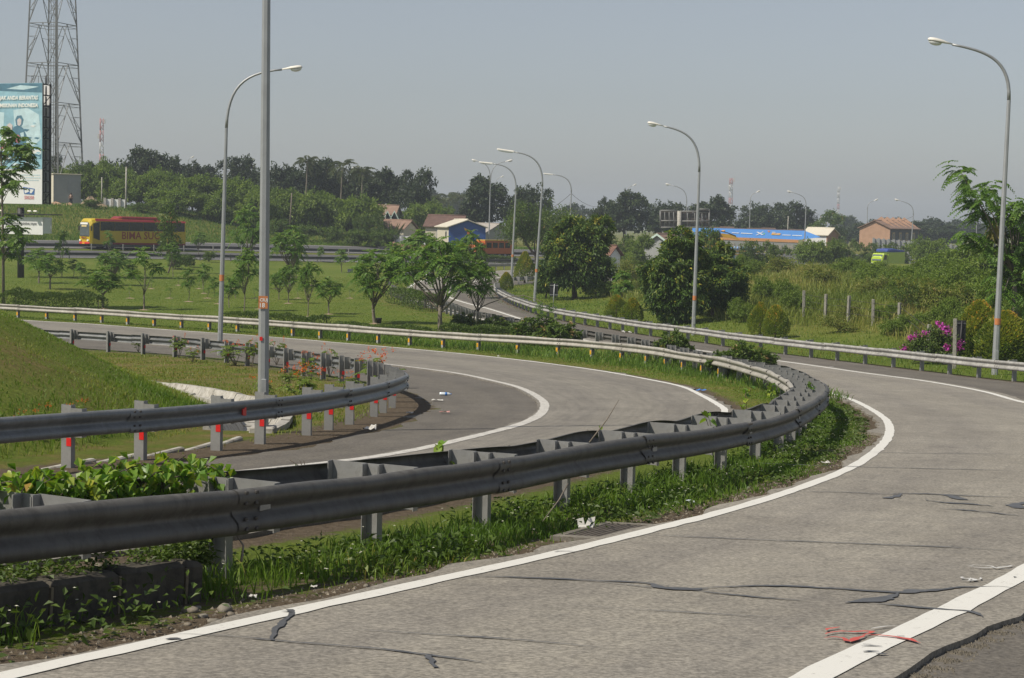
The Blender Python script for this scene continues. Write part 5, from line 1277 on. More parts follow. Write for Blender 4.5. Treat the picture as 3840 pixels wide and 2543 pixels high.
def clumpy(lv, r, blobs, n, L, W, droop=.25, shell=.55, nclump=26, spread=.30, lump=.18, vtop=0.0, flatn=.5, low=-.45):
    """leaves in clumps over the shells of blobs (cx, cy, cz, rx, ry, rz)"""
    w = np.array([b[3] * b[4] + b[4] * b[5] + b[3] * b[5] for b in blobs]); w = w / w.sum()
    zmin = min(b[2] - b[5] for b in blobs); zmax = max(b[2] + b[5] for b in blobs)
    for b, q in zip(blobs, w):
        nb = max(8, int(n * q)); nc = max(4, int(nclump * q * len(blobs)))
        cd = rdir(r, nc * 3); cd = cd[cd[:, 2] > low][:nc]; nc = len(cd)
        cr = (shell + (1 - shell) * r.random(nc) ** .6) * (1 + lump * r.normal(size=nc)); cv = r.normal(0, .16, nc)
        k = r.integers(0, nc, nb); rad = np.array(b[3:6])
        off = rdir(r, nb) * (r.random(nb) ** .5)[:, None] * spread
        p = cd[k] * cr[k][:, None] + off; P = np.array(b[:3]) + p * rad
        out = unit(p * 1.0 / rad * rad.mean())
        d = unit(out * .7 + rdir(r, nb) * .75 + np.array([0, 0, -droop * 2])); nn = unit(out * (1 - flatn) + np.array([0, 0, 1.]) * flatn + rdir(r, nb) * .55)
        hz_ = (P[:, 2] - zmin) / (zmax - zmin + 1e-6)
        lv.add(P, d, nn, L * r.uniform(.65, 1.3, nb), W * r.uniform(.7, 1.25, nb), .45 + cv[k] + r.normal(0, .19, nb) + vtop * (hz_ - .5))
def frond(lv, r, p0, az, rise, length, npair, ll, lw, curl=1.0, v0=.45, steps=None, pinch=True):
    """pinnate leaf: leaflets in pairs on a drooping midrib"""
    t = np.linspace(.12, 1, npair); h = np.array([math.cos(az), math.sin(az), 0]); up = np.array([0, 0, 1.])
    x = t * length * math.cos(rise * .5); z = length * (math.sin(rise) * t - curl * .55 * t ** 2)
    P = p0 + h * x[:, None] + up * z[:, None]
    T_ = np.gradient(P, axis=0); T_ = unit(T_); S = unit(np.cross(T_, up)); nn = np.cross(S, T_)
    ww = (np.sin(np.clip(t, 0, 1) * math.pi * .9 + .25)) if pinch else np.ones_like(t)
    for sg in (-1, 1):
        d = unit(S * sg + T_ * .55 - up * .28 + r.normal(0, .12, P.shape)); lv.add(P, d, nn + r.normal(0, .2, P.shape), ll * (.55 + .5 * ww), lw * (.7 + .4 * ww), v0 + r.normal(0, .14, len(P)))
    return P
def branchy(mb, r, p0, p1, r0, r1, bend=.12, n=5, sides=6):
    p0, p1 = V3(p0), V3(p1); L = np.linalg.norm(p1 - p0); mid = r.normal(0, bend * L * .5, 3); mid[2] *= .3
    pts = [p0 + (p1 - p0) * t + mid * 4 * t * (1 - t) for t in np.linspace(0, 1, n)]
    mb.tube(pts, list(np.linspace(r0, r1, n)), sides)
def proto_root(name):
    e = bpy.data.objects.new(name, None); e.empty_display_size = .3; COL.objects.link(e); return e
PROTO = {}
def reg(key, root, Hn, Wn): PROTO[key] = (root, Hn, Wn, [False])
def plant(key, B, H, Wd=None, label='', cat='tree', group=None, rz=0.0):
    """stand the prototype (first call uses it, later calls copy it) at B with height H and width Wd"""
    root, Hn, Wn, used = PROTO[key]; sz = H / Hn; sx = sz if Wd is None else Wd / Wn
    if not used[0]:
        used[0] = True; root.location = B; root.rotation_euler = (0, 0, rz); root.scale = (sx, sx, sz); tag(root, label, cat, group); return root
    return copy_tree(root, B, rz, (sx, sx, sz), label, group, cat)
def plant_px(key, u, D, vt, wpx, label, cat='tree', group=None, rz=None, sink=0.0):
    B = spot(u, D); H = at(u, vt, D)[2] - B[2]; plant(key, B - [0, 0, sink], H + sink, None if wpx is None else wpx * D / 4000, label, cat, group, (u * 1.7) % 6.28 if rz is None else rz)
def plant_gp(key, u, vb, vt, wpx, label, cat='tree', group=None, rz=None):
    B = gp(u, vb); D = B[1]; H = at(u, vt, D)[2] - B[2]; return plant(key, B, H, None if wpx is None else wpx * D / 4000, label, cat, group, (u * 1.7) % 6.28 if rz is None else rz)

# --- young lawn trees with tufts of pinnate leaves at the branch ends
def young(key, seed, H, tips, fl=.62, npair=8, nf=8, ll=.19, lw=.085, r0=.055, fork=.34, name='young_tree', mat=None):
    r = np.random.default_rng(seed); root = proto_root(name); mb = MB(); f = np.array([r.normal(0, .05), r.normal(0, .05), H * fork])
    mb.tube([(0, 0, -.15), (0, 0, 0), f * .5 + [.02, .01, 0], f], [r0 * 1.5, r0 * 1.15, r0, r0 * .85], 7)
    lv = Leaves()
    for (x, y, z) in tips:
        e = np.array([x, y, z]); st = f if r.random() < .6 else f * .75
        branchy(mb, r, st, e, r0 * .6, r0 * .22, .16)
        for k in range(nf):
            az = 6.283 * k / nf + r.uniform(-.3, .3); frond(lv, r, e + r.normal(0, .09, 3), az, r.uniform(-.25, .8), fl * r.uniform(.75, 1.2), npair, ll, lw, r.uniform(.7, 1.3), .42 + r.normal(0, .10))
        for k in range(nf // 2):
            az = r.uniform(0, 6.28); frond(lv, r, e + [0, 0, .08], az, r.uniform(.8, 1.3), fl * .7, npair - 2, ll * .9, lw, .8, .66)
    mb.build('trunk', M_bark, root); lv.build('crown', mat or M_leaf_young, root)
    W_ = 2 * max(max(abs(t[0]), abs(t[1])) for t in tips) + fl * 1.5; reg(key, root, max(t[2] for t in tips) + fl * .45, W_)
def ring_tips(r, n, rad, z0, z1):
    return [(rad * math.cos(6.283 * i / n + r.uniform(-.4, .4)) * r.uniform(.45, 1.05), rad * math.sin(6.283 * i / n + r.uniform(-.4, .4)) * r.uniform(.45, 1.05), r.uniform(z0, z1)) for i in range(n)]
_r = np.random.default_rng(5)
young('young_a', 1, 4.0, ring_tips(_r, 9, 1.0, 2.3, 3.6) + [(0, .1, 3.75), (.3, -.2, 3.3)], .72, 9, 12)
young('young_b', 2, 3.0, ring_tips(_r, 7, .75, 1.6, 2.7) + [(.05, .0, 2.8)], .62, 8, 12)
young('young_c', 3, 2.4, ring_tips(_r, 5, .45, 1.2, 2.0) + [(0, .05, 2.2)], .52, 7, 10, r0=.035)
young('young_d', 4, 3.6, [(-.7, .1, 2.0), (.8, -.1, 2.4), (.1, .3, 3.3), (-.35, -.3, 2.9)], .6, 8, 12, r0=.045, fork=.3)
young('young_e', 6, 4.2, ring_tips(_r, 14, 1.45, 2.0, 3.4) + [(.2, .1, 3.7), (-.5, .2, 3.4), (.7, 0, 3.3), (0, -.5, 2.9)], .72, 10, 11, .18, .075, .085, .26)
young('sapling', 8, 1.1, [(0, 0, .85), (.12, .05, .65)], .3, 5, 5, .12, .05, .015, .5, 'sapling')
# --- generic leafy crowns
def crown_tree(key, seed, blobs, n, L, W, mat, trunk_h, r0, name='tree', bark=None, Hn=None, nclump=26, spread=.3, droop=.25, shell=.55, vtop=.0, limbs=True, lump=.18, low=-.45):
    r = np.random.default_rng(seed); root = proto_root(name); mb = MB()
    if trunk_h > 0:
        top = np.array([r.normal(0, .15), r.normal(0, .15), trunk_h]); mb.tube([(0, 0, -.4), (0, 0, 0), top * .5, top], [r0 * 1.4, r0 * 1.1, r0 * .9, r0 * .75], 7)
        for b in blobs:
            branchy(mb, r, top * r.uniform(.75, 1), np.array(b[:3]) + [0, 0, b[5] * .2], r0 * .55, r0 * .15, .15)
            if limbs:
                for k in range(3): branchy(mb, r, np.array(b[:3]) * .8 + top * .2, np.array(b[:3]) + rdir(r, 1)[0] * np.array(b[3:6]) * .75, r0 * .25, r0 * .07, .1, 4, 5)
        mb.build('trunk', bark or M_bark_d, root)
    lv = Leaves(); clumpy(lv, r, blobs, n, L, W, droop, shell, nclump, spread, lump, vtop, low=low); lv.build('crown' if trunk_h > 0 else 'foliage', mat, root)
    reg(key, root, Hn or max(b[2] + b[5] for b in blobs), max(abs(b[0]) + b[3] for b in blobs) * 2)
def rblobs(seed, n, R_, z0, z1, s0, s1, flat_=.8):
    r = np.random.default_rng(seed); out = []
    for i in range(n):
        a = 6.283 * i / n + r.uniform(-.5, .5); q = R_ * r.uniform(.35, 1); s = r.uniform(s0, s1); out.append((q * math.cos(a), q * math.sin(a), r.uniform(z0, z1), s, s, s * flat_))
    return out
crown_tree('dark_a', 11, rblobs(1, 8, 2.8, 3.4, 8.0, 2.0, 2.8), 6000, .55, .34, M_leaf_dark, 3.2, .3, nclump=34, spread=.30, lump=.16)
crown_tree('dark_b', 12, rblobs(2, 7, 2.0, 3.4, 8.6, 1.9, 2.5) + [(0, 0, 8.6, 1.9, 1.9, 1.7)], 6000, .55, .34, M_leaf_dark, 3.0, .3, nclump=34, lump=.18)
crown_tree('dark_c', 13, rblobs(3, 10, 3.4, 3.0, 6.8, 1.8, 2.5) + [(.4, 0, 7.4, 2.0, 2.0, 1.5)], 7000, .55, .34, M_leaf_dark, 2.6, .32, nclump=32, lump=.18)
crown_tree('dark_d', 14, rblobs(4, 8, 2.1, 3.8, 8.2, 1.6, 2.2) + [(.2, .1, 9.0, 1.5, 1.5, 1.3)], 5200, .52, .32, M_leaf_dark, 3.4, .26, nclump=30, lump=.22)
crown_tree('green_a', 15, rblobs(5, 8, 2.7, 2.2, 6.2, 1.7, 2.4), 6000, .42, .26, M_leaf_bush, 2.6, .22, nclump=28, lump=.22)
crown_tree('acacia_a', 16, rblobs(6, 7, 2.2, 1.2, 3.6, 1.3, 1.9), 7500, .42, .17, M_leaf_acacia, 1.0, .10, 'thicket_shrub', nclump=40, spread=.34, lump=.2)
crown_tree('acacia_b', 17, rblobs(7, 7, 1.6, 1.2, 4.4, 1.2, 1.7), 6500, .42, .17, M_leaf_acacia, 1.4, .10, 'thicket_shrub', nclump=40, spread=.34, lump=.24)
crown_tree('acacia_big', 18, rblobs(8, 9, 3.6, 3.0, 6.0, 1.6, 2.4), 12000, .34, .12, M_leaf_bush, 2.0, .2, 'tree', nclump=44, spread=.36, lump=.22)
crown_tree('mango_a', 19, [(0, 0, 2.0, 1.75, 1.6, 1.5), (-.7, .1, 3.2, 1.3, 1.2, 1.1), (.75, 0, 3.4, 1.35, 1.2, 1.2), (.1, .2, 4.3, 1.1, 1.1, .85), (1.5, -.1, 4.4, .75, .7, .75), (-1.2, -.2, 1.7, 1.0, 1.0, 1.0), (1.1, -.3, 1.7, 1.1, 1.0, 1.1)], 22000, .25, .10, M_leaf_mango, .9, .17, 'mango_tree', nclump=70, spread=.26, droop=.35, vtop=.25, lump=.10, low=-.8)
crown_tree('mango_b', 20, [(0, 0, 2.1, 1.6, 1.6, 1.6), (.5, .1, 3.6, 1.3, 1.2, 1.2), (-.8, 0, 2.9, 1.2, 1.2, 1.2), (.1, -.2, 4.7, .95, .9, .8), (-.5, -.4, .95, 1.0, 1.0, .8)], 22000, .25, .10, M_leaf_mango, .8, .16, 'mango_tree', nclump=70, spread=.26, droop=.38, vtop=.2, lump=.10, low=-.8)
crown_tree('bush_a', 21, [(0, 0, .42, .62, .5, .46), (.45, .1, .38, .45, .42, .36), (-.45, -.05, .36, .46, .42, .36)], 7000, .11, .06, M_leaf_bush, 0, 0, 'shrub', nclump=40, spread=.22, low=-.6)
crown_tree('bush_b', 22, rblobs(10, 6, .8, .55, 1.25, .5, .75), 3600, .17, .08, M_leaf_bush, .3, .05, 'shrub', nclump=40, spread=.3, lump=.25, low=-.6)
crown_tree('wild_a', 23, rblobs(12, 7, 1.4, .6, 1.5, .6, 1.0), 4200, .22, .085, M_leaf_acacia, .4, .05, 'shrub', nclump=40, spread=.34, lump=.28, low=-.6)
crown_tree('wild_b', 24, rblobs(13, 6, 1.0, .5, 1.8, .45, .75), 2600, .20, .07, M_grass_dry, .4, .04, 'shrub', nclump=36, spread=.4, lump=.35, low=-.6)
crown_tree('thorn', 25, rblobs(14, 6, 1.1, 1.0, 2.2, .5, .8), 1500, .18, .06, M_leaf_mango, .6, .05, 'thorn_shrub', nclump=36, spread=.42, lump=.3)
crown_tree('slim', 26, [(0, 0, 4.6, .8, .8, .9), (.3, .1, 3.4, .95, .9, .9), (-.5, 0, 2.6, .8, .8, .7), (.5, 0, 2.0, .8, .7, .6), (0, 0, 5.6, .5, .5, .5)], 1500, .30, .14, M_leaf_bush, 1.6, .07, 'tree', nclump=24, spread=.36, lump=.3)
# --- palms
def palm(key, seed, H, nfr=17):
    r = np.random.default_rng(seed); root = proto_root('palm_tree'); mb = MB(); top = np.array([r.normal(0, .8), r.normal(0, .4), H * .8])
    mb.tube([(0, 0, -.3), top * .35 + [r.normal(0, .3), 0, 0], top * .7, top], [.22, .17, .14, .13], 7); mb.build('trunk', M_bark, root); lv = Leaves()
    for k in range(nfr): frond(lv, r, top, 6.283 * k / nfr + r.uniform(-.2, .2), r.uniform(-.1, 1.35), r.uniform(2.6, 3.4), 15, .85, .16, r.uniform(.9, 1.5), .5)
    lv.build('crown', M_leaf_palm, root); reg(key, root, H * .8 + 2.0, 6.0)
palm('palm_a', 31, 12); palm('palm_b', 32, 11)
# --- banana-like plant
def banana():
    r = np.random.default_rng(41); root = proto_root('agave_plant'); lv = Leaves()
    for k in range(9):
        a = 6.283 * k / 9; d = np.array([[math.cos(a) * .55, math.sin(a) * .55, 1.0]]); lv.add(np.array([[0, 0, .2]]), d, np.array([[math.cos(a), math.sin(a), -.4]]) * -1, 3.2, .5, .6 + r.normal(0, .1), .3)
    lv.build('leaves', M_leaf_palm, root); reg('agave', root, 2.9, 3.2)
banana()
# --- clipped shrubs, red-tipped
def topiary(key, seed, pw, n=4200):
    r = np.random.default_rng(seed); root = proto_root('clipped_shrub'); lv = Leaves(); t = r.random(n) ** .75; z = .08 + t * 1.42
    tt = np.clip((z - .05) / 1.46, 0, 1); prof = .5 * (tt ** .30) * ((1 - tt) ** pw) / (.30 / (.30 + pw)) ** .30 / (pw / (.30 + pw)) ** pw + .02
    a = r.uniform(0, 6.283, n); q = prof * (1 - .22 * r.random(n) ** 2) * (1 + .09 * np.sin(a * 3 + z * 4) + .06 * np.sin(a * 7 - z * 9)); P = np.stack([q * np.cos(a), q * np.sin(a), z], 1)
    out = np.stack([np.cos(a), np.sin(a), .4 + (z - .75) * .9], 1); d = unit(out * .6 + rdir(r, n) * .5 + [0, 0, .55]); patch = .18 * np.sin(a * 2 + seed) * np.sin(z * 5)
    lv.add(P, d, unit(out + rdir(r, n) * .5), .085 * r.uniform(.7, 1.3, n), .045, .13 + .42 * (z / 1.5) ** 2.3 + patch + r.normal(0, .17, n))
    MB().tube([(0, 0, -.1), (0, 0, .9)], [.05, .03], 6).build('trunk', M_bark_d, root); lv.build('foliage', M_leaf_top, root); reg(key, root, 1.52, 1.02)
topiary('topiary_a', 51, .75); topiary('topiary_b', 52, .95); topiary('topiary_big', 53, .8, 9000)
# --- flower shrubs
def peacock(key, seed, flowers=9):
    r = np.random.default_rng(seed); root = proto_root('flowering_shrub'); mb = MB(); lv = Leaves(); fl = Leaves()
    for k in range(7):
        e = np.array([r.normal(0, .22), r.normal(0, .22), r.uniform(.55, 1.0)]); branchy(mb, r, (0, 0, 0), e, .014, .006, .15, 5, 5)
        for f in range(5):
            q = e * r.uniform(.45, 1.0); az = r.uniform(0, 6.28); P = frond(lv, r, q, az, r.uniform(.1, .7), r.uniform(.24, .40), 8, .11, .05, .8, .55)
    for k in range(flowers):
        e = np.array([r.normal(0, .26), r.normal(0, .26), r.uniform(.75, 1.15)]); n = 12; P = e + r.normal(0, .028, (n, 3)) * [1, 1, 1.3]
        fl.add(P, rdir(r, n) + [0, 0, .4], rdir(r, n), .038, .032, r.random(n))
    mb.build('stem', M_bark, root); lv.build('leaves', M_leaf_acacia, root); fl.build('flowers', M_flower_o, root)['kind'] = 'stuff'; reg(key, root, 1.1, 1.0)
peacock('peacock_a', 61, 9); peacock('peacock_b', 62, 5); peacock('peacock_c', 63, 19)
def purple():
    r = np.random.default_rng(71); root = proto_root('flowering_shrub'); lv = Leaves(); fl = Leaves()
    bl = [(0, 0, .5, .55, .5, .45), (.5, 0, .45, .45, .4, .4), (-.45, .1, .42, .4, .4, .35), (.2, .1, .85, .35, .3, .3)]
    clumpy(lv, r, bl, 3200, .10, .05, low=-.6, nclump=40)
    for k in range(17):
        b = bl[r.integers(0, 4)]; d = rdir(r, 1)[0]; d[2] = abs(d[2]); d[1] = -abs(d[1]); e = np.array(b[:3]) + d * np.array(b[3:6]) * 1.05; n = 50; P = e + r.normal(0, .05, (n, 3)); fl.add(P, rdir(r, n), rdir(r, n), .065, .06, r.random(n))
    lv.build('foliage', M_leaf_hedge, root); fl.build('flowers', M_flower_p, root)['kind'] = 'stuff'; reg('purple', root, 1.2, 1.9)
purple()
# --- clipped hedge along a line of ground points
def hedge(label, pts, w, h, n, L=.09, mat=None, cat='hedge', sq=.85, zof=0.0):
    r = np.random.default_rng(n); P = even(np.asarray(pts, float), .25); c = P[len(P) // 2]; c3 = np.array([c[0], c[1], gz(*c[:2])]); root = thing('hedge', label, cat, c3); t, nn = normals(P[:, :2])
    i = r.integers(0, len(P), n); s = r.uniform(-1, 1, n); zz = r.random(n); face = r.random(n)
    s = np.where(face < .42, np.sign(s) * (1 - .12 * r.random(n)), s); zz = np.where(face >= .42, 1 - .14 * r.random(n) ** 1.5, zz)
    q = P[i, :2] + nn[i] * (s * w / 2)[:, None] + t[i] * r.uniform(-.14, .14, n)[:, None]
    lump_ = 1 + .12 * wob(P[i, 0], P[i, 1], 2.2, 5) + .08 * wob(q[:, 0], q[:, 1], 5, 6)
    V = np.stack([q[:, 0], q[:, 1], g(q[:, 0], q[:, 1]) + zof + h * zz * lump_ * (1 - (1 - sq) * s * s)], 1)
    out = np.stack([nn[i, 0] * s, nn[i, 1] * s, zz * .9], 1); lv = Leaves(); lv.add(V - c3, unit(out * .5 + rdir(r, n) * .6 + [0, 0, .3]), unit(out + rdir(r, n) * .6), L * r.uniform(.7, 1.3, n), L * .55, .40 + .12 * wob(P[i, 0], P[i, 1], 3, 7) + r.normal(0, .18, n) + .12 * (zz - .5))
    mb = MB(); st = np.arange(0, len(P), 3)
    for k in st: mb.tube([(P[k, 0] - c3[0], P[k, 1] - c3[1], gz(*P[k, :2]) - c3[2] - .05), (P[k, 0] - c3[0] + .05, P[k, 1] - c3[1], gz(*P[k, :2]) - c3[2] + h * .7)], .02, 5)
    o = mb.build('stems', M_bark_d, root); o['kind'] = 'stuff'; lv.build('foliage', mat or M_leaf_hedge, root); return root

# ------------------------------------------------------------------ planting
GT = 'dark trees along the skyline'; GY = 'young trees on the lawn'
far = [  # key, u, D, vtop, width px, label
 ('dark_d', 128, 305, 356, 60, 'dark tree half hidden between the billboard and the pylon'), ('dark_b', 205, 300, 374, 70, 'dark tree directly right of the pylon foot'),
 ('dark_c', 250, 306, 372, 90, 'dark tree behind the red and white mast'), ('dark_a', 322, 300, 343, 120, 'tallest dark tree above the bus, broad crown'),
 ('dark_c', 385, 304, 356, 110, 'broad dark tree right of the tallest one above the bus'), ('dark_d', 445, 306, 374, 70, 'small dark tree in the dip behind the curved lamp post'),
 ('dark_b', 480, 310, 382, 70, 'low dark tree left of the curved lamp post'), ('dark_a', 560, 302, 362, 100, 'rounded dark tree between the curved lamp and the tall pole'),
 ('dark_c', 655, 300, 380, 110, 'dark tree immediately right of the tall pole'), ('dark_b', 715, 296, 372, 85, 'dark tree under the left palm'),
 ('dark_a', 760, 300, 368, 95, 'dark tree between the two palms'), ('dark_c', 828, 298, 386, 100, 'dark tree behind the thin lamp post among the palms'),
 ('dark_b', 885, 296, 388, 85, 'dark tree right of the palms'), ('dark_a', 962, 292, 392, 92, 'round dark tree standing alone at the right end of the palm grove'),
 ('dark_b', 1113, 300, 404, 86, 'upright dark tree behind the blue gabled building'), ('dark_c', 1218, 300, 428, 105, 'wide dark tree behind the flat lamp posts'),
 ('dark_a', 1445, 330, 443, 118, 'dark tree left of the bare sign frame, thin lamp above it'), ('dark_d', 1400, 332, 458, 60, 'smaller dark tree at the left shoulder of the sign-frame tree'),
 ('dark_c', 1545, 345, 466, 110, 'dark tree behind the bare sign frame'), ('dark_b', 1650, 345, 452, 85, 'dark tree right of the bare sign frame'),
 ('dark_c', 1755, 390, 470, 90, 'dark tree behind the left half of the blue roof'), ('dark_a', 1815, 390, 468, 95, 'dark tree behind the right half of the blue roof'), ('dark_d', 1865, 392, 480, 60, 'dark tree behind the lamp at the end of the blue roof'),
 ('green_a', 1915, 380, 485, 84, 'round mid-green tree right of the blue roof')]
for k, u, D, vt, w, lab in far: plant_px(k, u, D, vt, w * 1.12, lab, 'tree', GT)
haz = [('dark_a', 1000, 520, 438, 80), ('dark_c', 1055, 560, 446, 90), ('dark_b', 1330, 560, 470, 80), ('dark_a', 1960, 620, 500, 80), ('dark_c', 2030, 640, 506, 95), ('dark_b', 2080, 560, 503, 60), ('dark_c', 2155, 520, 504, 95), ('dark_a', 2225, 560, 507, 90), ('dark_c', 2300, 600, 505, 110), ('dark_b', 2360, 560, 500, 80), ('dark_c', 1990, 460, 515, 70), ('dark_a', 2110, 450, 512, 80), ('dark_b', 2190, 440, 520, 70)]
hl = ['hazy tree in the gap right of the lone round tree', 'hazy tree low in the gap left of the blue gabled building', 'hazy tree in the gap left of the sign-frame trees', 'faint tree at the left end of the far hazy line', 'faint wide tree above the orange row houses', 'faint narrow tree above the right end of the row houses', 'hazy broad tree right of the brick row houses', 'hazy tree behind the long grey wall', 'hazy broad tree behind the right edge lamp', 'hazy tree at the extreme right edge', 'greyish tree just left of the brick row houses', 'greyish tree touching the right end of the row houses', 'greyish tree rising over the grey wall']
for (k, u, D, vt, w), lab in zip(haz, hl): plant_px(k, u, D, vt, w * 1.1, lab, 'tree', 'hazy far trees')
for k, u, D, vt, lab in (('palm_a', 707, 292, 347, 'coconut palm rising left above the dark grove'), ('palm_b', 786, 290, 356, 'coconut palm in the middle of the dark grove'), ('palm_a', 836, 288, 372, 'coconut palm at the right of the dark grove'), ('palm_b', 878, 300, 384, 'short coconut palm at the end of the grove'), ('palm_b', 1030, 400, 436, 'hazy palm behind the round lone tree'), ('palm_a', 1062, 420, 438, 'hazy palm left of the upright tree'), ('palm_a', 1005, 330, 444, 'drooping palm in the gap right of the lone tree')):
    plant_px(k, u, D, vt, 70, lab, 'palm', 'coconut palms')
ac = [('acacia_a', 215, 262, 384, 90, 'bright green thicket shrub beside the cabin'), ('acacia_b', 262, 258, 376, 85, 'tall bright green thicket shrub behind the white pole'), ('acacia_a', 318, 256, 402, 105, 'wide bright green thicket shrub above the bus'), ('acacia_b', 372, 258, 392, 90, 'bright green thicket shrub under the tallest dark tree'), ('acacia_a', 425, 255, 408, 105, 'bright green thicket shrub left of the curved lamp'), ('acacia_b', 470, 257, 412, 90, 'thicket shrub touching the curved lamp post'), ('acacia_a', 530, 258, 418, 110, 'thicket shrub right of the curved lamp post'), ('acacia_b', 575, 255, 425, 90, 'thicket shrub left of the tall pole'), ('acacia_a', 640, 252, 442, 110, 'thicket shrub right of the tall pole by the bamboo'), ('acacia_b', 690, 253, 445, 100, 'thicket shrub in front of the left palm'), ('acacia_a', 740, 254, 450, 110, 'thicket shrub in the middle of the bank top'), ('acacia_a', 800, 254, 458, 115, 'thicket shrub below the thin lamp'), ('acacia_b', 850, 256, 470, 90, 'thicket shrub left of the dormered house'), ('acacia_a', 165, 275, 392, 80, 'thicket shrub behind the cabin roof'),
 ('acacia_a', 600, 246, 452, 90, 'low thicket shrub behind the tall pole'), ('acacia_b', 500, 247, 440, 90, 'low thicket shrub behind the curved lamp'), ('acacia_a', 390, 247, 440, 100, 'low thicket shrub on the bank above the bus'), ('acacia_a', 960, 275, 478, 90, 'green shrub between the dormered house and the blue gable'), ('acacia_b', 1015, 285, 468, 80, 'pale green shrub behind the blue gable')]
for k, u, D, vt, w, lab in ac: plant_px(k, u, D, vt, w * 1.1, lab, 'shrub', 'acacia thicket on the far bank', sink=.6)
for k, u, D, vt, w, lab in (('green_a', 860, 240, 492, 52, 'small tree on the bank by the dormered house'), ('green_a', 835, 238, 498, 40, 'thin small tree on the bank below the palms'), ('bush_b', 905, 236, 532, 50, 'dark bush at the end of the grass bank'), ('bush_b', 700, 238, 520, 60, 'dark bush on the bank below the bamboo'), ('bush_b', 760, 238, 526, 70, 'low dark bush in the middle of the bank'), ('bush_b', 650, 238, 508, 60, 'dark bush behind the tall pole on the bank'), ('bush_b', 215, 240, 462, 50, 'bush on the soil heap by the cabin'), ('bush_b', 320, 242, 470, 60, 'bush by the pale enclosure'), ('bush_b', 825, 236, 532, 60, 'dark bush low on the bank'), ('bush_b', 870, 236, 534, 60, 'dark bush near the white panelled wall')):
    plant_px(k, u, D, vt, w, lab, 'tree' if k == 'green_a' else 'bush', 'bank bushes')
plant_px('agave', 907, 240, 512, 54, 'big-leaved pale green plant in front of the dormered house', 'plant')
# far middle and right
for k, u, D, vt, w, lab, cat in (('acacia_big', 1240, 200, 470, 190, 'large feathery green tree behind the flat lamp posts', 'tree'), ('acacia_big', 1330, 215, 500, 120, 'feathery tree behind the big mango tree', 'tree'), ('green_a', 1430, 232, 540, 80, 'grey-green tree by the low reddish-roofed house', 'tree'), ('acacia_b', 1475, 225, 545, 70, 'small green tree left of the orange tiled house', 'tree'), ('green_a', 1640, 165, 525, 95, 'leafy tree peeping over the dark mango trees', 'tree'), ('green_a', 1752, 215, 555, 85, 'round bush in front of the blue roof wall', 'bush'), ('green_a', 1800, 220, 566, 60, 'bush at the end of the jug truck', 'bush'), ('green_a', 1955, 275, 552, 60, 'bush left of the brick row houses', 'bush'), ('green_a', 2005, 270, 560, 60, 'bush under the brick gable', 'bush'), ('acacia_a', 2150, 240, 555, 80, 'feathery tree in front of the grey wall', 'tree'), ('green_a', 2080, 270, 560, 60, 'dark tree beside the lime truck', 'tree'), ('acacia_a', 1880, 240, 560, 90, 'green shrub under the end of the blue roof', 'bush'), ('acacia_b', 1925, 245, 558, 70, 'green shrub left of the lime truck', 'bush')):
    plant_px(k, u, D, vt, w, lab, cat, 'trees of the middle distance')
plant_gp('mango_a', 1330, 692, 498, 178, 'big dark leafy mango tree with yellow-green tips on the bend bank', 'mango tree', None, rz=.2)
plant_gp('mango_b', 1562, 748, 526, 175, 'left of the two dark mango trees behind the centre-right lamp', 'mango tree', None, rz=.6)
plant_gp('mango_b', 1650, 728, 560, 165, 'right, darker of the two mango trees behind the centre-right lamp', 'mango tree', None, rz=2.6)
plant_gp('mango_a', 1262, 690, 600, 64, 'small leafy tree just right of the flat lamp post', 'mango tree', None, rz=4)
for k, u, vb, vt, w, lab in (('topiary_a', 1170, 674, 630, 31, 'small egg-shaped clipped shrub inside the far rail bend'), ('topiary_b', 1213, 655, 583, 46, 'tall orange-tipped clipped shrub left of the flat lamp post'), ('topiary_a', 1425, 738, 683, 46, 'yellowish clipped shrub, left of the pair behind the far rail'), ('topiary_b', 1461, 745, 690, 50, 'orange-topped clipped shrub, right of the pair behind the far rail'), ('topiary_b', 1757, 775, 700, 54, 'orange-tipped clipped shrub, left of the pair by the creeper clump'), ('topiary_a', 1793, 782, 707, 56, 'clipped shrub with red tip, right of the pair by the creeper clump'), ('topiary_big', 2262, 832, 698, 104, 'big red-topped clipped shrub left of the tallest lamp post'), ('topiary_big', 2322, 846, 722, 118, 'big red-topped clipped shrub at the right edge')):
    plant_gp(k, u, vb, vt, w * 1.04, lab, 'clipped shrub', 'clipped red-tipped shrubs', rz=u)
plant_gp('purple', 2150, 842, 746, 138, 'shrub with bright purple flowers behind the far rail', 'flowering shrub')
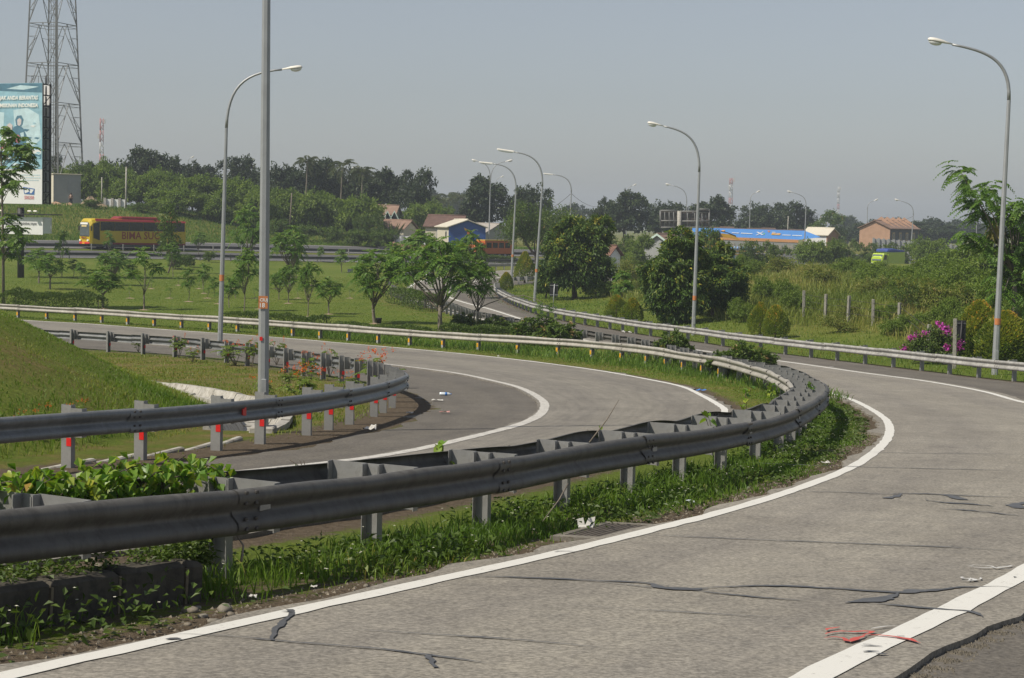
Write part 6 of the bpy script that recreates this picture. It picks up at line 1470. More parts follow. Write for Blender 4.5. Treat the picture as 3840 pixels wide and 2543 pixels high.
wild = [('wild_a', 1990, 645, 598, 90, 'dark green wild shrub on the crest of the bank'), ('wild_a', 2060, 645, 606, 90, 'wild green shrub below the lime truck'), ('wild_a', 2135, 655, 600, 110, 'wild green shrub right of the lime truck'), ('wild_a', 2200, 665, 600, 140, 'dense wild shrub left of the tallest lamp'), ('wild_a', 2260, 690, 610, 130, 'wild shrub behind the tallest lamp'), ('wild_b', 2110, 715, 640, 110, 'brownish thin shrub on the bank'), ('wild_b', 2180, 735, 650, 130, 'straw-coloured shrub behind the purple flowers'), ('thorn', 2090, 725, 650, 90, 'thorny twiggy bush behind the fence posts'), ('wild_a', 2140, 765, 712, 90, 'green shrub above the purple flowers'), ('wild_a', 2230, 760, 690, 100, 'green shrub left of the big clipped shrubs'), ('wild_a', 1780, 700, 640, 80, 'creeper-covered clump right of the dark mango tree'), ('wild_a', 1828, 705, 645, 70, 'creeper clump beside the leftmost fence post'), ('wild_b', 1895, 660, 610, 90, 'straw shrub high on the bank'), ('wild_b', 1800, 640, 592, 80, 'dry shrub at the crest right of the mango tree'), ('wild_a', 1735, 640, 590, 70, 'green shrub at the crest beside the mango tree'), ('wild_a', 1440, 625, 575, 90, 'shrub at the crest left of the mango trees'), ('wild_b', 1455, 660, 600, 80, 'dry shrub on the slope left of the mango trees'), ('wild_a', 1390, 640, 596, 60, 'shrub on the crest right of the big mango tree'), ('wild_b', 1960, 745, 700, 60, 'dry weedy clump at the middle fence post'), ('wild_a', 2330, 740, 640, 120, 'dark wild shrub right of the tallest lamp'), ('wild_a', 2040, 740, 700, 70, 'green weedy clump right of the fence posts'), ('wild_b', 2015, 690, 640, 90, 'dry bush behind the fence posts'), ('wild_a', 1500, 610, 560, 80, 'shrub below the orange tiled house'), ('wild_a', 2320, 690, 600, 130, 'wild shrub at the right edge behind the lamp'), ('wild_b', 1700, 700, 640, 50, 'dry brush in the shade of the mango tree'), ('wild_a', 1940, 612, 578, 60, 'shrub on the crest above the fence posts')]
wild += [('wild_a', 2030, 665, 612, 110, 'spreading green shrub in the middle of the bank crest'), ('wild_a', 2100, 680, 618, 140, 'bright green shrub mid-slope below the brick houses'), ('wild_a', 2170, 690, 625, 150, 'broad green shrub mid-slope below the grey wall'), ('wild_a', 2240, 720, 640, 150, 'tangled green shrub left of the tallest lamp pole'), ('wild_a', 2340, 800, 690, 130, 'leafy shrub behind the right clipped shrub'), ('wild_a', 2205, 780, 735, 60, 'green clump between the purple flowers and the sign back'), ('wild_a', 2070, 775, 728, 90, 'low green clump in front of the fence line'), ('wild_b', 1935, 770, 728, 90, 'tuft of tall weeds at the foot of the bank below the fence'), ('wild_a', 1850, 720, 672, 80, 'leafy clump covering the foot of the leftmost fence post'), ('wild_a', 1955, 640, 600, 90, 'green shrub at the crest above the fence middle'), ('wild_a', 2300, 640, 575, 120, 'dense green growth behind the tallest lamp near the skyline'), ('wild_a', 2360, 720, 600, 120, 'dense green growth at the extreme right edge'), ('wild_a', 1720, 745, 690, 70, 'leafy clump at the right foot of the dark mango trees'), ('wild_a', 1380, 690, 640, 70, 'leafy clump right of the big mango tree foot'), ('acacia_a', 2190, 640, 580, 120, 'tall bright shrub rising in front of the grey wall'), ('acacia_a', 2270, 655, 570, 140, 'tall bright shrub behind the tallest lamp pole')]
for k, u, vb, vt, w, lab in wild: plant_gp(k, u, vb, vt, w, lab, 'shrub', 'wild shrubs on the bank')
plant_gp('young_c', 1440, 722, 625, 70, 'thin young tree alone on the slope above the clipped pair', 'tree')
# feathery tree at the right edge
def edge_tree():
    D = 74.0; B = spot(2352, D); root = thing('feathery_tree', 'tall feathery tree leaning into the right edge with long leafy arms', 'tree', B); r = np.random.default_rng(91); mb = MB(); lv = Leaves(); A = lambda u, v, dd=0: at(u, v, D + dd) - B
    f = A(2345, 640); mb.tube([(0, 0, -.3), f * .5, f], [.16, .13, .10], 7)
    tips = [(2218, 392), (2232, 418), (2250, 445), (2275, 452), (2292, 430), (2300, 470), (2262, 480), (2330, 490), (2352, 500), (2365, 480), (2372, 530), (2340, 540), (2235, 545), (2258, 560), (2285, 575), (2310, 590), (2350, 590), (2375, 610), (2330, 620), (2385, 560), (2300, 545), (2365, 650), (2318, 505), (2340, 470), (2325, 560), (2360, 575), (2338, 600), (2310, 640), (2350, 660), (2378, 500), (2390, 620), (2320, 680), (2375, 690), (2245, 470), (2268, 500)]
    for (u, v) in tips:
        e = A(u, v, r.uniform(-1.5, 1.5)); mid = f + (e - f) * .5 + [0, 0, .3]; mb.tube([f, mid, e], [.05, .03, .012], 5)
        for k in range(13): frond(lv, r, e + r.normal(0, .12, 3), r.uniform(0, 6.28), r.uniform(-.2, .8), r.uniform(.6, 1.05), 11, .20, .085, r.uniform(.8, 1.5), .42)
        for k in range(3): frond(lv, r, mid + (e - mid) * r.random(), r.uniform(0, 6.28), r.uniform(-.2, .6), .7, 10, .15, .05, 1.1, .40)
    mb.build('trunk', M_bark, root); lv.build('crown', M_leaf_young, root)
    dl_ = Leaves(); P = A(2300, 525) + r.normal(0, .12, (26, 3)); dl_.add(P, rdir(r, 26) * .5 + [0, 0, -1], rdir(r, 26), .6, .09, .85 + .1 * r.random(26)); dl_.build('dead_leaves', M_grass_dry, root)
edge_tree()
def left_tree():
    D = 104.0; B = spot(8, D); root = thing('leafy_tree', 'bright leafy tree at the left edge hanging in front of the billboard', 'tree', B); r = np.random.default_rng(92); mb = MB(); lv = Leaves(); A = lambda u, v, dd=0: at(u, v, D + dd) - B
    tp = A(2, 330); mb.tube([(0, 0, -.3), A(7, 560), A(4, 430), tp], [.10, .08, .06, .04], 7)
    for (u, v) in ((-10, 330), (20, 330), (38, 318), (52, 340), (60, 362), (40, 372), (18, 360), (-5, 390), (25, 400), (45, 392), (8, 425), (28, 432), (-15, 440), (-20, 360), (10, 515), (28, 530), (40, 552), (18, 560), (-6, 545), (32, 575), (5, 580), (-20, 520), (45, 535), (58, 350), (66, 345), (30, 345), (12, 300), (30, 310), (5, 410), (35, 420), (55, 380), (50, 560), (15, 590), (25, 505)):
        e = A(u, v, r.uniform(-.8, .8)); st = A(5, v + 40); mb.tube([st, st * .4 + e * .6 + [0, 0, .15], e], [.025, .018, .008], 5)
        for k in range(9): frond(lv, r, e + r.normal(0, .08, 3), r.uniform(0, 6.28), r.uniform(-.1, .9), r.uniform(.55, .85), 8, .30, .12, r.uniform(.8, 1.4), .55)
    mb.build('trunk', M_bark, root); lv.build('crown', M_leaf_young, root)
left_tree()
# lawn trees: base pixel, top pixel, width
ly = [('young_e', 1018, 766, 545, 205, 'largest young tree, between the lawn and the far rail at centre'), ('young_a', 1105, 762, 600, 95, 'thin young tree beside the largest one with an arching twig'), ('young_e', 866, 748, 575, 150, 'many-branched young tree left of the largest one, bucket at its foot'), ('young_a', 712, 732, 604, 62, 'upright young tree right of the tall pole, near the rail'), ('young_b', 760, 726, 642, 64, 'thin sparse young tree right of the upright one'), ('young_a', 667, 701, 612, 58, 'young tree with two bare stems right of the tall pole'), ('young_a', 645, 693, 628, 56, 'young tree close to the tall pole'), ('young_e', 672, 662, 520, 95, 'tall clump of young trees behind the tall pole'), ('young_a', 565, 719, 572, 70, 'young tree between the curved lamp and the tall pole'), ('young_c', 530, 712, 640, 40, 'small young tree right of the curved lamp'), ('young_d', 333, 716, 572, 105, 'wide spreading young tree with forked stem below the bus'), ('young_b', 238, 714, 618, 98, 'low spreading young tree beside the left hedge'), ('young_c', 436, 697, 620, 32, 'thin young tree in the open lawn'), ('young_c', 471, 678, 608, 34, 'slim young tree right of the open lawn one'), ('young_b', 116, 669, 586, 80, 'young tree behind the left hedge'), ('young_c', 186, 650, 606, 34, 'small young tree right of the twisted bush'), ('young_c', 170, 640, 600, 30, 'small thin young tree left of the bus'), ('young_d', 143, 640, 535, 46, 'tall thin young tree in front of the far carriageway'), ('young_d', 252, 600, 533, 40, 'young tree in front of the bus windscreen'), ('young_e', 262, 660, 575, 80, 'dark feathery young tree under the bus'), ('young_c', 495, 688, 640, 26, 'tiny young tree beside the curved lamp'), ('young_b', 575, 640, 476, 78, 'leaning young tree behind the curved lamp'), ('young_c', 790, 630, 576, 40, 'small round young tree by the toll road'), ('young_c', 742, 606, 570, 22, 'slim young tree by the toll road'), ('young_a', 458, 592, 535, 46, 'pale young tree behind the bus'), ('young_b', 604, 668, 600, 36, 'young tree half behind the tall pole'), ('young_a', 905, 690, 560, 75, 'young tree behind the many-branched one'), ('young_a', 960, 672, 530, 110, 'bushy young tree behind the largest one'), ('young_e', 1085, 690, 530, 92, 'bushy young tree right of the largest, before the orange truck'), ('young_c', 545, 690, 640, 34, 'short young tree between the posts'), ('young_c', 300, 648, 600, 34, 'small young tree behind the spreading one'), ('young_a', 400, 640, 560, 44, 'thin young tree in front of the bus rear'), ('young_c', 685, 650, 600, 34, 'small young tree in the middle lawn'), ('young_b', 90, 655, 575, 70, 'gnarled young tree beside the billboard post')]
for k, u, vb, vt, w, lab in ly: plant_gp(k, u, vb, vt, w * 1.05, lab, 'young tree', GY)
plant_gp('slim', 389, 632, 468, 66, 'tall slender dark tree in front of the bus rear', 'tree')
for u, vb, vt, w, lab in ((405, 622, 588, 56, 'dark round bush by the toll road under the bus'), (482, 606, 582, 32, 'small dark bush by the toll road'), (440, 618, 590, 34, 'dark bush right of the slender dark tree'), (925, 612, 588, 40, 'bush by the toll road left of the far bend')): plant_gp('bush_b', u, vb, vt, w, lab, 'bush', 'dark bushes by the toll road')
sd = [(480, 690), (460, 668), (505, 703), (392, 690), (412, 660), (600, 715), (690, 690), (640, 668), (720, 660), (540, 668), (300, 690), (810, 690), (350, 668), (590, 690)]
for i, (u, v) in enumerate(sd):
    B = gp(u, v); o = plant('sapling', B, .9, None, 'knee-high sapling in bare soil on the open lawn', 'sapling', 'tiny saplings on the lawn', u)
for i, (u, v) in enumerate(sd + [(333, 717), (238, 715), (712, 733), (760, 727), (667, 702), (436, 698), (471, 679), (866, 749)]):
    B = gp(u, v); r = np.random.default_rng(i); m = MB(); vs = [(0, 0, .06)] + [(q * math.cos(a), q * math.sin(a), -.02) for a, q in ((6.283 * k / 10, r.uniform(.35, .55)) for k in range(10))]
    m.add(vs, [[0, k + 1, (k + 1) % 10 + 1] for k in range(10)]); o = m.build('soil_mound', M_soil, None, B); tag(o, 'small mound of bare soil round a young tree stem on the lawn', kind='structure')
# hedges and median bushes
def gline(uv): return [gp(u, v)[:2] for u, v in uv]
hedge('long clipped green hedge at the left behind the pale rail', [spot(u, D)[:2] for u, D in ((12, 101), (80, 100), (150, 99), (226, 98))], 1.5, 1.12, 9000, .11)
hedge('low clipped hedge behind the rail beside the tall pole', gline([(535, 757), (600, 761), (660, 765), (745, 770)]), 1.0, .80, 5200, .10)
hedge('weedy low hedge behind the rail left of the largest young tree', gline([(780, 772), (850, 777), (930, 782), (985, 786)]), .9, .55, 3200, .10)
hedge('weedy low hedge behind the rail right of the largest young tree', gline([(1030, 778), (1090, 782), (1160, 786)]), .9, .6, 2600, .10)
hedge('clipped hedge blocks beside the far ramp behind the young trees', gline([(912, 700), (950, 708), (1000, 722)]), 1.3, 1.05, 5000, .12)
hedge('upper clipped hedge in front of the orange truck', [spot(u, 236)[:2] for u in (1085, 1130, 1180)], 1.2, 1.1, 2600, .16)
hedge('lower clipped hedge in front of the orange truck', [spot(u, 226)[:2] for u in (1085, 1130, 1190)], 1.2, .9, 2600, .16)
for u, vb, vt, w, lab in ((1256, 800, 738, 165, 'rounded green shrub in the median left of the bare posts'), (1556, 836, 772, 118, 'rounded green shrub in the middle of the median'), (1722, 872, 800, 162, 'rounded green shrub at the tip of the median'), (1660, 850, 815, 60, 'small shrub between the two median shrubs'), (1140, 770, 735, 80, 'loose yellowish shrub beside the largest young tree'), (1070, 765, 728, 80, 'loose low shrub under the largest young tree')):
    plant_gp('bush_a', u, vb, vt, w, lab, 'shrub', 'rounded shrubs in the median', rz=u)
# flowering shrubs of the inner island
fs = [('peacock_a', 95, 1000, 938, 50, 'orange-flowered shrub behind the near rail, leftmost'), ('peacock_b', 42, 1000, 945, 46, 'small orange-flowered shrub at the left edge behind the rail'), ('peacock_a', 176, 985, 926, 56, 'orange-flowered shrub left of the channel'), ('peacock_b', 414, 828, 772, 44, 'orange-flowered shrub at the far rail posts'), ('peacock_b', 445, 838, 800, 40, 'low flowering shrub at the far rail left of the lamp'), ('peacock_a', 545, 846, 788, 74, 'flowering shrub right of the curved lamp base'), ('peacock_b', 583, 850, 775, 40, 'flowering shrub between the lamp and the tall pole'), ('peacock_b', 640, 845, 780, 50, 'tall flowering shrub right of the tall pole'), ('peacock_c', 700, 925, 846, 100, 'wide orange-flowered shrub in the island middle'), ('peacock_b', 762, 872, 796, 50, 'slender flowering shrub before the rail bend'), ('peacock_c', 872, 898, 812, 100, 'densest orange-flowered shrub at the rail bend'), ('peacock_a', 720, 880, 815, 50, 'flowering shrub at the dark posts'), ('peacock_a', 606, 935, 872, 60, 'flowering shrub at the foot of the tall pole'), ('peacock_a', 800, 915, 862, 60, 'flowering shrub left of the rail bend'), ('peacock_b', 665, 905, 845, 50, 'flowering shrub right of the tall pole base'), ('peacock_b', 320, 815, 775, 30, 'small flowering shrub by the first far rail post')]
for k, u, vb, vt, w, lab in fs: plant_gp(k, u, vb, vt, w, lab, 'flowering shrub', 'orange-flowered shrubs on the island', rz=u)
# ------------------------------------------------------------------ grass
M_turf = leafmat('turf_blades', [(0, (.050, .098, .010)), (.5, (.088, .138, .018)), (.8, (.135, .150, .03)), (1, (.21, .17, .06))], .4)
def blades(name, label, P, h, w, var, mat, lean=.5, seed=0):
    r = np.random.default_rng(seed); n = len(P); a = r.uniform(0, 6.283, n); d = np.stack([np.cos(a), np.sin(a), 0 * a], 1); b = r.uniform(0, 6.283, n); s = np.stack([np.cos(b), np.sin(b), 0 * b], 1)
    h = np.broadcast_to(h, (n,))[:, None] * 1.0; w = np.broadcast_to(w, (n,))[:, None]; l = (r.uniform(.15, 1, n) * lean)[:, None]; up = np.array([0, 0, 1.])
    V = np.stack([P - s * w * .5, P + s * w * .5, P + up * h * .6 + d * h * l * .35 - s * w * .38, P + up * h * .6 + d * h * l * .35 + s * w * .38, P + up * h * (1 - .25 * l) + d * h * l * .95], 1).reshape(-1, 3)
    i = np.arange(n)[:, None] * 5; Fc = np.concatenate([i + np.array([[0, 1, 3]]), i + np.array([[0, 3, 2]]), i + np.array([[2, 3, 4]])], 1).reshape(-1, 3)
    o = mesh_np(name, V, Fc, mat, var=np.repeat(np.clip(var, 0, 1), 5)); return tag(o, label, kind='stuff')
def along(P, s0, s1, lo, hi, n, r, pw=1.0):
    """random ground points beside a curve (right-hand offsets lo..hi)"""
    P = even(P[:, :2], .25); S = np.arange(len(P)) * .25; t, nn = normals(P); s = s0 + (s1 - s0) * r.random(n) ** pw
    q = lambda A: np.stack([np.interp(s, S, A[:, 0]), np.interp(s, S, A[:, 1])], 1); o = r.uniform(lo, hi, n); p = q(P) + q(nn) * o[:, None]; return p, o, s
def on_ground(p, dz=0.0): return np.stack([p[:, 0], p[:, 1], gfast(p[:, 0], p[:, 1]) + dz], 1)
r = np.random.default_rng(101)
def off_lane(p, m=.1):
    i1 = inside(p[:, 0], p[:, 1], POLY_F); d1 = dist_poly(p[:, 0], p[:, 1], L1[::2]); i2 = inside(p[:, 0], p[:, 1], POLY_M); d2 = dist_poly(p[:, 0], p[:, 1], L4[::2])
    return ~(i1 & (d1 > -1)) & ~(i2) & (d1 > m) & (d2 > m), d1
sgn = 1 if rf.side > 0 else -1
s_tipf = rf.find(6.6, 36.2)
# lush weeds under and beside the near rail
p, o_, s_ = along(RF, 0, s_tipf + 16, -.75 * 1, 1.9, 95000, r, 1.0); ok, d1 = off_lane(p, .22); ok &= ~((p[:, 1] > 38) & (dist_poly(p[:, 0], p[:, 1], RM[::2]) < 1.2) & (o_ < -.5))
den = np.clip(.35 + .75 * wob(p[:, 0], p[:, 1], 1.6, 41) + .55 * sstep(.2, 1.1, d1) - .35 * (o_ < -.15), 0, 1) * sstep(.12 + .5 * (1 - sstep(10, 15, p[:, 1])), .75 + .55 * (1 - sstep(10, 15, p[:, 1])), d1 + .25 * wob(p[:, 0], p[:, 1], 4, 42))
p = p[ok & (r.random(len(p)) < den)]; n = len(p); D_ = p[:, 1]; tall = np.clip(.5 + .6 * wob(p[:, 0], p[:, 1], .9, 43), .12, 1)
d1 = dist_poly(p[:, 0], p[:, 1], L1[::2]); edge = sstep(.25, 1.0, d1)
blades('verge_grass', 'lush green grass and weeds under the near guard rail', on_ground(p, -.01), (.07 + .25 * tall * r.random(n)) * (.35 + .65 * edge) * (1 - .55 * sstep(22, 32, p[:, 1])), .006 + .00042 * D_, .38 + .22 * wob(p[:, 0], p[:, 1], .9, 44) + r.normal(0, .16, n) + .25 * (1 - edge), M_grass, .9, 1)
p, o_, s_ = along(RF, 0, s_tipf + 8, -.8, 1.4, 26000, r); ok, d1 = off_lane(p, .4); ok &= r.random(len(p)) < np.clip(.45 + .9 * wob(p[:, 0], p[:, 1], 1.4, 45), .05, 1); p = p[ok]; n = len(p)
lv = Leaves(); hgt = r.random(n) ** 1.3 * np.clip(.20 + .14 * wob(p[:, 0], p[:, 1], 1.4, 46), .06, .4) * (1 - .6 * sstep(22, 32, p[:, 1])); P = on_ground(p); P[:, 2] += hgt
lv.add(P, rdir(r, n) * [1, 1, .4] + [0, 0, -.1], rdir(r, n) * .6 + [0, 0, 1], r.uniform(.035, .085, n) * (1 + p[:, 1] * .008), r.uniform(.022, .045, n) * (1 + p[:, 1] * .008), .35 + .2 * wob(p[:, 0], p[:, 1], 2, 47) + r.normal(0, .17, n))
o = lv.build('verge_weeds', M_leaf_hedge); tag(o, 'low broad-leaved weeds under the near guard rail', kind='stuff')
nf_ = 420; p, o_, s_ = along(RF, 0, s_tipf, -.3, 1.3, nf_, r); ok, _ = off_lane(p, .3); p = p[ok]; fl = Leaves(); P = on_ground(p); P[:, 2] += r.uniform(.12, .32, len(p))
for k in range(5): fl.add(P, np.stack([np.cos(k * 1.26 + P[:, 0]), np.sin(k * 1.26 + P[:, 0]), .2 + 0 * P[:, 0]], 1), np.tile([0, 0, 1.], (len(P), 1)), .011, .009, .5)
fl_o = fl.build('daisies', flat('white_petals', (.75, .74, .62), .6)); tag(fl_o, 'tiny white daisies dotted through the verge weeds', kind='stuff')
# short worn grass between the second ramp and its outer rail
p, o_, s_ = along(L4, 20, 110, -2.6, 2.6, 42000, r); ok, d1 = off_lane(p, .15); ok &= (p[:, 1] > 30) & ~inside(p[:, 0], p[:, 1], EMB); d4 = dist_poly(p[:, 0], p[:, 1], L4[::2]); ok &= r.random(len(p)) < sstep(.15, 1.2, d4 + .3 * wob(p[:, 0], p[:, 1], 2, 48)); d4 = d4[ok]; p = p[ok]; n = len(p); D_ = p[:, 1]
blades('verge_grass', 'short worn grass between the second ramp and the pale rail', on_ground(p), r.uniform(.015, .045, n) + .05 * sstep(1.2, 1.8, dist_poly(p[:, 0], p[:, 1], L4[::2])), .006 + .0003 * D_, .72 - .3 * sstep(1.1, 1.9, d4) + .2 * wob(p[:, 0], p[:, 1], .8, 49) + r.normal(0, .18, n), M_turf, 1.0, 2)
# inner hill and island
x = r.uniform(-24, -2, 150000); y = r.uniform(17, 72, 150000); p = np.stack([x, y], 1); ins = inside(x, y, np.vstack([RI[:, :2]])) & (dist_poly(x, y, RI[::2]) > .25) & (dist_poly(x, y, DITCH) > .62); hl_ = inside(x, y, HILL)
vis = ~hl_ | ((x > -14) & (dist_poly(x, y, FOOT) < 6.5)); p = p[ins & vis]; hl_ = hl_[ins & vis]; n = len(p); df = dist_poly(p[:, 0], p[:, 1], FOOT); dr_ = dist_poly(p[:, 0], p[:, 1], RI[::2])
keep = r.random(n) < np.where(hl_, .95, np.clip(.45 + .5 * wob(p[:, 0], p[:, 1], .8, 50), .15, .9)) * sstep(.1, .7, dr_); p, hl_, df, dr_ = p[keep], hl_[keep], df[keep], dr_[keep]; n = len(p)
green = np.where(hl_, .44 + .26 * wob(p[:, 0], p[:, 1], .55, 51) + .10 * sstep(1.5, 4.5, df), .74 + .14 * wob(p[:, 0], p[:, 1], .7, 52))
blades('island_grass', 'grass covering the rounded hill and the flat island inside the bend', on_ground(p, -.01), np.where(hl_, r.uniform(.025, .07, n) + .14 * (1 - sstep(.3, 2.2, df)), r.uniform(.03, .11, n)), .008 + .00032 * p[:, 1], green + r.normal(0, .13, n), M_turf, 1.1, 3)
# lawn
x = r.uniform(-62, 2, 120000); y = 78 + 92 * r.random(120000) ** 1.2; p = np.stack([x, y], 1); loop = ~inside(x, y, POLY_M) & ~inside(x, y, POLY_F) & ~inside(x, y, EMB) & (x > -.42 * y) & (dist_poly(x, y, RM[::3]) > .2) & (dist_poly(x, y, L1[::3]) > .5); p = p[loop]; n = len(p)
blades('lawn_grass', 'mown grass of the wide lawn between the ramps and the toll road', on_ground(p), r.uniform(.025, .06, n), .012 + .00022 * p[:, 1], .52 + .22 * wob(p[:, 0], p[:, 1], .15, 53) + r.normal(0, .14, n), M_turf, 1.1, 4)
# bank on the right: short by the rail, tall and dry higher up
x = r.uniform(-2, 64, 210000); y = r.uniform(56, 175, 210000); p = np.stack([x, y], 1); ok = inside(x, y, EMB) & (np.abs(x) < .34 * y); p = p[ok]; d = dist_poly(p[:, 0], p[:, 1], RO_X[::3]); ok = d > .5; p, d = p[ok], d[ok]; n = len(p)
up_ = sstep(7, 11.5, d + 2.5 * wob(p[:, 0], p[:, 1], .25, 54)); ok = r.random(n) < (.55 + .45 * up_) * (1 - .4 * sstep(70, 90, d)); p, d, up_ = p[ok], d[ok], up_[ok]; n = len(p)
lowm = up_ < .5
blades('bank_grass', 'short bright grass on the foot of the right-hand bank', on_ground(p[lowm]), r.uniform(.06, .2, lowm.sum()), .012 + .00028 * p[lowm, 1], .58 + .22 * wob(p[lowm, 0], p[lowm, 1], .3, 55) + r.normal(0, .14, lowm.sum()), M_turf, 1.0, 5)
h_ = ~lowm; blades('field_grass', 'tall straw-green wild grass covering the upper right-hand bank', on_ground(p[h_]), r.uniform(.25, .85, h_.sum()) * (.6 + .4 * np.clip(1 + wob(p[h_, 0], p[h_, 1], .35, 56), 0, 2)), .018 + .0003 * p[h_, 1], .5 + .25 * wob(p[h_, 0], p[h_, 1], .2, 57) + r.normal(0, .16, h_.sum()), M_grass_dry, .7, 6)
# rough grass in the median and on the far bank
p, o_, s_ = along(RM, 40, 118, -3.2, 3.2, 26000, r); ok = ~inside(p[:, 0], p[:, 1], POLY_M) & ~inside(p[:, 0], p[:, 1], POLY_F) & (p[:, 1] > 46) & (dist_poly(p[:, 0], p[:, 1], L4[::2]) > 2.3); p = p[ok]; n = len(p)
blades('median_grass', 'rough grass in the widening median behind the pale rail', on_ground(p), r.uniform(.1, .38, n), .012 + .0003 * p[:, 1], .42 + .2 * wob(p[:, 0], p[:, 1], .6, 58) + r.normal(0, .16, n), M_grass, .9, 7)
s = r.uniform(-30, 80, 60000); nn_ = r.uniform(9.2, 46, 60000); p = TP0 + s[:, None] * TT + nn_[:, None] * TN; ok = (p[:, 0] > -.33 * p[:, 1]) & (p[:, 0] < 8); p = p[ok]; n = len(p)
blades('bank_grass', 'rough grass on the bank beyond the toll road', on_ground(p), r.uniform(.15, .55, n), .07, .40 + .3 * wob(p[:, 0], p[:, 1], .16, 59) + r.normal(0, .14, n), M_grass, .9, 8)

# ------------------------------------------------------------------ cracks and paint on the near lane
def crack(pts, w, name='crack', mat=None, label='dark sealed crack crossing the near lane', lift=.0585, rag=.35, taper=True):
    Q = np.array([unproj(u, v)[:2] for u, v in pts]); Pc = resample(Q, .05) if len(Q) > 2 else even(Q, .05); n = len(Pc); t, nn = normals(Pc); rr = np.random.default_rng(int(pts[0][0] + pts[0][1]))
    j = np.convolve(rr.normal(0, 1, n + 8), np.ones(9) / 9, 'valid') * 3; Pc = Pc + nn * (j * w * .8)[:, None] * .4
    ww = w * (1 + rag * np.convolve(rr.normal(0, 1, n + 4), np.ones(5) / 5, 'valid') * 2); ww = np.clip(ww, w * .25, w * 2.4)
    if taper: ww *= np.clip(np.minimum(np.arange(n), np.arange(n)[::-1]) / max(3, min(14, n * .3)), .08, 1)
    a, b = Pc + nn * ww[:, None] / 2, Pc - nn * ww[:, None] / 2; V = np.stack([a, b], 1).reshape(-1, 2); z = g_road(V[:, 0], V[:, 1]) + lift; ii = np.arange(2 * n).reshape(n, 2)
    f = np.stack([ii[:-1, 0], ii[1:, 0], ii[1:, 1], ii[:-1, 1]], -1); V3_ = np.concatenate([V, z[:, None]], 1)
    if np.cross(V3_[f[0][1]] - V3_[f[0][0]], V3_[f[0][2]] - V3_[f[0][0]])[2] < 0: f = f[:, ::-1]
    o = mesh_np(name, V3_, f, mat or M_crack); return tag(o, label, kind='structure')
CR = [([(2560, 2236), (2700, 2228), (2942, 2226), (3150, 2236), (3339, 2250), (3420, 2251), (3510, 2245), (3594, 2234), (3680, 2230), (3760, 2228), (3838, 2238)], .055), ([(1720, 2190), (1920, 2193), (2100, 2198), (2230, 2205), (2400, 2214), (2459, 2221), (2560, 2236)], .042), ([(2440, 2216), (2500, 2228), (2580, 2238), (2640, 2234)], .12), ([(2560, 2238), (2771, 2264), (3027, 2281)], .035),
      ([(3150, 2287), (3200, 2284), (3240, 2276), (3300, 2264), (3370, 2254)], .13), ([(3340, 2250), (3430, 2250), (3500, 2244)], .16), ([(3250, 2291), (3390, 2302), (3560, 2317), (3640, 2325), (3690, 2346)], .06),
      ([(2385, 2027), (2600, 2037), (2800, 2045), (3200, 2061), (3500, 2074), (3838, 2090)], .035), ([(2970, 1859), (3150, 1864), (3320, 1871), (3380, 1868), (3560, 1874), (3838, 1884)], .065), ([(3320, 1887), (3345, 1878), (3380, 1870)], .10), ([(3560, 1874), (3580, 1880), (3600, 1892)], .11), ([(3470, 1892), (3520, 1898), (3600, 1906), (3720, 1918)], .12), ([(3520, 1925), (3680, 1938), (3838, 1955)], .07), ([(3800, 1924), (3825, 1910), (3838, 1900)], .14),
      ([(1074, 2319), (1086, 2338), (1072, 2358), (1060, 2378), (1043, 2392), (1038, 2412), (1020, 2436)], .032), ([(600, 2412), (800, 2420), (1100, 2444), (1400, 2470), (1620, 2497), (1900, 2535)], .04), ([(1622, 2493), (1606, 2504), (1622, 2514), (1612, 2526), (1620, 2543)], .030), ([(1960, 2196), (2200, 2206), (2500, 2236), (2700, 2245), (2860, 2252)], .02),
      ([(2700, 1745), (3000, 1758), (3400, 1770), (3838, 1780)], .04), ([(3000, 1700), (3400, 1712), (3838, 1716)], .03), ([(2150, 2300), (2600, 2330), (3000, 2352)], .02), ([(1300, 2395), (1800, 2425), (2300, 2470)], .02)]
for p_, w_ in CR: crack(p_, w_, taper=abs(p_[0][0] - p_[-1][0]) > 60)
rr = np.random.default_rng(77)
for k in range(34):
    u = rr.uniform(1700, 3600); v = rr.uniform(1960, 2500)
    if u < 1700 + (2543 - v) * .5: continue
    q = unproj(u, v)
    if inside([q[0]], [q[1]], POLY_F)[0] and dist_poly([q[0]], [q[1]], L2)[0] > .4 and q[0] < 6: crack([(u, v), (u + rr.uniform(25, 75), v + rr.uniform(-2, 5))], rr.uniform(.012, .03), 'pock_mark', label='short dark scar in the near lane surface')
for (u, v, a) in ((3271, 2461, 34), (3262, 2483, 22), (3300, 2488, 30), (3378, 2422, 14), (3250, 2452, 16), (650, 2430, 40), (1080, 2328, 20), (2110, 2096, 26), (3800, 2190, 16)):
    crack([(u - a, v + 2), (u, v), (u + a, v + 3)], rr.uniform(.06, .13), 'tar_spot', label='tar spot on the white edge line', lift=.0625)
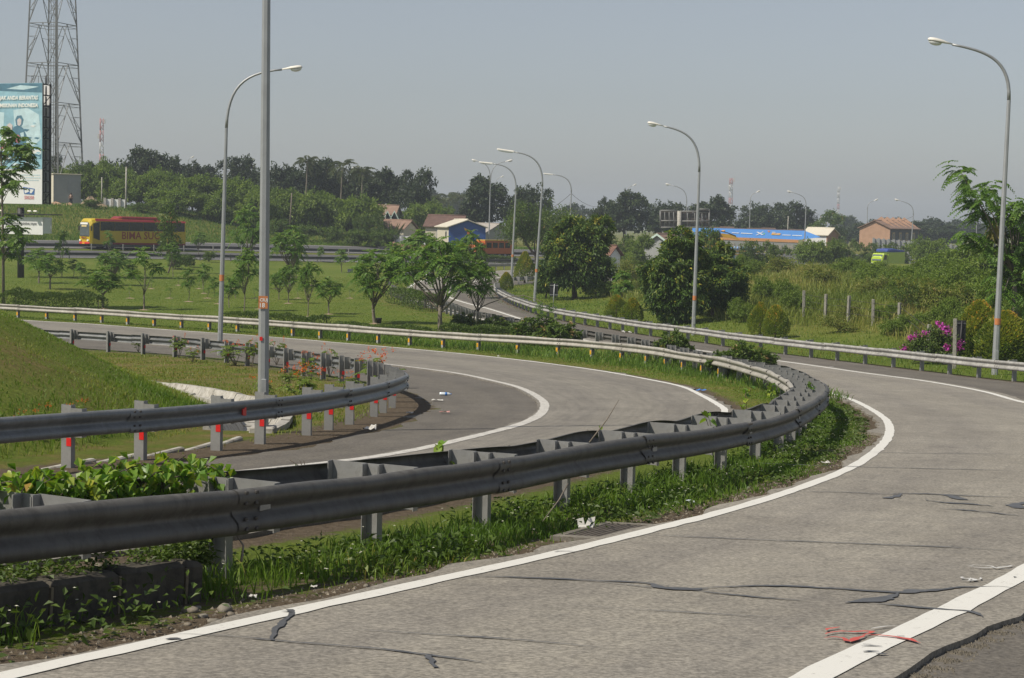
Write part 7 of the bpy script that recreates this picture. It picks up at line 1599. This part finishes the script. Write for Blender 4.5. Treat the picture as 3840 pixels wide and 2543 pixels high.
# chipped, darker stretches where the line has worn off by the drain
M_rp = flat('red_spray_paint', (.52, .085, .065), .6, 0, .15, 10); M_wp = flat('white_chalk_paint', (.55, .55, .54), .7, 0, .2, 12)
RP = [([(3085, 2433), (3120, 2428), (3160, 2433), (3182, 2447), (3200, 2440), (3232, 2419)], .045), ([(3110, 2420), (3140, 2411), (3200, 2409), (3260, 2406), (3264, 2412), (3236, 2420)], .05), ([(3125, 2405), (3140, 2398), (3170, 2394)], .08), ([(3232, 2419), (3300, 2420), (3380, 2430), (3420, 2436), (3448, 2452)], .05), ([(3140, 2403), (3190, 2410), (3230, 2409)], .04)]
for p_, w_ in RP: crack(p_, w_, 'road_paint_scribble', M_rp, 'red sprayed survey scribble across the white line on the near lane', .065, .3)
WP = [([(3628, 2152), (3660, 2149), (3700, 2150), (3735, 2159), (3770, 2155), (3808, 2149)], .05), ([(3628, 2154), (3680, 2158), (3735, 2159), (3790, 2163)], .04), ([(3604, 2206), (3640, 2208), (3650, 2203), (3612, 2199), (3618, 2194)], .045), ([(3622, 2211), (3640, 2197)], .02), ([(3660, 2196), (3678, 2196), (3676, 2202), (3655, 2206)], .045), ([(3260, 2396), (3320, 2387), (3370, 2384)], .03), ([(3102, 1381), (3130, 1383)], .1)]
for p_, w_ in WP: crack(p_, w_, 'chalk_mark', M_wp, 'white chalked survey mark on the near lane', .065, .3)
# crumbled rim where the lane slab stands above the shoulder
rim = L2e[(L2e[:, 1] > 3) & (L2e[:, 1] < 18)]; pr = offs(rim, .42)
if dist_poly(pr[:1, 0], pr[:1, 1], L1)[0] < dist_poly(rim[:1, 0], rim[:1, 1], L1)[0]: pr = offs(rim, -.42)
rr = np.random.default_rng(8); n = 5200; k = rr.integers(0, len(pr), n); P = np.stack([pr[k, 0] + rr.normal(0, .05, n), pr[k, 1] + rr.normal(0, .05, n)], 1); z = g_road(P[:, 0], P[:, 1]) + .012
sz = rr.uniform(.004, .013, n); base = np.array([[1, 0, 0], [-.5, .87, 0], [-.5, -.87, 0], [0, 0, 1.1]]); ang = rr.uniform(0, 6.28, n)
V = np.zeros((n, 4, 3))
for i in range(4): V[:, i, 0] = P[:, 0] + sz * (base[i, 0] * np.cos(ang) - base[i, 1] * np.sin(ang)); V[:, i, 1] = P[:, 1] + sz * (base[i, 0] * np.sin(ang) + base[i, 1] * np.cos(ang)); V[:, i, 2] = z + sz * base[i, 2]
ff = (np.arange(n)[:, None] * 4 + np.array([[0, 1, 3, 1, 2, 3, 2, 0, 3]])).reshape(-1, 3); tag(mesh_np('gravel', V.reshape(-1, 3), ff, M_soilrim), 'loose grit along the crumbled edge of the lane slab', kind='stuff')
# grit on the near verge
p, o_, s_ = along(L1, 3, 45, -.75, .75, 15000, r); ok = ~inside(p[:, 0], p[:, 1], POLY_F) | (dist_poly(p[:, 0], p[:, 1], L1[::2]) < .02); p = p[ok & (r.random(len(p)) < .7)]; n = len(p); P = on_ground(p); sz = r.uniform(.004, .02, n) ** 1.0; ang = r.uniform(0, 6.28, n); V = np.zeros((n, 4, 3))
for i in range(4): V[:, i, 0] = P[:, 0] + sz * (base[i, 0] * np.cos(ang) - base[i, 1] * np.sin(ang)); V[:, i, 1] = P[:, 1] + sz * (base[i, 0] * np.sin(ang) + base[i, 1] * np.cos(ang)); V[:, i, 2] = P[:, 2] + sz * base[i, 2] * .8
ff = (np.arange(n)[:, None] * 4 + np.array([[0, 1, 3, 1, 2, 3, 2, 0, 3]])).reshape(-1, 3); M_grit = flat('verge_grit', (.19, .165, .13), .95, 0, .5, 20); tag(mesh_np('gravel', V.reshape(-1, 3), ff, M_grit), 'grit and gravel on the soil beside the white line', kind='stuff')
# stones
M_stone = flat('grey_stone', (.22, .20, .165), .9, 0, .3, 12, .5)
for i, (u, v, sz) in enumerate(((716, 2296, .09), (760, 2316, .055), (842, 2292, .10), (866, 2308, .05), (800, 2335, .06), (890, 2318, .035), (705, 2345, .04), (742, 2282, .04), (800, 2136, .09), (370, 2128, .07), (408, 2122, .05), (355, 2132, .05), (930, 2238, .03), (1375, 2200, .04), (2420, 2012, .03), (640, 2360, .03))):
    q = unproj(u, v, .0, gfast); sz *= .62; bm = bmesh.new(); bmesh.ops.create_icosphere(bm, subdivisions=2, radius=sz); rs = np.random.default_rng(i)
    ph_ = rs.uniform(0, 6.28, 3)
    for vv in bm.verts: c = vv.co; k = 1 + .18 * math.sin(c.x * 2.2 / sz + ph_[0]) * math.sin(c.y * 2 / sz + ph_[1]) + rs.normal(0, .05); vv.co = Vector((c.x * k, c.y * k * .8, c.z * k * .55))
    me = bpy.data.meshes.new('stone'); bm.to_mesh(me); bm.free(); me.materials.append(M_stone if i % 3 else M_grit); me.polygons.foreach_set('use_smooth', [True] * len(me.polygons)); o = put(bpy.data.objects.new('stone', me)); o.location = (q[0], q[1], q[2] + sz * .2); o.rotation_euler = (0, 0, i); tag(o, ('fist-sized grey stone on the bare verge by the kerb end' if i < 8 else 'small stone among the weeds under the near rail'), 'stone', 'stones by the kerb end' if i < 8 else 'stones under the near rail')

# ------------------------------------------------------------------ kerb, drain, channel
kb = [unproj(u, v, 0, gfast) for u, v in ((-330, 2450), (-130, 2412), (200, 2352), (456, 2302), (706, 2268), (772, 2258))]
kr = thing('kerb', 'row of old stained concrete kerb blocks under the near rail at bottom left', 'kerb', kb[2])
for i in range(len(kb) - 1):
    a, b = kb[i], kb[i + 1]; t = (b - a) / np.linalg.norm(b - a); nb = np.array([-t[1], t[0], 0]); nb = nb if nb[1] > 0 else -nb; L = np.linalg.norm(b - a)
    c = (a + b) / 2 + nb * .13 + [0, 0, .07]; A = np.array([t, nb, np.cross(t, nb)])
    o = MB().box(c - kb[2], (L - .018, .25 - .01 * (i % 2), .40 + .012 * (i % 2)), A, bev=.028).build('kerb_block', M_kerb, kr)
    if i < len(kb) - 2: MB().box(b + nb * .125 + [0, 0, .05] - kb[2], (.022, .215, .37), A).build('mortar_joint', M_kerb_top, kr)
sb = MB(); pts = [(q + np.array([.02, .24, .22])) for q in kb]; back = [(q + np.array([-.25, .75, .13])) for q in kb]
for i in range(len(kb) - 1): sb.add([pts[i], pts[i + 1], back[i + 1], back[i]], [[0, 1, 2, 3]])
tag(sb.build('soil_fill', M_soil), 'brown soil heaped behind the kerb blocks', kind='structure')
p = np.stack([np.linspace(0, 1, 5200)] * 2, 1) * 0; t_ = r.random(5200) * (len(kb) - 1.001); i_ = t_.astype(int); f_ = t_ - i_; A_ = np.array(pts); B_ = np.array(back); k_ = r.random(5200); P = (A_[i_] * (1 - f_)[:, None] + A_[i_ + 1] * f_[:, None]) * (1 - k_)[:, None] + (B_[i_] * (1 - f_)[:, None] + B_[i_ + 1] * f_[:, None]) * k_[:, None]
wk_ = np.clip(.5 + .8 * wob(P[:, 0], P[:, 1], 4, 61), .05, 1); ok = r.random(5200) < wk_; P = P[ok]; n = len(P); lv = Leaves(); P[:, 2] += r.random(n) ** 1.4 * .15; lv.add(P, rdir(r, n) * [1, 1, .4], rdir(r, n) * .6 + [0, 0, 1], r.uniform(.03, .065, n), r.uniform(.018, .034, n), .4 + r.normal(0, .22, n)); tag(lv.build('kerb_weeds', M_leaf_hedge), 'small leafy weeds growing on top of the kerb', kind='stuff')
dc = [unproj(u, v, .03, gfast) for u, v in ((2128, 2009), (2352, 2024), (2528, 1978), (2276, 1966))]; dm_ = sum(dc) / 4
M_dconc = flat('dirty_concrete', (.20, .185, .16), .9, 0, .3, 5, .5, .2, ((.10, .085, .06), .9))
dr = thing('drain_grate', 'dark slotted drain grate in a concrete surround beside the white line', 'drain', dm_)
ux = (dc[1] - dc[0] + dc[2] - dc[3]) / 2; uy = (dc[3] - dc[0] + dc[2] - dc[1]) / 2
def dq(a, b, z=0): return ux * (a - .5) + uy * (b - .5) + np.array([0, 0, z])
def slabq(name, a0, a1, b0, b1, z, th, mat): return MB().prism([dq(a0, b0, z - th), dq(a1, b0, z - th), dq(a1, b1, z - th), dq(a0, b1, z - th)], (0, 0, th)).build(name, mat, dr)
for q in ((-.12, 1.1, -.14, 0), (-.12, 1.1, 1, 1.1), (-.12, 0, 0, 1), (1, 1.1, 0, 1)): slabq('surround', *q, .012, .12, M_dconc)
M_grate = flat('rusty_grate', (.085, .072, .06), .8, 0, .3, 8)
slabq('pit', .0, 1, 0, 1, -.03, .03, M_black)
for k in range(11): slabq('bar', .012 + k * .0905, .012 + k * .0905 + .066, .0, 1.0, .006, .03, M_grate)
for k in range(4): slabq('cross_bar', 0, 1, .12 + .24 * k, .17 + .24 * k, .002, .025, M_grate)
ch = thing('drainage_channel', 'pale concrete slab-lined drainage channel at the foot of the rounded hill', 'channel', (-5, 33, gz(-5, 33))); c0 = V3(ch.location)
dP = even(DITCH, 1.15); t, nn = normals(dP)
sec = [(-.62, .03), (-.52, .05), (-.30, -.30), (.30, -.32), (.50, .06), (.66, .05), (.66, -.06), (.55, -.06), (.36, -.42), (-.36, -.42), (-.58, -.06), (-.62, -.06)]
rr = np.random.default_rng(9)
for i in range(len(dP) - 1):
    a, b = dP[i], dP[i + 1]; ring = []
    if b[1] < 30.2:
        if 21 < a[1] < 27:
            q_ = (a + b) / 2 + nn[i] * .55; t3 = np.array([*(b - a), 0]); t3 /= np.linalg.norm(t3); MB().box(np.array([*q_, float(_g0(q_[1])) + CAMZ - .025]) - c0, (1.12, .11, .12), np.array([t3, [-t3[1], t3[0], 0], [0, 0, 1]]), bev=.02).build('lip', globals().setdefault('M_chan', flat('channel_concrete', (.40, .385, .35), .9, 0, .25, 2.5, .4, .2, ((.13, .11, .07), .9))), ch)
        continue
    tz = rr.normal(0, .02); dz0 = rr.normal(0, .012)
    for (q, nq) in ((a + (b - a) * .012, nn[i]), (b - (b - a) * .012, nn[i + 1])):
        z0 = float(_g0(q[1])) + CAMZ + dz0; ring.append([np.array([q[0] + nq[0] * x * (1), q[1] + nq[1] * x, z0 + z + tz * x]) - c0 for x, z in sec])
    n = len(sec); mb = MB(); mb.add(ring[0] + ring[1], [[k, (k + 1) % n, n + (k + 1) % n, n + k] for k in range(n)] + [list(range(n - 1, -1, -1)), list(range(n, 2 * n))]); mb.build('slab', M_chan if 'M_chan' in globals() else globals().setdefault('M_chan', flat('channel_concrete', (.40, .385, .35), .9, 0, .25, 2.5, .4, .2, ((.13, .11, .07), .9))), ch)

# ------------------------------------------------------------------ climbing leaves on the near rails
def heart_leaf():
    m = MB(); q = [(0, 0, 0), (.30, -.16, .10), (.46, .14, .13), (.36, .50, .06), (0, 1.0, -.10), (-.36, .50, .06), (-.46, .14, .13), (-.30, -.16, .10), (0, .42, -.02)]
    m.add(q, [[0, 1, 8], [1, 2, 8], [2, 3, 8], [3, 4, 8], [4, 5, 8], [5, 6, 8], [6, 7, 8], [7, 0, 8]], 0, True); o = m.build('leaf', M_leaf_vine); a = o.data.attributes.new('var', 'FLOAT', 'POINT'); return o
leaf_m = []
for k in range(5):
    o = heart_leaf(); o.data.attributes['var'].data.foreach_set('value', np.full(9, (.15, .38, .55, .75, .95)[k], dtype=np.float32)); COL.objects.unlink(o); leaf_m.append(o)
def vine(label, stems, nleaf, size, seed, name='climbing_vine', cat='vine', extra=0):
    """stems: lists of world points; leaves set along them, every leaf a part"""
    rr = np.random.default_rng(seed); c = V3(stems[0][0]); root = thing(name, label, cat, c); sb = MB(); allp = []
    for st in stems:
        P = resample(np.array(st), .03) - c; sb.tube(P[::2], .004, 4); allp.append(P)
    sb.build('stem', M_bark_d, root); tot = sum(len(p) for p in allp)
    if extra:
        lv = Leaves(); k_ = rr.integers(0, len(allp), extra); P_ = np.array([allp[k][rr.integers(len(allp[k]) // 8, len(allp[k]))] for k in k_]) + rr.normal(0, .045, (extra, 3)) * [1.6, 1, .7]
        for sx in (-1, 1): lv.add(P_, rdir(np.random.default_rng(seed), extra) * [1, 1, .3] + [0, 0, -.7], rdir(np.random.default_rng(seed + 1), extra) * .5 + [sx * .25, -.3, 1], size * .95, size * .8, np.clip(rr.normal(.45, .2, extra), 0, 1), .15)
        o = lv.build('leaf_mass', M_leaf_vine, root); o['kind'] = 'stuff'
    for k in range(nleaf):
        P = allp[k % len(allp)] if len(allp) < 4 else allp[rr.integers(0, len(allp))]; i = rr.integers(len(P) // 8, len(P)); q = P[i] + rr.normal(0, .028, 3)
        az = rr.uniform(0, 6.28); o = bpy.data.objects.new('leaf', leaf_m[min(4, int(abs(rr.normal(1.6, 1.1))))].data); put(o, root); s = size * rr.uniform(.5, 1.25); o.location = q; o.scale = (s, s, s); o.rotation_euler = (rr.uniform(-1.1, -.1), rr.uniform(-.5, .5), az)
rr = np.random.default_rng(33); st = []
for k in range(44):
    u = -40 + 900 * k / 43 + rr.uniform(-15, 15); top = (1845 - .09 * u); q = unproj(u, top, .72); gq = np.array([q[0] - .05, q[1] - .1, gz(q[0], q[1])]); hgt = rr.uniform(.02, .12) * (1.7 if (380 < u < 660 or u < 80) else 1)
    dx = rr.uniform(-.35, .35); st.append([gq + [0, 0, .45], q + [rr.uniform(-.05, .05), -.22, -.06], q + [dx * .5, -.25 + rr.uniform(-.12, .12), .02 + hgt * .6], q + [dx, -.28 + rr.uniform(-.2, .15), hgt]])
vine('leafy climber with heart-shaped leaves spilling over the near double rail at left', st, 290, .085, 5, extra=1000)
st = []
for k in range(8):
    u = 590 + 20 * k; q = unproj(u, 2040, .3); st.append([q + [0, 0, .16], q + [.04, -.04, .02], q + [.08 + rr.uniform(-.1, .1), -.08, -.14 + rr.uniform(-.05, .05)]])
vine('heart-leaved climber hanging under the near rail beside the kerb end', st, 46, .085, 6)
for (u, v, lab, n_, h_) in ((1655, 1735, 'small bright sprig growing between the double rails at centre', 16, .16), (2235, 1650, 'sprig of leaves by the thin dry twig between the rails', 12, .12), (2790, 1540, 'yellow-green sprig beyond the wavy rail edge', 18, .40), (2890, 1500, 'leafy sprig growing between the crowded posts of the bend', 22, .35), (3040, 1480, 'leafy sprig at the outermost posts of the bend', 18, .3), (1130, 1770, 'dangling dark sprig inside the near double rail', 10, .1), (2660, 1600, 'small sprig on the dented rail edge', 8, .2)):
    q = unproj(u, v, .62); st = [[q + [0, 0, -.3], q + [rr.uniform(-.05, .05), 0, 0], q + [rr.uniform(-.12, .12), rr.uniform(-.05, .05), h_]] for k in range(3)]; vine(lab, st, n_, .085 * (1 + q[1] * .006), int(u), 'sprig', 'plant')
# dry sticks
for (a, b, d0, d1, lab) in (((2210, 1660), (2321, 1500), 18.6, 18.9, 'thin dry twig sticking up between the double rails'), ((2130, 1815), (2035, 1955), 16.2, 15.4, 'bent dry stick leaning under the near rail'), ((905, 2105), (888, 2010), 11.6, 11.8, 'thin brown stem under the near rail'), ((345, 2120), (330, 2090), 11.2, 11.3, 'short dry stem on the kerb soil')):
    p_, q_ = CAM + ray(*a) * d0, CAM + ray(*b) * d1; o = MB().tube([p_, (p_ + q_) / 2 + [.03, 0, .02], q_], [.010, .007, .003], 5).build('dry_stick', M_bark); tag(o, lab, 'stick')
# arching twig with a leafy end beside the largest young tree
tw = thing('arching_branch', 'long arching branch with a feathery tip reaching over the far rail', 'branch', gp(1098, 765)); c = V3(tw.location); D0 = c[1]
pts_ = [at(1098, 718, D0), at(1130, 702, D0 - .3), at(1170, 688, D0 - .6), at(1210, 683, D0 - .9), at(1245, 694, D0 - 1.2), at(1268, 708, D0 - 1.4)]
MB().tube([c, at(1096, 740, D0)] + pts_, [.05, .045, .035, .03, .026, .02, .015, .01], 6).build('stem', M_bark, *[tw]) if False else MB().tube([V3(p_) - c for p_ in [c, at(1096, 740, D0)] + pts_], [.05, .045, .035, .03, .026, .02, .015, .01], 6).build('stem', M_bark, tw)
lv = Leaves(); rr = np.random.default_rng(12)
for k in range(14): frond(lv, rr, pts_[-1] - c + rr.normal(0, .18, 3) + [rr.uniform(-.5, .6), 0, 0], rr.uniform(0, 6.28), rr.uniform(-.3, .4), .6, 10, .14, .05, 1.0, .25)
lv.build('leaves', M_leaf_young, tw)

# ------------------------------------------------------------------ litter and small things
M_clear = flat('bottle_plastic', (.62, .68, .72), .12, 0, .06); M_blab = flat('blue_label', (.05, .18, .5), .4); M_paper = flat('white_litter', (.55, .54, .51), .7, 0, .06)
q = unproj(1671, 1484, .02); bt = thing('plastic_bottle', 'empty plastic bottle with a blue label lying on the dark shoulder', 'bottle', q + [0, 0, .045]); MB().tube([(-.16, 0, 0), (-.15, 0, 0), (.06, .01, 0), (.11, .012, 0), (.13, .013, 0)], [.03, .042, .042, .022, .015], 10).build('bottle', M_clear, bt); MB().tube([(-.02, .006, 0), (.04, .009, 0)], .0435, 10).build('label', M_blab, bt); MB().tube([(.13, .013, 0), (.15, .014, 0)], .017, 8).build('cap', M_blab, bt)
def scrap(u, v, w, lab, mat=None, crumple=.5, seed=0, dh=.03):
    q = unproj(u, v, dh, gfast); rr = np.random.default_rng(seed + int(u)); n = 6; xs_ = np.linspace(-.5, .5, n); V = [np.array([x * w + rr.normal(0, .03 * w), y * w * .7 + rr.normal(0, .03 * w), abs(rr.normal(0, .22 * crumple * w))]) for y in xs_ for x in xs_]
    m = MB(); m.add(V, [[j * n + i, j * n + i + 1, (j + 1) * n + i + 1, (j + 1) * n + i] for j in range(n - 1) for i in range(n - 1)]); o = m.build('litter', mat or M_paper, None, q + [0, 0, .015]); tag(o, lab, 'litter')
scrap(1387, 1614, .22, 'crumpled white plastic bag on the shoulder by the inner rail', None, .9); scrap(1537, 1552, .14, 'small white scrap at the shadow edge of the inner rail'); scrap(1668, 1549, .22, 'pinkish wrapper on the dark shoulder', flat('pink_litter', (.55, .28, .26), .6), .3); scrap(1640, 1503, .28, 'flattened pale wrapper near the bottle', None, .2)
scrap(2588, 1890, .09, 'bluish plastic cup crushed in the verge grass', M_clear, .9); scrap(2628, 1466, .30, 'blue strip of plastic on the worn verge', M_blab, .3); scrap(948, 2248, .05, 'tiny white cup on the verge soil', None, .9); scrap(3095, 1740, .12, 'pale scrap by the verge edge', None, .5); scrap(240, 1774, .06, 'tiny dark and white scrap on the shoulder edge at left', None, .6); scrap(1870, 1338, .12, 'tiny white scrap beside the second ramp line', None, .6); scrap(2350, 1248, .5, 'white flattened carton on the far shoulder', None, .3, 0, .02); scrap(1175, 2210, .05, 'white speck of litter in the verge weeds', None, .8)
q = unproj(2195, 1980, .03, gfast); cupb = thing('foam_box', 'torn white foam box lying at the drain grate', 'litter', q + [0, 0, .01]); A = np.array([[.9, .3, .2], [-.3, .9, .1], [-.1, -.1, 1]])
m = MB(); m.prism([(-.07, -.05, 0), (.07, -.05, 0), (.08, .05, .01), (-.06, .05, 0)], (0, 0, .008)); m.prism([(-.07, .05, .005), (.0, .055, .0), (-.02, .075, .08), (-.075, .065, .06)], (0, .008, 0)); m.prism([(.0, .05, .005), (.085, .05, .0), (.095, .08, .085), (.03, .075, .07)], (0, .008, 0)); m.build('torn_box', M_paper, cupb)
q = gp(876, 748); bk = thing('bucket', 'black plastic bucket at the foot of the many-branched young tree', 'bucket', q); MB().tube([(0, 0, 0), (0, 0, .28), (0, 0, .30)], [.13, .17, .18], 12, cap=True).build('bucket', M_black, bk); MB().tube([(-.17, 0, .28), (-.1, -.1, .2), (.1, -.1, .2), (.17, 0, .28)], .008, 5).build('handle', M_dark, bk)
q = gp(810, 630); bx_ = thing('utility_box', 'small blue-grey utility box on the lawn', 'box', q); MB().box((0, 0, .16), (.55, .4, .32), bev=.03).build('body', M_pole, bx_); MB().box((0, 0, .335), (.60, .45, .04), bev=.01).build('lid', M_pole, bx_)
def heap(u, D, w, h, lab, mat, seed=0, sq=.6):
    B = spot(u, D); rr = np.random.default_rng(seed); V = []; n, mr = 18, 6
    for j in range(mr + 1):
        t = j / mr
        for i in range(n): a = 6.283 * i / n; q = (1 - t) * w / 2 * (1 + .18 * math.sin(3 * a + seed) + rr.normal(0, .05)); V.append((q * math.cos(a), q * math.sin(a) * sq, h * (t ** .8) * (1 + rr.normal(0, .05)) - .1))
    m = MB(); m.add(V, [[j * n + i, j * n + (i + 1) % n, (j + 1) * n + (i + 1) % n, (j + 1) * n + i] for j in range(mr) for i in range(n)]); o = m.build('soil_heap', mat, None, B); tag(o, lab, 'heap', 'heaps beside the cabin')
heap(208, 244, 3.6, 1.5, 'pale heap of earth right of the cabin', M_soil, 1); heap(228, 243, 2.6, .9, 'lower spill of earth beside the pale heap', M_soil, 2); heap(128, 243, 3.0, .6, 'low heap of broken bricks in front of the cabin', M_brickw, 3); heap(160, 243, 2.2, .5, 'scatter of brick rubble by the standing man', M_brickw, 4); heap(95, 242, 2.4, .5, 'brick rubble behind the billboard', M_brickw, 5)

# ------------------------------------------------------------------ people
M_skin2 = flat('skin', (.26, .15, .10), .6); M_shirt = flat('tan_shirt', (.34, .24, .19), .8); M_trous = flat('dark_trousers', (.02, .02, .025), .8); M_hair = flat('dark_hair', (.012, .01, .01), .7); M_helm = flat('white_helmet', (.7, .7, .7), .25)
def figure(label, B, J, E, Rr, mats, rz=0.0, sc=1.0):
    """one skin surface over joints J with edges E and radii Rr"""
    root = thing('person', label, 'person', B, rz); me = bpy.data.meshes.new('body'); me.from_pydata([V3(p) * sc for p in J], E, []); o = bpy.data.objects.new('body', me); put(o, root); KIDS.setdefault(root.name, []).append(o)
    m = o.modifiers.new('skin', 'SKIN'); m.use_smooth_shade = True; sv = me.skin_vertices[0].data
    for i, q in enumerate(Rr): sv[i].radius = (q * sc, q * sc)
    sv[0].use_root = True; s = o.modifiers.new('sub', 'SUBSURF'); s.levels = 1; s.render_levels = 1
    me.materials.append(mats[0]); return root, o
J = [(0, 0, .95), (0, .01, 1.2), (0, .02, 1.42), (0, .0, 1.52), (0, -.02, 1.66), (.2, .02, 1.40), (.27, .04, 1.12), (.27, -.05, .86), (-.2, .02, 1.40), (-.27, .04, 1.12), (-.24, -.08, .88), (.10, 0, .90), (.11, -.02, .50), (.12, .03, .06), (.13, -.12, .03), (-.10, 0, .90), (-.12, .03, .50), (-.12, .06, .06), (-.13, -.08, .03)]
E = [(0, 1), (1, 2), (2, 3), (3, 4), (2, 5), (5, 6), (6, 7), (2, 8), (8, 9), (9, 10), (0, 11), (11, 12), (12, 13), (13, 14), (0, 15), (15, 16), (16, 17), (17, 18)]
RR = [.15, .14, .16, .06, .105, .07, .05, .035, .07, .05, .035, .09, .065, .045, .04, .09, .065, .045, .04]
ps, ob = figure('person in a tan top and dark trousers standing before the grey cabin', spot(164, 244.5), J, E, RR, [M_skin2], R(20))
MB().tube([(0, 0, 1.0), (0, .01, 1.2), (0, .02, 1.40), (0, .02, 1.47)], [.165, .16, .19, .09], 12).build('shirt', M_shirt, ps); tr = MB()
for sx in (-1, 1): tr.tube([(sx * .09, 0, 1.0), (sx * .105, 0, .85), (sx * .115, 0, .5), (sx * .12, .04, .12)], [.12, .115, .085, .07], 10)
for k, sx in enumerate((-1, 1)): MB().tube([(sx * .085, 0, 1.02), (sx * .105, 0, .85), (sx * .115, 0, .5), (sx * .12, .04, .12)], [.125, .115, .085, .07], 10).build('trouser_leg', M_trous, ps)
MB().tube([(0, .02, 1.64), (0, .01, 1.72), (0, 0, 1.78), (0, 0, 1.80)], [.10, .118, .09, .03], 10).build('hair', M_hair, ps)
# motorcyclist on the far bend
Bm = unproj(1614, 1068); mc = thing('motorcycle', 'dark motorcycle with a rider on the far bend behind the largest young tree', 'motorcycle', Bm, R(150))
for y in (-.62, .62):
    wv = MB(); ring_ = [(0, y + .28 * math.cos(a), .30 + .28 * math.sin(a)) for a in np.linspace(0, 6.283, 17)]; wv.tube(ring_, .05, 6, cap=False); w_ = wv.build('wheel', M_tyre, mc); MB().tube([(-.03, y, .3), (.03, y, .3)], .09, 8).build('hub', M_rim, w_)
MB().tube([(0, -.5, .72), (0, -.1, .74), (0, .2, .80)], [.10, .14, .12], 8).build('seat', M_black, mc); MB().tube([(0, -.4, .5), (0, .1, .45), (0, .45, .75)], [.12, .17, .10], 8).build('body', M_brd, mc); MB().tube([(0, .62, .3), (0, .5, 1.0)], .035, 6).build('fork', M_pole, mc); MB().tube([(-.35, .42, 1.05), (0, .5, 1.0), (.35, .42, 1.05)], .02, 6).build('handlebar', M_dark, mc); MB().box((0, .62, .9), (.18, .12, .18), bev=.04).build('headlight', M_lampglass, mc)
J2 = [(0, -.2, .90), (0, -.14, 1.15), (0, -.06, 1.36), (0, -.02, 1.46), (0, .0, 1.58), (.2, -.04, 1.33), (.30, .15, 1.12), (.32, .40, 1.08), (-.2, -.04, 1.33), (-.30, .15, 1.12), (-.32, .40, 1.08), (.13, -.1, .86), (.20, .28, .72), (.18, .12, .32), (.18, .26, .30), (-.13, -.1, .86), (-.20, .28, .72), (-.18, .12, .32), (-.18, .26, .30)]
pr_, ob = figure('person riding the motorcycle in dark clothes and a white helmet', Bm, J2, E, RR, [M_trous], R(150)); MB().tube([(0, -.01, 1.47), (0, .0, 1.56), (0, .0, 1.68), (0, .0, 1.73)], [.11, .145, .12, .04], 12).build('helmet', M_helm, pr_); MB().box((0, .125, 1.57), (.18, .05, .10), bev=.02).build('visor', M_glass, pr_)
# ------------------------------------------------------------------ air
hz = MB().box((0, 1560, 25), (6100, 3300, 62 if False else 70)).build('haze', [])
mh = bpy.data.materials.new('haze'); mh.use_nodes = True; nt = mh.node_tree; nt.nodes.clear()
oo = nt.nodes.new('ShaderNodeOutputMaterial'); pv = nt.nodes.new('ShaderNodeVolumePrincipled'); pv.inputs['Density'].default_value = 0.00038
pv.inputs['Color'].default_value = (.80, .89, 1.0, 1); pv.inputs['Anisotropy'].default_value = .1
nt.links.new(pv.outputs[0], oo.inputs['Volume']); hz.data.materials.append(mh); tag(hz, 'pale haze in the air', kind='stuff')
